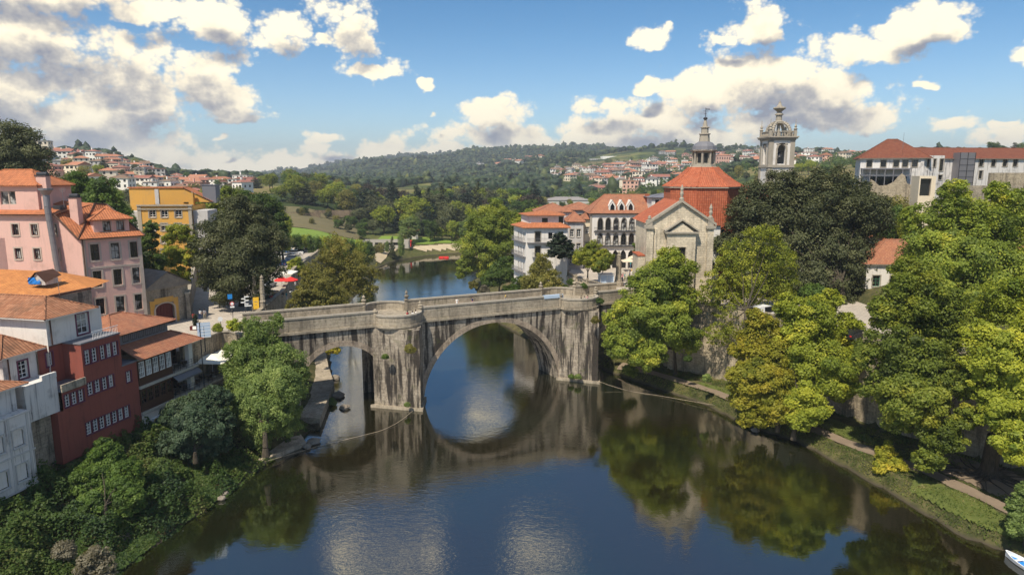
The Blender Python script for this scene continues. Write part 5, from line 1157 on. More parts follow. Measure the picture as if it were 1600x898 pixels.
# ---- old stone gate with yellow surround
def gate_house():
    a = G(232, 512, 12.8); c = G(297, 497, 12.8); f = Fr(a[0], a[1], c[0]-a[0], c[1]-a[1]); L = math.hypot(c[0]-a[0], c[1]-a[1])
    root = thing('stone_gatehouse', 'old stone gateway with a yellow-painted arch, oxblood door and ruined pediment', 'gatehouse', (*a, ZL))
    d0, d1 = L*.18, L*.62; hh = 3.3; z = ZL
    b = MB(); b.wall(f, 0, L, z, z+5.6, [(d0, d1, z, z+hh, z+hh*.72, 'round')], rev=.4); b.wall(f.at(L, 0, 1), 0, 5, z, z+5.6); b.wall(f.at(0, 5, 3), 0, 5, z, z+5.6)
    b.build('wall', M['gstone'], root)
    y = MB(); y.box(f, d0-.85, d0-.02, -.08, 0, z, z+hh+.6); y.box(f, d1+.02, d1+.85, -.08, 0, z, z+hh+.6); y.box(f, d0-.02, d1+.02, -.08, 0, z+hh+.02, z+hh+.9); y.build('painted_surround', M['yellowp'], root)
    s = MB()
    for u in (d0-.28, d1): s.box(f, u, u+.28, -.16, -.08, z, z+hh*.75)
    for k in range(10):
        t0, t1 = math.pi*k/10, math.pi*(k+1)/10; c0 = (d0+d1)/2; r = (d1-d0)/2; pr = lambda R_, t: f(c0+R_*math.cos(t), -.15, z+hh*.72+R_*math.sin(t)*(hh*.28/r))
        s.poly([pr(r, t0), pr(r+.3, t0), pr(r+.3, t1), pr(r, t1)])
    s.build('arch_moulding', M['pinktrim'], root)
    d = MB(); d.box(f, d0, d1, .3, .4, z, z+hh)
    for i in range(6): d.box(f, d0+.1+i*(d1-d0-.1)/6, d0+.02+(i+1)*(d1-d0-.1)/6, .26, .3, z+.1, z+hh-.1)
    d.build('door', M['door'], root)
    r = MB(); m_ = L/2
    r.box(f, -.3, L+.3, -.35, .1, z+5.6, z+5.95)
    r.poly([f(-.3, -.3, z+5.95), f(L+.3, -.3, z+5.95), f(m_, -.3, z+8.0)]); r.poly([f(-.3, -.5, z+5.95), f(m_, -.5, z+8.2), f(m_, 4.5, z+8.4), f(-.3, 4.5, z+5.95)][::-1]); r.poly([f(m_, -.5, z+8.2), f(L+.3, -.5, z+5.95), f(L+.3, 4.5, z+5.95), f(m_, 4.5, z+8.4)][::-1])
    r.build('pediment', M['rock'], root)
gate_house()
# street walls running away from the gate
wall_line([G(299, 499, 12.8), G(304, 462, 12.8), G(309, 440, 12.8), (-84, 185)], ZL-1, ZL+4.2, .6, 'street_wall', 'long ivy-draped stone wall along the street left of the dark plaza tree', 'wall', M['gstone'], M['trim'])
wall_line([G(226, 515, 12.8), (-66, 112), (-76, 116)], ZL-1, ZL+3, .6, 'yard_wall', 'short stone wall between the pink building and the stone gateway', 'wall', M['gstone'])

# ---- yellow house with water tank
def yellow_house():
    Y = 140; x0, _, z1 = D(216, 322, Y); f = Fr(x0, Y, .995, .10); P = lambda px, py: ((D(px, py, Y)[0]-x0), D(px, py, Y)[2])
    root = thing('yellow_house', 'yellow house with white-framed windows, stone corner and a grey rooftop tank', 'house', (x0, Y, ZL))
    W_ = P(294, 320)[0]; zt = P(250, 322)[1]; b = MB(); ws = []
    for px in (236, 254, 275):
        for py in (335, 356): u, z = P(px, py); ws.append((u-.5, z-.6, 1.25, 1.45))
    for py in (376, 396): u, z = P(254, py); ws.append((u-.5, z-.6, 1.25, 1.45))
    shell(b, f, 0, W_, 0, 9, ZL-1, zt, front=[H(*h) for h in ws]); b.box(f, -5.5, 5.6, 9.2, 14, ZL, zt+3.4)
    b.poly([f(5.6, 9.2, zt+3.4), f(11.5, 9.2, zt+.4), f(5.6, 9.2, zt+.4)]); b.box(f, 7.2, 8.2, 7.6, 8.6, zt-.2, zt+2.4); b.build('wall', M['yellowp'], root)
    for h in ws: window(root, f, *h, 'wframe', 'glass', 'trim', 2, 3, surw=.2)
    t = MB(); t.box(f, -.25, .45, -.12, 0, ZL, zt); t.box(f, W_-.5, W_+.15, -.12, .3, ZL, zt); t.box(f, -.3, W_+.3, -.25, .1, zt-.75, zt-.5); t.box(f, -.3, W_+.4, -.3, .3, zt-.02, zt+.25)
    t.box(f, .45, W_-.5, -.1, 0, zt-4.05, zt-3.7); t.build('stone_trim', M['trim'], root)
    t = MB(); t.box(f, -3.4, -.3, 1.5, 6, ZL, zt-1.2); t.build('side_wing', M['greyp'], root); t = MB(); t.box(f, -.2, .6, 9.0, 9.2, zt-3, zt+3.2); t.build('rear_pilaster', M['greyp'], root); t = MB(); t.box(f, W_+.16, W_+3, .8, 7, ZL, zt-1); t.build('side_wing', M['greyp'], root)
    t = MB(); t.box(f, 9.6, 12.4, 9.4, 12.4, zt+.2, zt+4.0); t.box(f, 9.5, 12.5, 9.3, 12.5, zt+4.0, zt+4.15); t.build('water_tank', M['slate'], root)
    t = MB(); t.box(f, -5.8, 5.8, 9.0, 14.3, zt+3.4, zt+3.65); t.poly([f(5.6, 8.9, zt+3.65), f(11.8, 8.9, zt+.5), f(11.8, 13, zt+.5), f(5.6, 13, zt+3.65)]); t.build('roof', M['orange'], root)
yellow_house()

# ---- church: stone gable end, tiled octagonal dome with lantern, bell tower, long side wing
def ZM(q):                                # lantern storeys set to their measured heights
    q.v = [(x, y, float(np.interp(z, [37.1, 42.1, 44.0, 47.6, 49.9, 53.3], [36.9, 40.6, 42.3, 45.2, 46.6, 48.9]))) for x, y, z in q.v]
def church():
    f = Fr(23.9, 120, 1, .0); root = thing('church', 'granite church with a red-tiled octagonal dome and slender lantern beside the bridge', 'church', (29.5, 124, ZR))
    z = ZR; b = MB()
    b.wall(f, 0, 11.2, z-1, 27.4, []); b.poly([f(0, 0, 27.4), f(11.2, 0, 27.4), f(5.7, 0, 30.9)])
    b.wall(f.at(0, 12, 3), 0, 12, z, 27.4); b.box(f, 10.4, 11.5, -.35, -.003, z-1, 26.4); b.box(f, -.3, .9, -.35, -.003, z-1, 26.4); b.box(f, -1.5, -.31, .3, 6, z, 21.5); b.box(f, 1.2, 1.5, -.18, -.004, z, 26.4)
    b.box(f, -.25, 11.4, -.5, -.004, z-1, 14.4); b.build('gable_wall', M['cstone'], root)
    n = MB(); n.wall(f, 3.2, 8.2, z, 25.6, [H(5.15, 19.6, 1.4, 3.6)], w=-1.0, rev=.5); n.wall(f.at(8.2, -1.0, 1), 0, 1.0, z, 25.6); n.wall(f.at(3.2, 0, 3), 0, 1.0, z, 25.6); n.poly([f(3.2, -1, 25.6), f(8.2, -1, 25.6), f(5.7, -1, 27.5)])
    no = n.build('niche_bay', M['cstone'], root)
    window(no, f, 5.15, 19.6, 1.4, 3.6, 'dframe', 'glass', 'cstone', 3, 7, wo=-1.0, rev=.4, surw=.22)
    r = MB(); r.box(f, 2.8, 8.6, -1.35, -.002, 25.6, 25.9)
    for s_ in (0, 1):
        a, c = (f(2.7, -1.35, 25.9), f(5.7, -1.35, 27.85)) if s_ == 0 else (f(5.7, -1.35, 27.85), f(8.7, -1.35, 25.9)); a2, c2 = (a[0], a[1]+1.4, a[2]), (c[0], c[1]+1.4, c[2]); up = lambda p: (p[0], p[1], p[2]+.28)
        r.poly([a, c, up(c), up(a)]); r.poly([up(a), up(c), up(c2), up(a2)]); r.poly([c, a, a2, c2])
    r.build('niche_pediment', M['trim'], no)
    t = MB()
    for p0, p1 in (((-.5, 26.9), (5.7, 31.0)), ((5.7, 31.0), (11.9, 26.9))):
        a, c = f(p0[0], -.45, p0[1]), f(p1[0], -.45, p1[1]); a2, c2 = f(p0[0], .6, p0[1]), f(p1[0], .6, p1[1]); up = lambda p: (p[0], p[1], p[2]+.45)
        t.poly([a, c, up(c), up(a)]); t.poly([up(a), up(c), up(c2), up(a2)]); t.poly([c, a, a2, c2]); t.poly([c2, a2, up(a2), up(c2)])
    for u in (-.75, 10.1): t.box(f, u, u+1.7, -.65, .4, 26.4, 26.9); 
    t.box(f, 10.4, 11.4, -.4, .4, 26.9, 28.2); t.box(f, -.35, .7, -.4, .4, 26.9, 27.9); t.build('coping', M['trim'], root)
    for u, zz, s_ in ((5.7, 31.4, 1.15), (10.9, 28.2, 1.1), (.2, 27.9, .35)):
        q = MB(); p = f(u, 0, 0); q.lathe((p[0], p[1], zz), [(.42, 0), (.42, .25*s_), (.2, .4*s_), (.34, .9*s_), (.22, 1.3*s_), (.3, 1.6*s_), (.2, 1.9*s_), (.04, 2.3*s_)], 8); q.build('finial', M['trim'], root)
    # nave walls and roof behind the gable
    w = MB(); g = f.at(11.2, .0, 1)
    w.wall(g, .1, 12, z, 27.0, [H(2.0, 14.6, 1.2, 2.6), H(1.6, 20, 1.2, 2.4)]); w.box(f, 11.2, 15.5, 9, 22, z, 26.2); w.build('nave_wall', M['white'], root)
    for q in ((2.0, 14.6, 1.2, 2.6), (1.6, 20, 1.2, 2.4)): window(root, g, *q, 'dframe', 'glass', 'trim', 2, 4)
    r = MB(); r.poly([f(-.4, .55, 27.3), f(5.7, .55, 31.2), f(5.7, 14, 31.2), f(-.4, 14, 27.3)][::-1]); r.poly([f(5.7, .55, 31.2), f(11.9, .55, 27.3), f(11.9, 14, 27.3), f(5.7, 14, 31.2)][::-1])
    r.box(f, -1.6, -.3, .2, 6.1, 21.5, 21.7); r.poly([f(11.2, 8.5, 28), f(16.2, 8.5, 26.3), f(16.2, 22, 26.3), f(11.2, 22, 28)][::-1]); r.poly([f(11.2, 8.5, 28), f(16.2, 8.5, 26.3), f(11.2, 8.5, 26.3)])
    r.build('nave_roof', M['domet'], root)
    # dome
    cx, cy = 38.9, 141; rot = math.pi/8; q = MB()
    q.lathe((cx, cy, 0), [(7.75, z), (7.75, 33.0)], 8, rot=rot); do = q.build('dome_drum', M['domet'], root)
    q = MB(); q.lathe((cx, cy, 0), [(7.9, 33.0), (8.1, 33.1), (8.1, 33.3), (7.6, 33.35)], 8, rot=rot); q.build('drum_cornice', M['trim'], do)
    q = MB(); q.lathe((cx, cy, 0), [(8.15, 33.35), (6.2, 34.5), (4.4, 35.8), (2.9, 37.2)], 8, rot=rot); do2 = q.build('dome_roof', M['domet'], root)
    for k in range(8):
        q = MB(); t_ = rot+k*math.pi/4
        for (r0, z0), (r1, z1) in (((8.15, 33.35), (6.2, 34.5)), ((6.2, 34.5), (4.4, 35.8)), ((4.4, 35.8), (2.9, 37.2))): q.tube((cx+r0*math.cos(t_), cy+r0*math.sin(t_), z0), (cx+r1*math.cos(t_), cy+r1*math.sin(t_), z1), .13, .13, 5)
        q.build('hip_tiles', M['domet'], do2)
    q = MB(); q.lathe((cx, cy, 0), [(3.0, 37.1), (2.9, 37.5), (2.5, 37.6), (2.45, 38.2), (1.75, 38.3), (1.75, 41.6), (2.6, 41.7), (2.7, 42.0), (2.4, 42.1)], 8, rot=rot); ZM(q); lo = q.build('lantern', M['trim'], root)
    q = MB()
    for k in range(8):
        t_ = rot+k*math.pi/4; p = (cx+2.1*math.cos(t_), cy+2.1*math.sin(t_)); q.tube((*p, 38.25), (*p, 41.65), .24, .2, 8)
    ZM(q); q.build('lantern_columns', M['trim'], lo)
    q = MB()
    for k in range(8):
        t_ = k*math.pi/4; c_, s_ = math.cos(t_), math.sin(t_); fx = Fr(cx+1.66*c_, cy+1.66*s_, -s_, c_); q.box(fx, -.36, .36, -.03, .02, 38.7, 41.2)
    ZM(q); q.build('lantern_shade_plates', M['black'], lo)  # solid black plates painted as the shade inside the lantern openings
    q = MB(); q.lathe((cx, cy, 0), [(2.45, 42.1), (2.3, 42.9), (1.75, 43.6), (1.0, 44.0)], 12); ZM(q); q.build('cupola', M['slate'], lo)
    q = MB(); q.lathe((cx, cy, 0), [(1.1, 43.9), (.95, 45.6), (1.15, 45.7), (1.15, 45.9), (.75, 46.0), (.7, 47.2), (.9, 47.3), (.9, 47.5), (.5, 47.6), (.3, 49.2), (.2, 49.9)], 8, rot=rot); ZM(q); q.build('spire', M['trim'], lo)
    q = MB(); q.ball((cx, cy, 50.2), .45); q.tube((cx, cy, 50.4), (cx, cy, 53.3), .06); q.box(Fr(cx, cy), -.5, .5, -.03, .03, 52.3, 52.4); q.box(Fr(cx, cy), -.25, .25, -.03, .03, 51.5, 51.6); q.box(Fr(cx, cy), .05, .8, -.02, .02, 52.75, 53.0); ZM(q); q.build('weathervane', M['darkmetal'], lo)
    # transept wing between dome and tower
    q = MB(); q.box(f, 17.5, 37, 20, 30, z, 30.2); wo = q.build('rear_wing', M['white'], root); q = MB(); q.hip(f, 17.5, 37, 20, 30, 30.2, 3.2, over=.5, me=0); q.build('wing_roof', M['brownred'], wo)
    q = MB(); q.box(f, 25.4, 26.1, 21, 21.8, 30.5, 33.8); q.build('chimney', M['white'], wo)
church()
def bell_tower():
    Y = 168; cx = D(1211, 285, Y)[0]; h = 2.95; f = Fr(cx-h, Y-h, 1, 0); root = thing('bell_tower', 'square stone and white bell tower topped by an open crown and tall finial', 'bell tower', (cx, Y, ZR))
    z = lambda py: D(1210, py, Y-h)[2]; zt, zc, zb = z(217), z(260), z(300)
    w = MB(); st = MB(); W_ = 2*h
    za, ze = z(256), z(226)
    for k, fr in enumerate((f, f.at(W_, 0, 1), f.at(W_, W_, 2), f.at(0, W_, 3))):
        w.wall(fr, 0, W_, ZR, zc, [H(W_/2-.35, z(281), .8, 1.5)] if k == 0 else [], rev=.3)
        w.wall(fr, 0, W_, zc, zt, [(W_/2-.95, W_/2+.95, za, ze, ze-.95, 'round')], rev=.7)
        for u in (-.08, W_-.95): st.box(fr, u, u+1.02, -.14, -.002, zc+.3, zt-.3); st.box(fr, u, u+1.02, -.14, -.002, ZR, zc-.3)
        for u in (W_/2-1.35, W_/2+.96): st.box(fr, u, u+.38, -.1, -.003, za-.3, ze-.95)
        st.box(fr, W_/2-1.35, W_/2+1.34, -.1, -.003, ze+.02, ze+.3)
        for kk in range(8):
            t0, t1 = math.pi*kk/8, math.pi*(kk+1)/8; pr = lambda r, t: fr(W_/2+r*math.cos(t), -.1, ze-.95+r*math.sin(t)); st.poly([pr(.96, t0), pr(1.34, t0), pr(1.34, t1), pr(.96, t1)])
    w.build('wall', M['white'], root); st.build('stone_pilasters', M['trim'], root)
    for cs in (((zc-.25, .3), (zc+.05, .15)), ((zt-.3, .25), (zt, .55), (zt+.3, .75))):
        c = MB()
        for zz, o in cs: c.box(f, -o, W_+o, -o, W_+o, zz, zz+.3)
        c.build('cornice', M['trim'], root)
    c = MB(); c.box(f, .3, W_-.3, .3, W_-.3, zc+.4, zc+.5); c.build('belfry_floor', M['trim'], root)
    b = MB(); c0 = zt+.6
    b.box(f, -.05, W_+.05, -.05, .25, c0+1.05, c0+1.25); b.box(f, -.05, W_+.05, W_-.25, W_+.05, c0+1.05, c0+1.25); b.box(f, -.05, .25, .25, W_-.25, c0+1.05, c0+1.25); b.box(f, W_-.25, W_+.05, .25, W_-.25, c0+1.05, c0+1.25)
    for i in range(11):
        for (u, v) in ((i*W_/10, .1), (i*W_/10, W_-.1), (.1, i*W_/10), (W_-.1, i*W_/10)): p = f(u, v, 0); b.lathe((p[0], p[1], c0), [(.1, 0), (.14, .4), (.07, .7), (.1, 1.05)], 6)
    b.build('balustrade', M['trim'], root)
    q = MB()
    for (u, v) in ((0, 0), (W_, 0), (0, W_), (W_, W_)):
        p = f(u, v, 0); q.box(f, u-.3, u+.3, v-.3, v+.3, c0, c0+1.4); q.lathe((p[0], p[1], c0+1.4), [(.3, 0), (.5, .3), (.2, .6), (.35, .9), (.08, 1.5), (.05, 2.6)], 8)
    q.build('corner_finials', M['trim'], root)
    a = MB(); top = c0+3.5
    for (sx, sy) in ((-1, -1), (1, -1), (1, 1), (-1, 1)):
        prev = None
        for k in range(9):
            t_ = k/8; r = 2.15*math.cos(t_*math.pi/2)+.55*t_; zz = c0+.2+(top-c0-.4)*math.sin(t_*math.pi/2); p = (cx+sx*r*.95, Y+sy*r*.95, zz)
            if prev: a.tube(prev, p, .42, .36, 6)
            prev = p
    a.tube((cx, Y, c0), (cx, Y, top), .5, .35, 8); a.build('crown_arches', M['trim'], root)
    s_ = MB(); s_.lathe((cx, Y, top-.4), [(1.15, 0), (1.2, .5), (.75, .7), (.7, 1.9), (1.0, 2.0), (1.0, 2.2), (.5, 2.6), (.7, 2.9), (1.5, 3.5), (1.45, 3.75), (.7, 3.95), (.45, 4.4), (.25, 4.9), (.32, 5.0), (.1, 5.1), (.04, 5.6)], 10); s_.build('finial', M['trim'], root)
    be = MB(); be.lathe((cx, Y-1.5, za+1.6), [(.7, 0), (.55, .3), (.4, .9), (.1, 1.1)], 12); be.tube((cx-1, Y-1.5, za+2.8), (cx+1, Y-1.5, za+2.8), .08); bo = be.build('bell', M['darkmetal'], root)
    window(root, f, W_/2-.35, z(281), .8, 1.5, 'dframe', 'glass', 'trim', 1, 2, rev=.3)
bell_tower()

# ---- arcaded building with pointed windows
def arcade_building():
    f = Fr(18.9, 165, 1, 0); root = thing('arcaded_building', 'white three-storey building with rows of pointed arch windows and three roof dormers', 'building', (26, 168, ZR))
    us = [2.42-.62+i*1.9 for i in range(7)]; w_ = 1.25
    rows = [(22.35, 3.0), (18.75, 2.9)]; holes = []
    for u in us:
        for z, h in rows: holes.append((u, u+w_, z, z+h, z+h-1.05, 'gothic'))
    g0_ = [(u-.1, u+w_+.1, ZR, 17.6, 16.2, 'gothic') for u in us]
    b = MB(); shell(b, f, 0, 14.6, 0, 12, ZR-1, 26.5, front=holes+g0_, rev=.3); b.build('wall', M['white'], root)
    for u in us:
        for z, h in rows:
            q = MB(); q.box(f, u+w_/2-.05, u+w_/2+.05, .18, .28, z, z+h-.1); q.box(f, u, u+w_, .18, .28, z+h-1.1, z+h-1.0); q.box(f, u, u+.09, .18, .28, z, z+h-1); q.box(f, u+w_-.09, u+w_, .18, .28, z, z+h-1)
            o = q.build('window', M['dframe'], root); q = MB(); q.poly([f(u, .3, z), f(u+w_, .3, z), f(u+w_, .3, z+h), f(u, .3, z+h)]); q.build('pane', M['curtain'] if random.random() < .35 else M['glass'], o)
            q = MB(); n = 6; c = u+w_/2; zs = z+h-1.05
            for mir in (-1, 1):
                pts = []
                for k in range(n+1):
                    x = -(w_/2)*(1-k/n); r = w_; y = math.sqrt(max(0, r*r-(w_/2-x)**2))/math.sqrt(r*r-(w_/2)**2)*1.05; pts.append((x, zs+y))
                for (x0, y0), (x1, y1) in zip(pts, pts[1:]):
                    a = [f(c+mir*x0, -.04, y0), f(c+mir*x1, -.04, y1), f(c+mir*(x1-.02), -.04, y1+.22), f(c+mir*(x0-.17), -.04, y0+.08)]; q.poly(a if mir < 0 else a[::-1])
                q.box(f, min(c+mir*w_/2, c+mir*(w_/2+.16)), max(c+mir*w_/2, c+mir*(w_/2+.16)), -.05, 0, z, zs)
            q.build('surround', M['trim'], o)
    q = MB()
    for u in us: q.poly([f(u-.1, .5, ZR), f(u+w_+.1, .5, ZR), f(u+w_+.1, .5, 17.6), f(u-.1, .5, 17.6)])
    q.build('arcade_shade', M['black'], root)  # flat black sheets stand in for the shade behind the arches
    for z in (22.1, 18.5):
        q = MB(); q.box(f, .9, 14.2, -.55, -.002, z-.05, z+.12)
        for i in range(90): q.tube(f(1.0+i*.147, -.5, z+.1), f(1.0+i*.147, -.5, z+.95), .02, n=3)
        q.box(f, .9, 14.2, -.53, -.47, z+.95, z+1.02); q.build('balcony', M['darkmetal'], root)
    q = MB(); q.box(f, -.15, 14.8, -.2, 0, 26.1, 26.45); q.box(f, -.1, .35, -.12, 0, ZR, 26.1); q.box(f, 14.3, 14.7, -.12, 0, ZR, 26.1); q.build('cornice', M['trim'], root)
    q = MB(); q.hip(f, 0, 14.6, 0, 12, 26.5, 4.3, inset=4.6, over=.6, me=1, end1=False); q.build('roof', [M['brownred'], M['brownw']], root)
    for u in (5.3, 7.5, 9.7):
        q = MB(); q.poly([f(u-.85, .5, 26.6), f(u+.85, .5, 26.6), f(u+.85, .5, 28.2), f(u, .5, 29.5), f(u-.85, .5, 28.2)])
        for s_ in (-1, 1): a = [f(u+s_*.95, .4, 28.15), f(u, .4, 29.65), f(u, 4.5, 29.65), f(u+s_*.95, 2.6, 28.15)]; q.poly(a if s_ < 0 else a[::-1]); a = [f(u+s_*.85, .5, 26.6), f(u+s_*.85, 3, 28.2), f(u+s_*.85, .5, 28.2)]; q.poly(a)
        o = q.build('dormer', M['white'], root)
        q = MB(); q.poly([f(u-.5, .46, 26.9), f(u+.5, .46, 26.9), f(u+.5, .46, 28.1), f(u, .46, 28.9), f(u-.5, .46, 28.1)]); q.build('dormer_window', M['glass'], o)
    q = MB(); q.box(f, 13.8, 14.7, 3, 4.2, 28, 31); q.build('chimney', M['domet'], root)
arcade_building()

# ---- generic houses of the old town: body, roof, windows laid out in rows
def house(name, label, cat, f, W_, Dp, z0, z1, wall, roof, rh, rows, cols=None, ww=1.0, wh=1.6, frame='wframe', sur='trim', over=.5, axis='u', sidecols=0, glass='glass', balcony=False, inset=None, me='brownw', holes=None):
    root = thing(name, label, cat, (*f(W_/2, Dp/2, 0)[:2], z0)); b = MB()
    ws = [(u, z, ww, wh) for z in rows for u in (cols or [])]+list(holes or []); sc_ = [Dp*(i+.5)/sidecols-ww/2 for i in range(sidecols)] if sidecols else []
    side = [(u, z, ww, wh) for z in rows for u in sc_]
    shell(b, f, 0, W_, 0, Dp, z0-1, z1, front=[H(*h) for h in ws], left=[H(*h) for h in side], right=[H(*h) for h in side]); b.build('wall', M[wall], root)
    for h in ws: window(root, f, *h, frame, glass, sur, 2, 3 if h[3] > 1.3 else 2)
    for h in side: window(root, f.at(0, Dp, 3), *h, frame, glass, sur, 2, 3)
    if roof: r = MB(); r.hip(f, 0, W_, 0, Dp, z1, rh, inset=inset, over=over, axis=axis, me=1); r.build('roof', [M[roof], M[me]], root)
    if balcony:
        for z in rows[:-1] if len(rows) > 1 else rows:
            q = MB(); q.box(f, .3, W_-.3, -.6, -.002, z-.2, z-.05)
            n = int(W_/.25)
            for i in range(n): q.tube(f(.35+i*(W_-.7)/(n-1), -.55, z-.05), f(.35+i*(W_-.7)/(n-1), -.55, z+.85), .02, n=3)
            q.box(f, .3, W_-.3, -.58, -.52, z+.85, z+.9); q.build('balcony', M['greymetal'], root)
    return root
# white corner house: body, set-back top storey, two roofs
def corner_house():
    Y = 150; x0 = D(822, 360, Y)[0]; f = Fr(x0, Y, 1, .02); W_ = D(887, 360, Y)[0]-x0; g = Fr(*D(803, 360, 158)[:2], x0-D(803, 360, 158)[0], Y-158); L = math.hypot(x0-g.o[0], Y-158)
    root = thing('white_corner_house', 'tall white riverside corner house with stepped orange roofs and small balconies', 'house', (x0+3, Y+4, 6)); zf = [10.6, 14.2, 17.8, 21.0]
    fh = [(2.0, z, 1.2, 2.3) for z in zf]+[(7.0, 21.4, 1.1, 1.6), (7.2, 17.8, 1.2, 2.2), (4.9, 21.7, .9, 1.4)]; gh = [(u, z, .7, 2.0) for z in zf for u in (L*.35, L*.55, L*.77)]
    b = MB(); b.wall(f, 0, W_, 10.2, 24.1, [H(*h) for h in fh]); b.wall(g, 0, L, 10.2, 24.1, [H(*h) for h in gh]); b.wall(f.at(W_, 0, 1), 0, 9, 10.2, 24.1); b.build('wall', M['white'], root)
    b = MB(); b.wall(f, -.05, W_+.05, 0, 10.2, w=-.05); b.wall(g, 0, L+.05, 0, 10.2, w=-.05); b.wall(f.at(W_+.05, 0, 1), 0, 9, 0, 10.2); b.build('stone_base', M['gstone'], root)
    for h in fh: window(root, f, *h, 'dframe', 'glass', 'trim' if h[3] > 2 else None, 2, 2)
    for h in gh: window(root, g, *h, 'dframe', 'glass', None, 1, 2)
    c = MB(); c.prism([f(-.6, -.6, 0)[:2], f(W_+.5, -.6, 0)[:2], f(W_+.5, 9, 0)[:2], g(-.6, 0, 0)[:2], g(-.6, -.6, 0)[:2]], 24.1, 24.3)
    c.build('eave', M['trim'], root)
    u = MB(); fu = [(.9, 24.7, .5, 1.7), (3.6, 25.2, 1.3, 1.0), (7.3, 24.6, 1.0, 1.9)]; u.wall(f.at(.9, 1.8), 0, W_-1.5, 24.3, 26.9, [H(*h) for h in ((2.7, 25.2, 1.3, 1.0), (6.4, 24.6, 1.0, 1.9))]); u.wall(Fr(*g(.8, 1.5, 0)[:2], f(.9, 1.8, 0)[0]-g(.8, 1.5, 0)[0], f(.9, 1.8, 0)[1]-g(.8, 1.5, 0)[1]), 0, math.hypot(f(.9, 1.8, 0)[0]-g(.8, 1.5, 0)[0], f(.9, 1.8, 0)[1]-g(.8, 1.5, 0)[1]), 24.3, 26.9)
    uo = u.build('top_storey', M['white'], root)
    for h in ((2.7, 25.2, 1.3, 1.0), (6.4, 24.6, 1.0, 1.9)): window(uo, f.at(.9, 1.8), *h, 'dframe', 'glass', None, 2, 1)
    for (o_, z, hh, ins, nm) in ((-.7, 24.3, .9, 2.0, 'skirt_roof'), (.3, 26.9, .75, 4.5, 'top_roof')):
        a = [f(o_, o_+(.6 if o_ > 0 else 0), z), f(W_-o_, o_+(.6 if o_ > 0 else 0), z), f(W_-o_, 9, z), g(.0+o_, 1.0 if o_ > 0 else -.6, z)]; cc = f(W_/2, 5.2, z); e = [tuple(Vector(p).lerp(Vector(cc), min(.95, ins/5))[:2])+(z+hh,) for p in a]
        r = MB()
        for i in range(4): r.poly([a[i], a[(i+1) % 4], e[(i+1) % 4], e[i]])
        r.poly(e)
        for i in range(4): r.poly([a[i], (a[i][0], a[i][1], z-.15), (a[(i+1) % 4][0], a[(i+1) % 4][1], z-.15), a[(i+1) % 4]])
        r.build(nm, M['orange'], root)
    for fr, a, c_, zz in ((f, .2, 5.5, 21.0), (f, 1.4, 3.6, 17.8), (g, .3, L-.1, 21.0), (g, .3, L-.1, 17.8), (g, .3, L-.1, 14.2)):
        q = MB(); q.box(fr, a, c_, -.7, -.003, zz-.2, zz-.05)
        for i in range(int((c_-a)/.22)): q.tube(fr(a+.05+i*.22, -.66, zz-.05), fr(a+.05+i*.22, -.66, zz+.85), .02, n=3)
        q.box(fr, a, c_, -.69, -.63, zz+.85, zz+.9); q.build('balcony', M['greymetal'], root)
corner_house()
def PF(px, Y): return D(px, 330, Y)[0]
f = Fr(PF(888, 163), 163, 1, 0); house('narrow_house', 'narrow house with dark balconies squeezed between the corner house and the arcade', 'house', f, PF(912, 163)-f.o[0], 8, ZR, 24.6, 'greyp', 'brownred', 2.2, [14.5, 17.6, 21], [.5, 2.1], .9, 1.8, 'wframe', 'trim', balcony=True)
f = Fr(PF(912, 166), 166, 1, 0); house('narrow_house', 'pale narrow house touching the left end of the arcaded building', 'house', f, PF(921, 166)-f.o[0]+.8, 8, ZR, 25, 'cream', 'brownred', 1.5, [14.5, 18, 21.6], [.5], .9, 1.5, 'wframe', 'trim')
f = Fr(PF(838, 172), 172, 1, .03); house('gabled_house', 'old house with grey gable and brown roof behind the white corner house', 'house', f, 9, 10, ZR, 26.4, 'whited', 'brownred', 2.0, [23.5], [1.5, 4, 6.5], .9, 1.3, 'dframe', 'trim')
f = Fr(PF(880, 178), 178, 1, 0); house('gabled_house', 'brown-roofed house behind the narrow houses with a small grey dormer', 'house', f, 9, 10, ZR, 26.6, 'greyp', 'brownred', 1.8, [24.3], [1.5, 4, 6.5], .9, 1.2, 'dframe', 'trim')
f = Fr(PF(1018, 162), 162, 1, 0); house('white_house', 'small white house with dark shutters showing left of the dome', 'house', f, 6.5, 8, ZR, 30.3, 'white', 'slate', .9, [28.2], [.8, 2.7, 4.8], .9, 1.6, 'dframe', None)
f = Fr(PF(1362, 122), 122, 1, -.1); house('tiled_white_house', 'white house with a faded red roof between the dark domed tree and the green trees', 'house', f, 16, 10, ZR, 19.9, 'white', 'brownred', 4.0, [15.8], [1.2, 4.2, 8, 12], 1.3, 2.0, 'verdigris', 'trim', me='trim')
f = Fr(PF(1560, 118), 118, 1, .0); house('tiled_white_house', 'red-roofed white house glimpsed through the trees at the right edge', 'house', f, 14, 9, ZR, 20.5, 'white', 'brownred', 3.0, [16], [1.2, 5, 9], 1.2, 1.6, 'wframe', 'trim', me='trim')
f = Fr(PF(1430, 140), 150, 1, .0); house('white_outbuilding', 'low white building just behind the faded red roof', 'house', f, 10, 7, ZR+4, 21.5, 'cream', 'orange', 1.5, [18.5], [1.5, 4.5, 7.5], 1, 1.2, 'wframe', None)

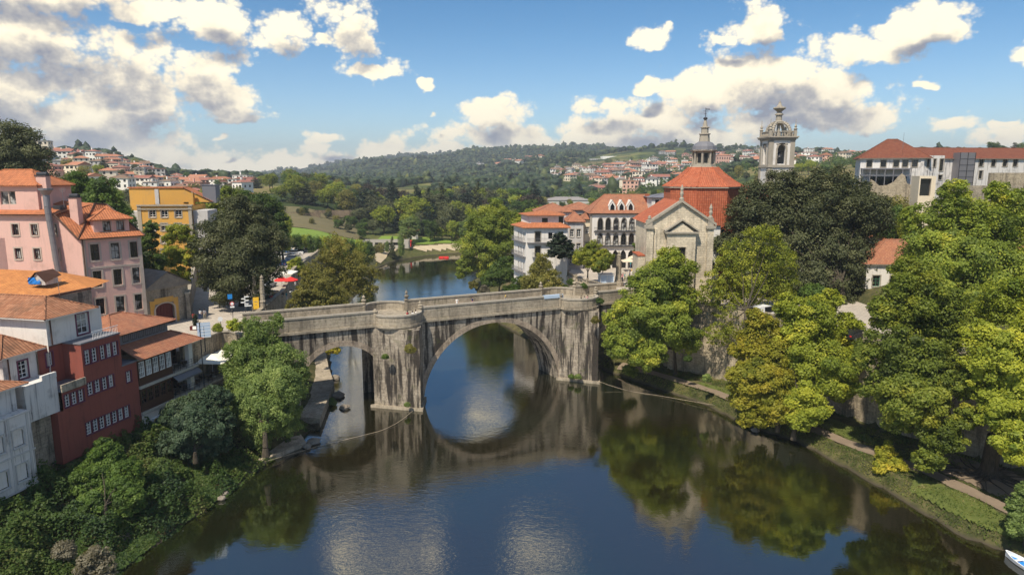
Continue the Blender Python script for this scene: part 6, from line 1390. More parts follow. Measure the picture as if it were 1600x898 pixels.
# ---- hilltop palace
def UZ(f, px, py):                       # position on a facade seen at a pixel of the photograph
    d = px_dir(px, py); ox, oy = f.o[0], f.o[1]; ux, uy = f.u; t = (ox*uy-oy*ux)/(d.x*uy-d.y*ux)
    return ((d.x*t-ox)*ux+(d.y*t-oy)*uy, CAM_H+d.z*t-f.o[2])
def palace():
    Y = 180; x0 = D(1345, 250, Y)[0]; zb = 30.0; f = Fr(x0, Y, .93, -.37); U = lambda px: UZ(f, px, 260)[0]; zt = UZ(f, 1400, 247)[1]; zw = UZ(f, 1400, 261)[1]
    root = thing('hilltop_palace', 'weathered white hilltop palace with a broad hipped roof and a long lower wing', 'building', (x0+8, Y+6, zb))
    W_ = U(1442); b = MB(); ws = [(U(px)-.6, zw, 1.25, 1.7) for px in (1358, 1380, 1400, 1414, 1429)]
    b.wall(f, 0, W_, zb-6, zt, [H(*h) for h in ws]); b.wall(f.at(0, 14, 3), 0, 14, zb-6, zt); b.wall(f.at(W_, 0, 1), 0, 14, zb-6, zt); b.build('wall', M['whited'], root)
    for h in ws: window(root, f, *h, 'dframe', 'glass', 'trim', 2, 2)
    c = f(W_, .3, 0); g = Fr(c[0], c[1], 1, .12); V = lambda px: UZ(g, px, 260)[0]; gz = lambda py, px=1460: UZ(g, px, py)[1]; L = V(1475)
    w2 = [(V(1450)-.3, gz(261), .7, 2.0), (V(1460)-.3, gz(261), .7, 2.0), (V(1471)-.5, gz(267), 1.1, 3.0), (V(1471)-.5, gz(281), 1.1, 1.2)]
    b = MB(); b.wall(g, 0, L, zb-6, gz(243), [H(*h) for h in w2]); b.box(f, W_-.5, W_+.2, -.2, -.002, zb-6, zt-.1); b.build('link_wall', M['whited'], root)
    for h in w2: window(root, g, *h, 'dframe', 'glass', 'trim', 1, 2)
    g2 = g.at(L, 1.5); V = lambda px: UZ(g2, px, 260)[0]; gz = lambda py, px=1550: UZ(g2, px, py)[1]; L2 = V(1700)
    w3 = [(V(px)-.6, gz(260), 1.25, 1.8) for px in (1514, 1533, 1552, 1570, 1586, 1604, 1622, 1640)]+[(V(px)-.5, gz(279), 1.0, 2.0) for px in (1512, 1534)]
    b = MB(); b.wall(g2, 0, L2, zb-6, gz(248), [H(*h) for h in w3]); wo = b.build('long_wing', M['whited'], root)
    for h in w3: window(wo, g2, *h, 'dframe', 'glass', 'trim', 2, 2)
    r = MB(); r.hip(f, 0, W_+1.2, 0, 14, zt, 5.0, over=.7, inset=7.2, me=1); r.build('roof', [M['palroof'], M['trim']], root)
    r = MB(); r.hip(g2, -8, L2, 0, 12, gz(248), 2.9, over=.5, me=1, end0=False, end1=False); r.build('wing_roof', [M['palroof'], M['trim']], wo)
    t = MB(); a, c = V(1488), V(1511); t.box(g2, a, c, -2.4, -.01, zb-5, gz(239)); to = t.build('lift_shaft', M['greymetal'], root)
    t = MB()
    for u in (a-.08, (a+c)/2, c): t.box(g2, u, u+.12, -2.5, -2.41, zb-5, gz(239))
    for z in np.arange(zb-4, gz(240), 1.5): t.box(g2, a, c, -2.47, -2.41, z, z+.06)
    t.build('steel_frame', M['darkmetal'], to)
    s = MB(); z1, z2 = UZ(f, 1390, 264)[1], UZ(f, 1390, 274)[1]
    for px in (1346, 1358, 1368, 1381, 1394, 1408, 1421): s.box(f, U(px), U(px)+.18, -3, -2.8, zb-5, z1)
    for z in (z1, z2): s.box(f, U(1345), U(1422), -3.05, -2.81, z-.12, z+.1)
    s.box(f, U(1345), U(1422), -2.8, -.01, z1+.1, z1+.2); s.build('steel_terrace', M['greymetal'], root)
    s = MB(); s.box(f, U(1361), U(1418), -.4, -.02, zb-4, z2-.3); s.build('ground_floor_glazing', M['glass'], root)
    s = MB(); zz = lambda py: UZ(f, 1400, py)[1]; q = [(1360, 280), (1366, 283), (1374, 290), (1386, 289), (1396, 284), (1401, 277), (1407, 271), (1412, 274), (1417, 286), (1426, 290)]
    for (p0, y0), (p1, y1) in zip(q, q[1:]):
        A = [f(U(p0), -3.3, zb-6), f(U(p1), -3.3, zb-6), f(U(p1), -3.3, zz(y1)), f(U(p0), -3.3, zz(y0))]; B_ = [f(U(p0), -3.0, zb-6), f(U(p1), -3.0, zb-6), f(U(p1), -3.0, zz(y1)), f(U(p0), -3.0, zz(y0))]; s.poly(A); s.poly(B_[::-1]); s.poly([A[3], A[2], B_[2], B_[3]])
    s.build('ruined_wall', M['wstone'], root)
palace()
def pavilion():
    Y = 162; x0 = D(1437, 280, Y)[0]; f = Fr(x0, Y, .97, -.24); U = lambda px: UZ(f, px, 280)[0]; Z = lambda py: UZ(f, 1450, py)[1]
    root = thing('concrete_pavilion', 'cube-like beige concrete pavilion with a tall glass opening below the palace', 'pavilion', (x0+2, Y, 22)); b = MB(); b.wall(f, 0, U(1463), 20, Z(275), [H(U(1439), Z(306), U(1456)-U(1439), Z(279)-Z(306))], rev=.8); b.wall(f.at(0, 6, 3), 0, 6, 20, Z(275)); b.wall(f.at(U(1463), 0, 1), 0, 6, 20, Z(275)); b.poly([f(0, 0, Z(275)), f(U(1463), 0, Z(275)), f(U(1463), 6, Z(275)), f(0, 6, Z(275))])
    b.build('frame', M['cream'], root); q = MB(); q.box(f, U(1439), U(1456), .8, .9, Z(306), Z(279)); q.build('glazing', M['glass'], root)
pavilion()
wall_line([D(1548, 275, 160)[:2], D(1640, 275, 160)[:2]], 22, D(1580, 270, 160)[2], .8, 'terrace_wall', 'rough brown stone wall right of the palace wing at the right edge', 'wall', M['wstone'])
wall_line([D(1480, 290, 158)[:2], D(1640, 296, 158)[:2]], 20, D(1580, 290, 158)[2], .6, 'terrace_wall', 'lower grey stone terrace wall under the palace', 'wall', M['gstone'])

# ------------------------------------------------------------------ the hillside towns
def town_proto(name, w, d, h, kind, seed):
    b = MB(); f = Fr(-w/2, -d/2); g = random.Random(seed)
    b.box(f, 0, w, 0, d, -3, h, 0)
    if kind == 'hip': b.hip(f, 0, w, 0, d, h, w*.16, over=.6, me=0, m=1)
    elif kind == 'gable': b.hip(f, 0, w, 0, d, h, d*.22, over=.6, me=0, m=1, inset=.01)
    elif kind == 'flat': b.box(f, -.3, w+.3, -.3, d+.3, h, h+.5, 1)
    elif kind == 'two': b.hip(f, 0, w, 0, d, h, w*.13, over=.5, me=0, m=1); b.box(f, w*.55, w+4, -2.5, d*.6, -3, h*.5, 0); b.hip(f.at(w*.55, -2.5), 0, w*.45+4, 0, d*.6+2.5, h*.5+.02, 1.2, over=.4, me=0, m=1)
    n = max(2, int(w/3)); fl = max(1, int(h/3))
    for j in range(fl):
        for i in range(n):
            u = w*(i+.5)/n; z = .9+j*h/fl; ww = g.choice([.6, .6, 1.1]); b.box(f, u-ww, u+ww, -.06, .05, z, z+1.5, 2)
        for v in (d*.3, d*.7): b.box(f, -.06, .05, v-.6, v+.6, z, z+1.5, 2); b.box(f, w-.05, w+.06, v-.6, v+.6, z, z+1.5, 2)
    if g.random() < .7: b.box(f, w*.3, w*.3+.9, d*.5, d*.5+.9, h, h+3, 0)
    return b.build(name, [M['white'], M['orange'], M['glass']])
def simple(name, c): return mat(name, c, .85, .2)
TW = [simple('far_white_wall', (.82, .78, .72)), simple('far_cream_wall', (.74, .64, .50)), simple('far_grey_wall', (.46, .44, .42)), simple('far_pink_wall', (.60, .36, .28))]
TRF = [simple('far_orange_roof', (.40, .18, .11)), simple('far_red_roof', (.28, .12, .09)), simple('far_brown_roof', (.20, .13, .09)), simple('far_grey_roof', (.25, .23, .22))]
WN = ['white', 'cream', 'grey', 'pink']; RN = ['orange', 'red', 'brown', 'grey']
TP = [town_proto('hillside_house', *a) for a in ((11, 9, 6.2, 'hip', 1), (14, 9, 6, 'gable', 2), (9, 9, 8.5, 'hip', 3), (12, 9, 6.5, 'two', 4), (17, 10, 6, 'gable', 5), (13, 10, 9, 'flat', 6))]
KN = ['hipped', 'gabled', 'tall', 'winged', 'long gabled', 'block-like']
used = [False]*6; placed = []
def town(where, pxr, yr, n, gap, seed, cols, ok=None, sc0=1.0):
    g = random.Random(seed); c = 0
    for _ in range(n*60):
        if c >= n: break
        Y = yr[0]+(yr[1]-yr[0])*g.random()**.9; px = g.uniform(*pxr); x = (px-800)/FPX*Y
        if ok and not ok(px, Y): continue
        if any((x-a)**2+((Y-b_)*.8)**2 < gap*gap for a, b_ in placed): continue
        placed.append((x, Y)); k = g.choices(range(6), (5, 5, 3, 4, 3, 2))[0]; wi = g.choices(range(4), (7, 3, 2, 1))[0]; ri = g.choices(range(4), cols)[0]; s = g.uniform(.8, 1.15)*sc0
        lab = f'{KN[k]} {WN[wi]} house with {RN[ri]} roof {where}'
        if not used[k]: o = TP[k]; used[k] = True
        else: o = TP[k].copy(); C.objects.link(o)
        o.location = (x, Y, hz(x, Y)); o.rotation_euler = (0, 0, g.choice([0, 0, .5, -.5, 1.2, -1.0])+g.uniform(-.25, .25)); o.scale = (s, s, s)
        setmat(o, 0, TW[wi]); setmat(o, 1, TRF[ri]); setmat(o, 2, M['black'])
        tag(o, lab, 'house', f'{KN[k]} {WN[wi]} houses with {RN[ri]} roofs {where}'); c += 1
town('on the left hillside', (75, 400), (370, 600), 75, 13, 1, (4, 4, 2, 1), lambda px, Y: not (px > 320 and Y < 420), .85)
town('on the central valley slope', (860, 1030), (600, 1250), 108, 14, 2, (3, 4, 3, 1), lambda px, Y: px > 1010-(Y-500)*.38, 1.05)
town('right of the dome', (1030, 1345), (640, 1350), 100, 16, 3, (5, 3, 3, 1), None, 1.05)
town('on the distant mountain foot', (742, 850), (1500, 1900), 16, 26, 4, (3, 2, 2, 1), None, 1.3)
def block(name, label, px0, px1, pyt, Y, dp, wall, roof, fl, nwin):
    x0 = D(px0, pyt, Y)[0]; x1 = D(px1, pyt, Y)[0]; zt = D(px0, pyt, Y)[2]; z0 = min(hz(x0, Y), hz(x1, Y))-1; f = Fr(x0, Y, 1, 0); root = thing(name, label, 'building', ((x0+x1)/2, Y, z0)); b = MB(); b.box(f, 0, x1-x0, 0, dp, z0, zt); b.build('wall', wall, root)
    if roof: r = MB(); r.hip(f, 0, x1-x0, 0, dp, zt+.1, dp*.12, over=.5, me=0); r.build('roof', roof, root)
    for j in range(fl):
        q = MB(); z = z0+2+(zt-z0-2)*j/max(fl, 1)
        for i in range(nwin): u = (x1-x0)*(i+.3)/nwin; q.box(f, u, u+(x1-x0)/nwin*.4, -.1, .02, z+.3, z+(zt-z0-2)/max(fl, 1)*.6)
        q.build('window_band', M['black'], root)
block('warehouse', 'long white warehouse on the skyline left of the lantern', 942, 985, 244, 1380, 40, TW[0], None, 0, 0)
block('warehouse', 'largest white warehouse on the skyline behind the first', 985, 1046, 240, 1400, 50, TW[0], None, 0, 0)
block('warehouse', 'low grey-white warehouse left end of the skyline group', 922, 945, 248, 1390, 30, TW[2], None, 1, 8)
block('apartment_block', 'orange-roofed apartment block between dome lantern and bell tower', 1120, 1146, 243, 900, 16, TW[3], TRF[0], 3, 7)
block('apartment_block', 'second apartment block nearer the bell tower', 1148, 1172, 245, 880, 16, TW[1], TRF[1], 3, 6)
block('terrace_houses', 'long pale terrace row at the foot of the left hill', 336, 394, 304, 400, 9, TW[1], TRF[0], 2, 12)
block('terrace_houses', 'shorter white row above the yellow house', 260, 312, 292, 430, 9, TW[0], TRF[2], 2, 9)
block('long_shed', 'long grey roofed shed in the valley below the central houses', 850, 925, 313, 560, 20, TW[2], TRF[3], 0, 0)
def masts():
    for px, pt, Y, lab in ((1165, 225, 1000, 'tall thin mast on the skyline left of the bell tower'), (1120, 226, 1000, 'thin mast right of the lantern'), (1413, 207, 176, 'thin antenna on the palace roof'), (1130, 224, 1050, 'faint mast farther right of the lantern')):
        x, y, z = D(px, pt, Y); b = MB(); z0 = hz(x, y) if Y > 500 else z-4; b.tube((x, y, z0), (x, y, z), .35 if Y > 500 else .05, .2 if Y > 500 else .03, 5)
        if Y > 500: b.box(Fr(x, y), -1, 1, -.2, .2, z-6, z-5.6)
        tag(b.build('antenna_mast', M['greymetal']), lab, 'mast')
    x, y, z = D(112, 238, 560); z0 = hz(x, y); r = thing('tower_crane', 'spindly tower crane on the left hilltop skyline', 'crane', (x, y, z0)); b = MB(); b.tube((x, y, z0), (x, y, z+1), .5, .5, 4); b.build('mast', M['greymetal'], r); b = MB(); b.tube((x-22, y, z), (x+5, y, z), .35, .35, 4); b.tube((x, y, z+4), (x-18, y, z+.3), .1, .1, 3); b.tube((x, y, z), (x, y, z+4), .3, .2, 4); b.build('jib', M['greymetal'], r)
masts()
M['terr'] = masonry('terrace_stone', (.20, .15, .10), (.13, .10, .07), (.07, .055, .04), .8, .4, .4)
# park buildings upstream
x, y = D(626, 350, 326)[:2]; house('park_house', 'small white park house with a red roof among dark trees across the lawn', 'house', Fr(x, y, 1, .1), 8, 6, hz(x, y), hz(x, y)+4.4, 'white', 'brownred', 1.9, [hz(x, y)+1.6], [1, 3.3, 5.8], 1, 1.5, 'dframe', None)
x, y = D(566, 382, 296)[:2]; house('riverside_pavilion', 'long flat-roofed pavilion on the upstream river bank', 'pavilion', Fr(x, y, 1, .05), 20, 7, hz(x, y)+.5, 7.0, 'concrete', None, 1, [5], [1.5, 5.5, 9.5, 13.5], 3, 1.2, 'dframe', None)
x, y = D(628, 382, 306)[:2]; b = MB(); b.box(Fr(x, y), 0, 4, 0, 2.5, hz(x, y)-.5, hz(x, y)+2.6); b.box(Fr(x, y), -.3, 4.3, -.4, 2.7, hz(x, y)+2.6, hz(x, y)+2.8); tag(b.build('kiosk', M['redc']), 'red kiosk on the far bank right of the pavilion', 'kiosk')
for i, (pa, pb, py, Y, hh) in enumerate([(440, 560, 322, 372, 2.6), (430, 500, 333, 356, 1.2)]):
    a, c = D(pa, py, Y), D(pb, py, Y); z = hz((a[0]+c[0])/2, Y); wall_line([a[:2], c[:2]], z-2, z+hh*.7, .6, 'terrace_wall', ['tall brown terrace wall under the hilltop trees upstream', 'middle terrace wall on the brown slope upstream'][i], 'retaining wall', M['terr'])

# ------------------------------------------------------------------ people
SK = [mat('skin_a', (.55, .34, .24), .6), mat('skin_b', (.38, .22, .14), .6)]
HAIR = [mat('dark_hair', (.03, .02, .015), .7), mat('brown_hair', (.12, .07, .04), .7), mat('straw_hat', (.6, .5, .3), .8)]
CLO = {k: mat(k+'_cloth', v, .85) for k, v in dict(red=(.50, .03, .04), white=(.78, .76, .74), navy=(.03, .05, .14), black=(.02, .02, .022), teal=(.05, .30, .34), grey=(.28, .28, .29), khaki=(.34, .28, .18), pink=(.65, .30, .32), yellow=(.70, .50, .10), denim=(.10, .15, .26)).items()}
def person_proto(pose, seed):
    g = random.Random(seed); V = {}
    st = .16 if pose == 'walk' else .02
    V['pel'] = (0, 0, .93, .145, .105); V['bel'] = (0, .01, 1.10, .13, .10); V['che'] = (0, 0, 1.32, .165, .115); V['nk'] = (0, .01, 1.48, .06, .06); V['hd'] = (0, -.015, 1.58, .075, .09); V['hd2'] = (0, -.01, 1.66, .085, .10); V['top'] = (0, 0, 1.73, .06, .07)
    for s, n in ((-1, 'l'), (1, 'r')):
        V['hip'+n] = (s*.09, 0, .86, .095, .095); V['kn'+n] = (s*.10, -.05+s*st*.6-(.0), .48, .062, .062); V['an'+n] = (s*.10, s*st+.04, .09, .042, .042); V['toe'+n] = (s*.11, s*st-.13, .04, .035, .035)
        V['sh'+n] = (s*.19, 0, 1.40, .06, .06)
        if pose == 'phone' and s == 1: V['el'+n] = (s*.25, -.06, 1.16, .045, .045); V['wr'+n] = (s*.13, -.27, 1.30, .03, .03); V['ha'+n] = (s*.09, -.33, 1.36, .03, .03)
        else: V['el'+n] = (s*.26, .03-s*st*.5, 1.13, .045, .045); V['wr'+n] = (s*.27, -.08-s*st*.9, .90, .03, .03); V['ha'+n] = (s*.27, -.10-s*st, .82, .032, .032)
    if pose == 'sit':
        for n, s in (('l', -1), ('r', 1)):
            V['kn'+n] = (s*.12, -.45, .95, .06, .06); V['an'+n] = (s*.12, -.42, .52, .04, .04); V['toe'+n] = (s*.12, -.58, .47, .035, .035); V['wr'+n] = (s*.18, -.30, 1.02, .03, .03); V['ha'+n] = (s*.14, -.38, 1.02, .03, .03)
    K = list(V); E_ = [('pel', 'bel'), ('bel', 'che'), ('che', 'nk'), ('nk', 'hd'), ('hd', 'hd2'), ('hd2', 'top')]
    for n in 'lr': E_ += [('pel', 'hip'+n), ('hip'+n, 'kn'+n), ('kn'+n, 'an'+n), ('an'+n, 'toe'+n), ('che', 'sh'+n), ('sh'+n, 'el'+n), ('el'+n, 'wr'+n), ('wr'+n, 'ha'+n)]
    me = bpy.data.meshes.new('p'); me.from_pydata([V[k][:3] for k in K], [(K.index(a), K.index(b_)) for a, b_ in E_], [])
    o = bpy.data.objects.new('p', me); C.objects.link(o); md = o.modifiers.new('s', 'SKIN'); o.modifiers.new('u', 'SUBSURF').levels = 1
    if not me.skin_vertices: me.skin_vertices.new() if hasattr(me.skin_vertices, 'new') else None
    for i, k in enumerate(K):
        sv = me.skin_vertices[0].data[i]; sv.radius = V[k][3:5]; sv.use_root = (k == 'pel')
    dg = bpy.context.evaluated_depsgraph_get(); m2 = bpy.data.meshes.new_from_object(o.evaluated_get(dg)); bpy.data.objects.remove(o)
    m2.materials.clear()
    for m_ in (SK[0], CLO['white'], CLO['navy'], CLO['black']): m2.materials.append(m_)
    dz = -.5 if pose == 'sit' else 0
    for p in m2.polygons:
        c = p.center; z = c.z; ax = abs(c.x); p.use_smooth = True
        if z > 1.47: mi = 0
        elif ax > .215 and z < 1.25: mi = 0
        elif z > .97 and not (pose == 'sit' and c.y < -.18): mi = 1
        elif z > .12 and not (pose == 'sit' and z < .55): mi = 2
        else: mi = 3
        p.material_index = mi
    if pose == 'sit':
        for v in m2.vertices: v.co.z -= .44
    m2.name = 'person'; hb = MB(); hb.lathe((0, .012, 1.60+(-.44 if pose == 'sit' else 0)), [(.088, 0), (.105, .05), (.10, .10), (.07, .145), (.01, .165)], 9); hb.lathe((0, .05, 1.5+(-.44 if pose == 'sit' else 0)), [(.05, 0), (.085, .06), (.08, .14)], 8)
    return m2, hb
PPOSE = {k: person_proto(k, i) for i, k in enumerate(('stand', 'walk', 'phone', 'sit'))}
for k, (m_, hb) in PPOSE.items():
    me = bpy.data.meshes.new('hair'); me.from_pydata(hb.v, [], hb.f); me.materials.append(HAIR[0]); PPOSE[k] = (m_, me)
def person(x, y, z, rot, top, leg, label, pose='stand', hair=0, skin=0, group=None, s=1.0):
    o = bpy.data.objects.new('person', PPOSE[pose][0]); C.objects.link(o); o.location = (x, y, z); o.rotation_euler = (0, 0, rot); o.scale = (s, s, s); tag(o, label, 'person', group)
    setmat(o, 0, SK[skin]); setmat(o, 1, CLO[top]); setmat(o, 2, CLO[leg]); h = bpy.data.objects.new('hair', PPOSE[pose][1]); C.objects.link(h); h.parent = o; setmat(h, 0, HAIR[hair]); return o
for px, py, t, l, lab, po, rt in ((303, 505, 'red', 'black', 'person in a red shirt walking beside the conifer planter', 'walk', 3.0), (313, 499, 'white', 'navy', 'person in a white shirt walking up the plaza', 'walk', 3.1), (320, 499, 'grey', 'khaki', 'person in grey with bare legs beside the white-shirted walker', 'walk', 3.3), (366, 525, 'black', 'khaki', 'person with a dark top and tan trousers standing near the plaza wall', 'stand', .6), (324, 527, 'white', 'black', 'person in a white top near the blue panel sign', 'walk', 1.0),
    (462, 452, 'white', 'denim', 'person in white by the red parasols', 'stand', 1), (456, 466, 'white', 'teal', 'person at the railing below the red parasols', 'stand', 2), (448, 470, 'teal', 'white', 'person leaning at the railing left of another', 'stand', 2.5), (425, 474, 'red', 'navy', 'person in red near the stone obelisks', 'stand', 1)):
    x, y = G(px, py, 12.8); person(x, y, 12.8, rt, t, l, lab, po)
def fb_at(px, w, z=13.3):
    lo, hi = -36., 31.
    for _ in range(40):
        m_ = (lo+hi)/2; p = FB(m_, w, z); d = p[1]*math.cos(PITCH)-(z-CAM_H)*math.sin(PITCH)
        if 800+FPX*p[0]/d < px: lo = m_
        else: hi = m_
    return FB(lo, w, z)
for px, w, t, l, lab, po in ((714, 5.8, 'white', 'white', 'person in white crossing the middle of the bridge', 'walk'), (738, 5.6, 'navy', 'pink', 'person in a dark top crossing the bridge right of the one in white', 'walk'), (637, -1.2, 'red', 'black', 'person in red in the left refuge of the bridge', 'stand'), (645, -1.6, 'white', 'denim', 'first person in white in the left refuge', 'phone'), (650, -1.0, 'white', 'khaki', 'second person in white, nearest the finial of the left refuge', 'stand'),
    (858, 1.2, 'white', 'navy', 'person in white leaning over the pale blue cloth on the parapet', 'phone'), (868, 1.4, 'black', 'black', 'dark-clothed person beside the pale blue cloth on the parapet', 'stand'), (908, -1.5, 'black', 'navy', 'person in black in the right refuge', 'stand'), (913, -2.0, 'grey', 'white', 'person in grey in the right refuge', 'stand'), (918, -1.4, 'pink', 'navy', 'person in pink in the right refuge', 'phone'), (790, 6.2, 'yellow', 'denim', 'person in yellow far down the bridge walkway', 'walk')):
    p = fb_at(px, w); person(p[0], p[1], 13.3, random.uniform(0, 6), t, l, lab, po)
gq = random.Random(8); cn = list(CLO)
for i in range(46):
    px = gq.uniform(985, 1014) if i < 36 else gq.uniform(966, 984); py = gq.uniform(412, 432) if i < 30 else gq.uniform(436, 446)
    x, y = G(px, py, ZR); t = gq.choice(cn); person(x, y, ZR, gq.uniform(0, 6.28), t, gq.choice(['navy', 'black', 'denim', 'khaki', 'white']), f'person in a {t} top in the crowd on the church square', gq.choice(['stand', 'walk', 'phone']), gq.randrange(2), gq.randrange(2), f'people in {t} in the crowd on the church square', gq.uniform(.93, 1.05))

# ------------------------------------------------------------------ parasols, tables, street furniture
def parasol(x, y, z, r, h, m, label, group=None, square=False, name='parasol'):
    root = thing(name, label, 'parasol', (x, y, z), group); n = 4 if square else 8; rot = math.pi/4 if square else 0; k = 1.35 if square else 1
    b = MB(); b.lathe((x, y, z+h), [(r*k, -.12), (r*k, 0), (r*.5*k, .34), (.06, .62)], n, rot=rot); b.build('canopy', m, root)
    b = MB(); b.tube((x, y, z), (x, y, z+h+.55), .04); b.lathe((x, y, z), [(.35, 0), (.35, .08), (.1, .14)], 10); b.build('pole', M['wframe'], root); return root
for px, py, lab in ((333, 588, 'largest white square parasol on the restaurant terrace'), (308, 588, 'white parasol nearest the restaurant roof corner'), (352, 580, 'white parasol at the far end of the terrace')):
    x, y = G(px, py, 8.12); parasol(x, y, 8.12, 2.7 if px == 333 else 2.1, 2.6, M['whitec'], lab, square=True)
for px, py, lab, m_ in ((441, 456, 'left of the two red parasols by the parked cars', 'redc'), (455, 456, 'right of the two red parasols by the parked cars', 'redc'), (448, 448, 'cream tilted canopy behind the two red parasols', 'whitec')):
    x, y = G(px, py, 12.8); parasol(x, y, 12.8, 1.5 if m_ == 'redc' else 2.0, 2.4 if m_ == 'redc' else 3.0, M[m_], lab, square=(m_ == 'whitec'))
for px, py, lab in ((982, 424, 'beige parasol at the left edge of the crowd'), (999, 420, 'beige parasol at the arcade behind the crowd'), (990, 418, 'beige parasol between the other two by the arcade')):
    x, y = G(px, py, ZR); parasol(x, y, ZR, 1.7, 2.5, M['beigec'], lab, square=True)
def table_proto():
    root = thing('cafe_table', 'x', 'table'); b = MB(); b.lathe((0, 0, .72), [(.4, 0), (.4, .03)], 14); b.build('table_top', M['greymetal'], root); b = MB(); b.tube((0, 0, 0), (0, 0, .72), .03); b.lathe((0, 0, 0), [(.25, 0), (.25, .02)], 10); b.build('leg', M['darkmetal'], root); return root
def chair_proto():
    root = thing('cafe_chair', 'x', 'chair'); f = Fr(-.22, -.22); b = MB(); b.box(f, 0, .44, 0, .44, .43, .47); b.build('seat', M['black'], root); b = MB(); b.box(f, 0, .44, .41, .45, .55, .85); b.build('backrest', M['black'], root)
    for u in (0.02, .40):
        for w in (.02, .40): b = MB(); b.tube((u-.2, w-.2, 0), (u-.2, w-.2, .43 if w < .2 else .85), .018, n=5); b.build('leg', M['darkmetal'], root)
    return root
tp, cp = table_proto(), chair_proto(); k = 0
for u, w, z, lv in ((17.6, .9, 8.12, 'lower'), (19.2, 1.0, 8.12, 'lower'), (22, 1.2, 8.12, 'lower'), (24, .9, 8.12, 'lower'), (26, 1.3, 8.12, 'lower'), (28, .9, 8.12, 'lower'), (17.8, .9, 11.3, 'upper'), (19.6, 1.0, 11.3, 'upper')):
    p = STR(u, w, 0); lab = f'small round grey table on the {lv} restaurant terrace'; grp = f'tables on the {lv} terrace'
    if k == 0: tp.location = (p[0], p[1], z); tag(tp, lab, group=grp)
    else: dup(tp, (p[0], p[1], z), 0, lab, grp)
    for a in (0.3, 2.4, 4.2):
        c = (p[0]+.62*math.sin(a), p[1]-.62*math.cos(a)*-1, z); lab = f'black cafe chair around a table on the {lv} restaurant terrace'; grp = f'chairs on the {lv} terrace'; rr = math.atan2(c[1]-p[1], c[0]-p[0])-math.pi/2
        if k == 0 and a == .3: cp.location = c; cp.rotation_euler = (0, 0, rr); tag(cp, lab, group=grp)
        else: dup(cp, c, rr, lab, grp)
    k += 1
def post(px, py, h, r=.045, z=12.8, name='sign_post', label='', cat='sign'):
    x, y = G(px, py, z); root = thing(name, label, cat, (x, y, z)); b = MB(); b.tube((x, y, z), (x, y, z+h), r); b.build('post', M['darkmetal'], root); return root, x, y, z
def facing(x, y): return Fr(x, y, -y, x) if False else Fr(x, y, y, -x)
def text(root, s, size, fr, u, w, z, m):
    cu = bpy.data.curves.new('lettering', 'FONT'); cu.body = s; cu.size = size; cu.align_x = 'CENTER'; cu.extrude = .004; o = bpy.data.objects.new('lettering', cu); C.objects.link(o); cu.materials.append(m)
    o.parent = root; p = fr(u, w, z); b0 = parent_base(root); o.location = (p[0]-b0.x, p[1]-b0.y, p[2]-b0.z); o.rotation_euler = (R(90), 0, math.atan2(fr.u[1], fr.u[0])); return o
root, x, y, z = post(321, 549, 3.4, .07, label='large pale blue panel sign with white bands on the plaza edge'); f = facing(x, y); b = MB(); b.box(f, -.8, .8, -.06, .0, z+1.9, z+3.9); b.build('panel', M['signpale'], root); b = MB()
for i in range(5): b.box(f, -.78, .78, -.075, -.062, z+1.93+i*.42, z+2.0+i*.42)
b.build('white_bands', M['signwhite'], root); b = MB(); b.box(f, -.6, -.42, -.075, -.062, z+2.75, z+2.95); b.build('blue_mark', M['signblue'], root)
root, x, y, z = post(346, 526, 2.9, label='small round sign seen from behind on a thin pole'); f = facing(x, y); b = MB(); b.tube(f(0, -.05, z+2.6), f(0, -.02, z+2.6), .34, .34, 20); b.build('disc', M['signwhite'], root)
root, x, y, z = post(361, 492, 3.2, label='tall pole with a blue rectangular sign by the dark plaza tree'); f = facing(x, y); b = MB(); b.box(f, -.35, .35, -.06, 0, z+2.7, z+3.5); b.build('panel', M['signblue'], root)
root, x, y, z = post(364, 498, 2.7, label='no-entry style red-rimmed round sign with a white plate below'); f = facing(x, y); b = MB(); b.tube(f(0, -.08, z+2.5), f(0, -.05, z+2.5), .33, .33, 20); b.build('disc', M['signred'], root); b = MB(); b.tube(f(0, -.1, z+2.5), f(0, -.085, z+2.5), .24, .24, 20); b.build('disc_centre', M['signwhite'], root); b = MB(); b.box(f, -.32, .32, -.08, -.05, z+1.85, z+2.1); b.build('plate', M['signwhite'], root)
root, x, y, z = post(384, 494, 3.3, .08, label='black signpost with a stack of white direction arrows'); f = facing(x, y)
for i, (s_, w_) in enumerate(((1, .55), (-1, .45), (1, .5), (-1, .55), (1, .45), (1, .9))):
    b = MB(); zz = z+3.15-i*.3; b.poly([f(-.1*s_, -.1, zz), f(w_*s_, -.1, zz), f((w_+.15)*s_, -.1, zz+.1), f(w_*s_, -.1, zz+.2), f(-.1*s_, -.1, zz+.2)]); b.poly([f(-.1*s_, -.07, zz), f(w_*s_, -.07, zz), f((w_+.15)*s_, -.07, zz+.1), f(w_*s_, -.07, zz+.2), f(-.1*s_, -.07, zz+.2)][::-1]); b.build('direction_arrow', M['signwhite'], root)
root, x, y, z = post(389, 486, 5.2, .04, name='flag_pole', label='thin white pole left of the stone obelisks', cat='pole')
root, x, y, z = post(401, 491, 3.0, label='yellow vertical banner in front of the stone obelisks', cat='banner'); f = facing(x, y); b = MB(); b.box(f, -.45, .45, -.06, -.05, z+.9, z+2.9); b.build('banner_cloth', M['banner'], root); b = MB(); b.box(f, -.25, .25, -.07, -.062, z+2.1, z+2.2); b.box(f, -.15, .15, -.07, -.062, z+1.6, z+1.68); b.build('printed_mark', M['gstone'], root)
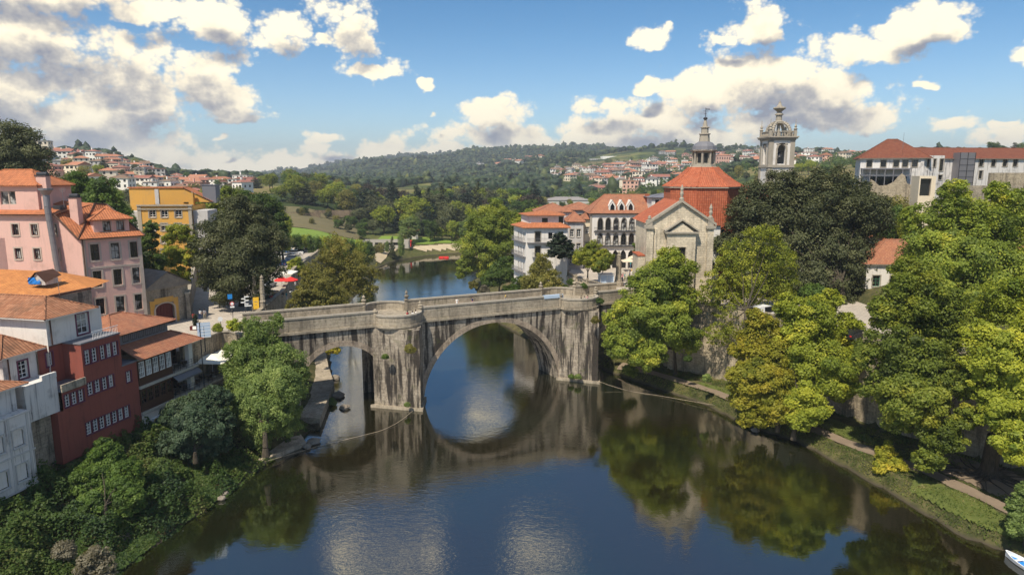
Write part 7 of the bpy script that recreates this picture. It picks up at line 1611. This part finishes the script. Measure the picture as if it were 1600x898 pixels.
for px, py, hh, lab in ((400, 487, 7.0, 'taller left stone obelisk pillar at the bridge end'), (412, 490, 6.6, 'right stone obelisk pillar with a carved body at the bridge end')):
    x, y = G(px, py, 12.8); root = thing('obelisk', lab, 'obelisk', (x, y, 12.8)); b = MB(); b.lathe((x, y, 12.8), [(.62, 0), (.62, .8), (.5, .9), (.48, 1.9), (.56, 2.0), (.56, 2.2), (.42, 2.35)], 8, rot=.3); b.build('pedestal', M['gstone'], root)
    b = MB(); b.lathe((x, y, 12.8), [(.42, 2.35), (.36, 3.4), (.42, 3.5), (.38, 4.5), (.30, hh-1.0), (.36, hh-.9), (.2, hh-.75), (.32, hh-.5), (.12, hh-.15), (.03, hh)], 8, rot=.3); b.build('shaft', M['gstone'], root)
x, y = G(966, 447, ZR); root = thing('obelisk', 'dark stone pillar standing between the square trees and the crowd', 'obelisk', (x, y, ZR)); b = MB(); b.lathe((x, y, ZR), [(1.1, 0), (1.1, .9), (.8, 1.0), (.62, 2.2), (.55, 4.5), (.42, 6.2), (.5, 6.3), (.2, 6.6), (.3, 6.9), (.05, 7.3)], 8, rot=.3); b.build('shaft', M['gstone'], root)
x, y = G(938, 449, ZR); root = thing('glass_kiosk', 'square pale glass kiosk on the church square left of the dark pillar', 'kiosk', (x, y, ZR)); f = Fr(x, y, 1, .1); b = MB(); b.box(f, .05, 2.75, .05, 2.4, ZR, ZR+2.5); b.build('glazing', M['signpale'], root); b = MB()
for u in (0, 1.37, 2.74): b.box(f, u, u+.06, -.01, .05, ZR, ZR+2.55)
b.box(f, -.1, 2.9, -.1, 2.5, ZR+2.5, ZR+2.62); b.build('frame', M['wframe'], root)
# balustrade along the terrace beyond the bridge
root = thing('balustrade', 'sloping stone balustrade edging the square beyond the right end of the bridge', 'balustrade', (14, 145, ZR)); bl = [(12.6, 151), (13.6, 144.2), (15.5, 138.7), (19.2, 133)]; b = MB(); c = MB()
for (x0, y0), (x1, y1) in zip(bl, bl[1:]):
    f = Fr(x0, y0, x1-x0, y1-y0); L = math.hypot(x1-x0, y1-y0); c.box(f, 0, L, -.15, .15, ZR+1.0, ZR+1.18); c.box(f, 0, L, -.18, .18, ZR, ZR+.18); c.box(f, -.2, .2, -.22, .22, ZR, ZR+1.5)
    for i in range(int(L/.4)): p = f(.35+i*.4, 0, 0); b.lathe((p[0], p[1], ZR+.18), [(.08, 0), (.12, .25), (.05, .55), (.08, .82)], 6)
b.build('balusters', M['bstone2'], root); c.build('rail', M['bstone2'], root)
x, y = G(306, 515, 12.8); root = thing('conifer_planter', 'small conifer in a dark red tub with a white notice on the plaza', 'planter', (x, y, 12.8)); f = Fr(x, y); b = MB(); b.box(f, -.7, .7, -.45, .45, 12.8, 13.4); b.build('tub', M['door'], root); b = MB(); b.box(f, -.25, .3, -.5, -.46, 12.95, 13.45); b.build('notice', M['signwhite'], root)
me = leaf_mesh('foliage', [(0, 0, .9, .42), (0, 0, 1.3, .34), (0, 0, 1.75, .24), (0, 0, 2.15, .14)], 2500, .12, M['conifer'], 71); o = bpy.data.objects.new('foliage', me); C.objects.link(o); o.parent = root
p = fb_at(850, -.12); q = fb_at(880, -.12); b = MB(); f = Fr(p[0], p[1], q[0]-p[0], q[1]-p[1]); L = math.hypot(q[0]-p[0], q[1]-p[1]); b.box(f, 0, L, -.03, .0, 14.75, 15.25); b.box(f, 0, L, -.03, .55, 15.25, 15.29); tag(b.build('banner_cloth', M['signpale']), 'pale blue cloth hung over the bridge parapet left of the right refuge', 'cloth')

# ------------------------------------------------------------------ vehicles
PAINT = {k: mat(k+'_car_paint', v, .3, .6) for k, v in dict(white=(.75, .75, .74), silver=(.42, .43, .45), black=(.02, .02, .022), blue=(.05, .10, .25), red=(.40, .03, .03), grey=(.18, .18, .19)).items()}
def car_proto(van=False):
    root = thing('parked_van' if van else 'parked_car', 'x', 'van' if van else 'car'); L, W_, h = (2.3, .95, 2.0) if van else (2.1, .86, 1.45)
    def loft(prof, w, ins): 
        b = MB(); n = len(prof)
        for i in range(n):
            a, c = prof[i], prof[(i+1) % n]; wa, wc = w(a), w(c)
            b.poly([(a[0], -wa, a[1]), (c[0], -wc, c[1]), (c[0], wc, c[1]), (a[0], wa, a[1])][::-1])
        b.poly([(p[0], -w(p), p[1]) for p in prof][::1]); b.poly([(p[0], w(p), p[1]) for p in prof][::-1]); return b
    body = [(-L, .3), (L, .3), (L+.05, .55), (L-.05, .8), (L-.85, .92), (-L+.1, .95), (-L-.02, .6)]
    loft(body, lambda p: W_ if .4 < p[1] < .85 else W_-.06, 0).build('body', PAINT['white'], root)
    cab = [(L-1.0, .92), (L-1.55, h-.03), (-L+.75, h), (-L+.2, .95)] if not van else [(L-.5, .92), (L-1.1, h-.03), (-L+.1, h), (-L+.05, .95)]
    loft(cab, lambda p: W_-.08 if p[1] < 1 else W_-.2, 0).build('windows', M['glass'], root)
    roof = [(L-1.5, h-.06), (L-1.6, h+.02), (-L+.8, h+.03), (-L+.7, h-.04)] if not van else [(L-1.0, h-.1), (L-1.15, h+.02), (-L+.1, h+.03), (-L+.08, 1.0), (-L+1.8, 1.0), (-L+1.9, h-.1)]
    loft(roof, lambda p: W_-.17 if not van else (W_-.04 if p[1] < 1.2 else W_-.17), 0).build('roof', PAINT['white'], root)
    for sx in (-1, 1):
        for sy in (-1, 1): b = MB(); b.tube((sx*(L-.75), sy*(W_-.12), .32), (sx*(L-.75), sy*(W_+.02), .32), .32, .32, 14); o = b.build('wheel', M['tyre'], root); b = MB(); b.tube((sx*(L-.75), sy*(W_+.02), .32), (sx*(L-.75), sy*(W_+.035), .32), .19, .19, 12); b.build('rim', M['zinc'], o)
    for sy in (-1, 1):
        b = MB(); b.box(Fr(0, 0), L-.02, L+.07, sy*.6-.16, sy*.6+.16, .62, .76); b.build('headlight', M['wframe'], root); b = MB(); b.box(Fr(0, 0), -L-.05, -L+.03, sy*.62-.13, sy*.62+.13, .66, .8); b.build('tail_light', M['redc'], root)
    return root
CARP = {False: car_proto(), True: car_proto(True)}; CU = {False: 0, True: 0}
def car(x, y, z, rot, paint, label, van=False, group=None):
    o = CARP[van] if not CU[van] else dup(CARP[van], (x, y, z), rot, label, group)
    CU[van] = 1; o.location = (x, y, z); o.rotation_euler = (0, 0, rot); o['label'] = label
    if group: o['group'] = group
    for c in o.children:
        if c.name.split('.')[0] in ('body', 'roof'): setmat(c, 0, PAINT[paint])
for px, py, p_, r, lab, v in ((428, 466, 'black', 1.3, 'black car parked between the dark plaza tree and the red parasols', 0), (420, 449, 'silver', 1.5, 'silver car behind the black one near the red parasols', 0), (1190, 497, 'white', .6, 'white van on the street behind the loose yellow-green tree', 1), (1340, 530, 'black', .4, 'dark car glimpsed between the riverside tree crowns', 0),
    (462, 398, 'white', .2, 'first white car in the upstream parking area', 0), (452, 396, 'blue', .2, 'blue car next to the first white one in the parking area', 0), (458, 407, 'silver', .3, 'silver car nearest the river in the parking row', 0), (446, 404, 'white', .3, 'white car at the left of the parking row', 0), (472, 392, 'black', .1, 'black car at the right of the parking area', 0), (486, 391, 'grey', .1, 'grey car under the row of small trees', 0), (441, 388, 'red', .3, 'red car at the far end of the parking area', 0), (450, 415, 'blue', 1.2, 'dark blue car on the road toward the plaza', 0), (500, 391, 'white', .1, 'white car farthest right under the small trees', 0),
    (592, 392, 'silver', .1, 'silver car beside the flat-roofed pavilion', 0), (604, 392, 'white', .1, 'white car right of the silver one at the pavilion', 0), (470, 396, 'grey', .2, 'grey car between the white and the black one in the parking area', 0)):
    if px in (1190, 1340): z = ZR; x, y = G(px, py, z)
    elif px < 430: z = 12.8; x, y = G(px, py, z)
    else:
        z = 12.5
        for _ in range(8): x, y = G(px, py, z); z = max(hz(x, y)+.02, 1)
        if y > 340 or z > 16: continue
    car(x, y, z+.02, r, PAINT and p_, lab, bool(v))
# boat
def boat():
    x, y = G(1571, 868); x2, y2 = G(1612, 893); f = Fr(x, y, x2-x, y2-y); root = thing('rowing_boat', 'white rowing boat with blue inside moored at the lower right bank', 'boat', (x, y, 0)); L = 4.6; b = MB(); inn = MB()
    def sec(t): w = .68*math.sin(math.pi*min(1, .12+t*.95))**.6 if t < .93 else .68*.55; w = .66*(1-(abs(t-.55)/.56)**2.4) if t < .55 else .66*(1-.25*((t-.55)/.45)**2); return max(w, .02), .42+.18*(1-t)**2
    N = 12; rows = []
    for i in range(N+1):
        t = i/N; w, h = sec(t); u = t*L; rows.append([f(u, -w, h), f(u, -w*.75, .08), f(u, 0, -.12+.1*(1-t)), f(u, w*.75, .08), f(u, w, h)])
    for r0, r1 in zip(rows, rows[1:]):
        for k in range(4): b.poly([r0[k], r1[k], r1[k+1], r0[k+1]])
    b.poly(rows[-1]); b.build('hull', M['wframe'], root); q = MB()
    for r0, r1 in zip(rows, rows[1:]): q.poly([tuple(Vector(r0[1]).lerp(Vector(r0[0]), .3)), tuple(Vector(r1[1]).lerp(Vector(r1[0]), .3)), tuple(Vector(r1[3]).lerp(Vector(r1[4]), .3)), tuple(Vector(r0[3]).lerp(Vector(r0[4]), .3))][::-1])
    q.build('floor', M['signblue'], root); q = MB()
    for r0, r1 in zip(rows, rows[1:]): q.tube(r0[0], r1[0], .04, n=5); q.tube(r0[4], r1[4], .04, n=5)
    q.build('gunwale', M['signwhite'], root)
    for t in (.3, .55, .8): w, h = sec(t); q = MB(); q.box(f, t*L-.12, t*L+.12, -w*.93, w*.93, h-.14, h-.1); q.build('bench', M['signwhite'], root)
boat()
x, y = G(693, 403, 0); b = MB(); b.box(Fr(x, y), -2, 0, -.5, .5, -.1, .5); b.box(Fr(x, y), .3, 2.2, -.5, .5, -.1, .5); b.box(Fr(x, y), -1.8, 2, -.4, .4, .5, .62); tag(b.build('pedal_boat', M['redc']), 'small red pedal boat moored at the distant beach', 'boat')
def rope(pts, r, label):
    b = MB(); g = random.Random(2); P_ = []
    for (a, c) in zip(pts, pts[1:]):
        n = 26
        for i in range(n): t = i/n; P_.append((a[0]+(c[0]-a[0])*t+g.uniform(-.03, .03), a[1]+(c[1]-a[1])*t+g.uniform(-.03, .03), a[2]+(c[2]-a[2])*t-math.sin(t*math.pi)*.35*(1 if a[2]+c[2] > .8 else 0)+.02))
    P_.append(pts[-1])
    for p, q in zip(P_, P_[1:]): b.tube(p, q, r, r, 5, cap=False)
    tag(b.build('rope', M['ropem']), label, 'rope')
M['ropem'] = mat('pale_rope', (.36, .29, .21), .9)
rope([(*G(385, 737), .6), (*G(500, 697), .08), (*G(592, 675), .1), (*G(645, 652), 1.0)], .03, 'pale rope strung low over the water from the left bank to the left pier')
rope([(*G(934, 604), 1.0), (*G(1020, 617), .06), (*G(1130, 640), .5)], .03, 'pale rope running from the right pier to the riverside path')
# rocks
def rock(x, y, z, r, seed, label, group=None):
    g = np.random.default_rng(seed); n = 9; b = MB(); prof = [(.35, -.4), (.9, -.15), (1, .15), (.75, .45), (.3, .6)]; b.lathe((x, y, z), [(a*r, c*r) for a, c in prof], n)
    b.v = [(p[0]+g.normal()*.10*r, p[1]+g.normal()*.10*r, p[2]+g.normal()*.07*r) for p in b.v]; tag(b.build('rock', M['rock'], smooth=False), label, 'rock', group)
for i, (px, py, r, lab) in enumerate(((388, 735, .8, 'largest boulder at the rope end on the left bank'), (398, 730, .55, 'boulder right of the largest one at the rope end'), (380, 741, .5, 'boulder left of the largest one at the rope end'), (346, 778, .5, 'pale stone in shallow water on the left bank'), (352, 770, .4, 'second pale stone just above the first in shallow water'), (490, 690, .9, 'flat rock beyond the end of the ledge'), (480, 697, .6, 'small rock beyond the end of the ledge'), (528, 618, 1.1, 'dark rock off the stone quay corner'), (538, 636, .8, 'low rock under the left arch'), (524, 590, .9, 'mossy rock beside the quay under the arch'), (190, 850, 1.2, 'brown rock showing through the bottom left thicket'), (205, 838, .9, 'smaller brown rock at the bottom left thicket'), (1300, 712, .5, 'stone on the water edge by the bluish bush'), (1420, 765, .5, 'stone at the head of the riverside lawn'), (1180, 672, .6, 'stone below the golden tree'), (1158, 660, .5, 'stone left of the golden tree'), (560, 478, .6, 'stone on the upstream left bank'))):
    x, y = G(px, py, .2); rock(x, y, .15 if i not in (10, 11) else .8, r, i, lab)
# exposed roots of the thick tree
rt = [o for o in C.objects if o.get('label', '').startswith('big yellow-green tree')][0]; b = MB(); g = random.Random(6); bx, by, bz = rt.location
for i in range(34):
    a = g.uniform(1.9, 6.4); p = Vector((bx+.6*math.cos(a), by+.6*math.sin(a), bz+.5)); r = g.uniform(.10, .2)
    for k in range(6): a += g.uniform(-.4, .4); q = Vector((p.x+.75*math.cos(a), p.y+.75*math.sin(a), 0)); q.z = hz(q.x, q.y)+.06+g.uniform(-.02, .10); b.tube(p, q, r, r*.75, 5, cap=False); r *= .75; p = q
b.build('roots', M['bark'], rt)

# ------------------------------------------------------------------ air
def haze():
    m = bpy.data.materials.new('haze'); m.use_nodes = True; t = NT(m.node_tree); t.n.clear(); o = t.add('ShaderNodeOutputMaterial'); v = t.add('ShaderNodeVolumePrincipled')
    v.inputs['Color'].default_value = (.86, .92, 1, 1); v.inputs['Density'].default_value = .00019; v.inputs['Anisotropy'].default_value = .2; t.link(v.outputs[0], o.inputs['Volume'])
    b = MB(); b.box(W0, -4520, 4520, -4900, 5080, -4.5, 235); tag(b.build('haze', m), 'thin blue air between the camera and the hills', 'haze', kind='stuff')
haze()
# ------------------------------------------------------------------ labels that single out each of a shared kind
def single_out():
    from collections import defaultdict
    N_ = ['leftmost', 'second', 'third', 'fourth', 'fifth', 'sixth', 'seventh', 'eighth', 'ninth', 'tenth', 'eleventh', 'twelfth', 'thirteenth', 'fourteenth', 'fifteenth', 'sixteenth', 'seventeenth', 'eighteenth', 'nineteenth', 'twentieth']
    dd = defaultdict(list)
    for o in C.objects:
        if o.get('category') and o.get('label') and o.parent is None: dd[o['label']].append(o)
    for lab, L in dd.items():
        if 1 < len(L) <= 20 and len(lab.split()) <= 13:
            L.sort(key=lambda o: o.location.x/max(1, o.location.y))
            for i, o in enumerate(L): o['label'] = lab+(', leftmost of them' if i == 0 else (', rightmost of them' if i == len(L)-1 else f', {N_[i]} from the left'))
single_out()
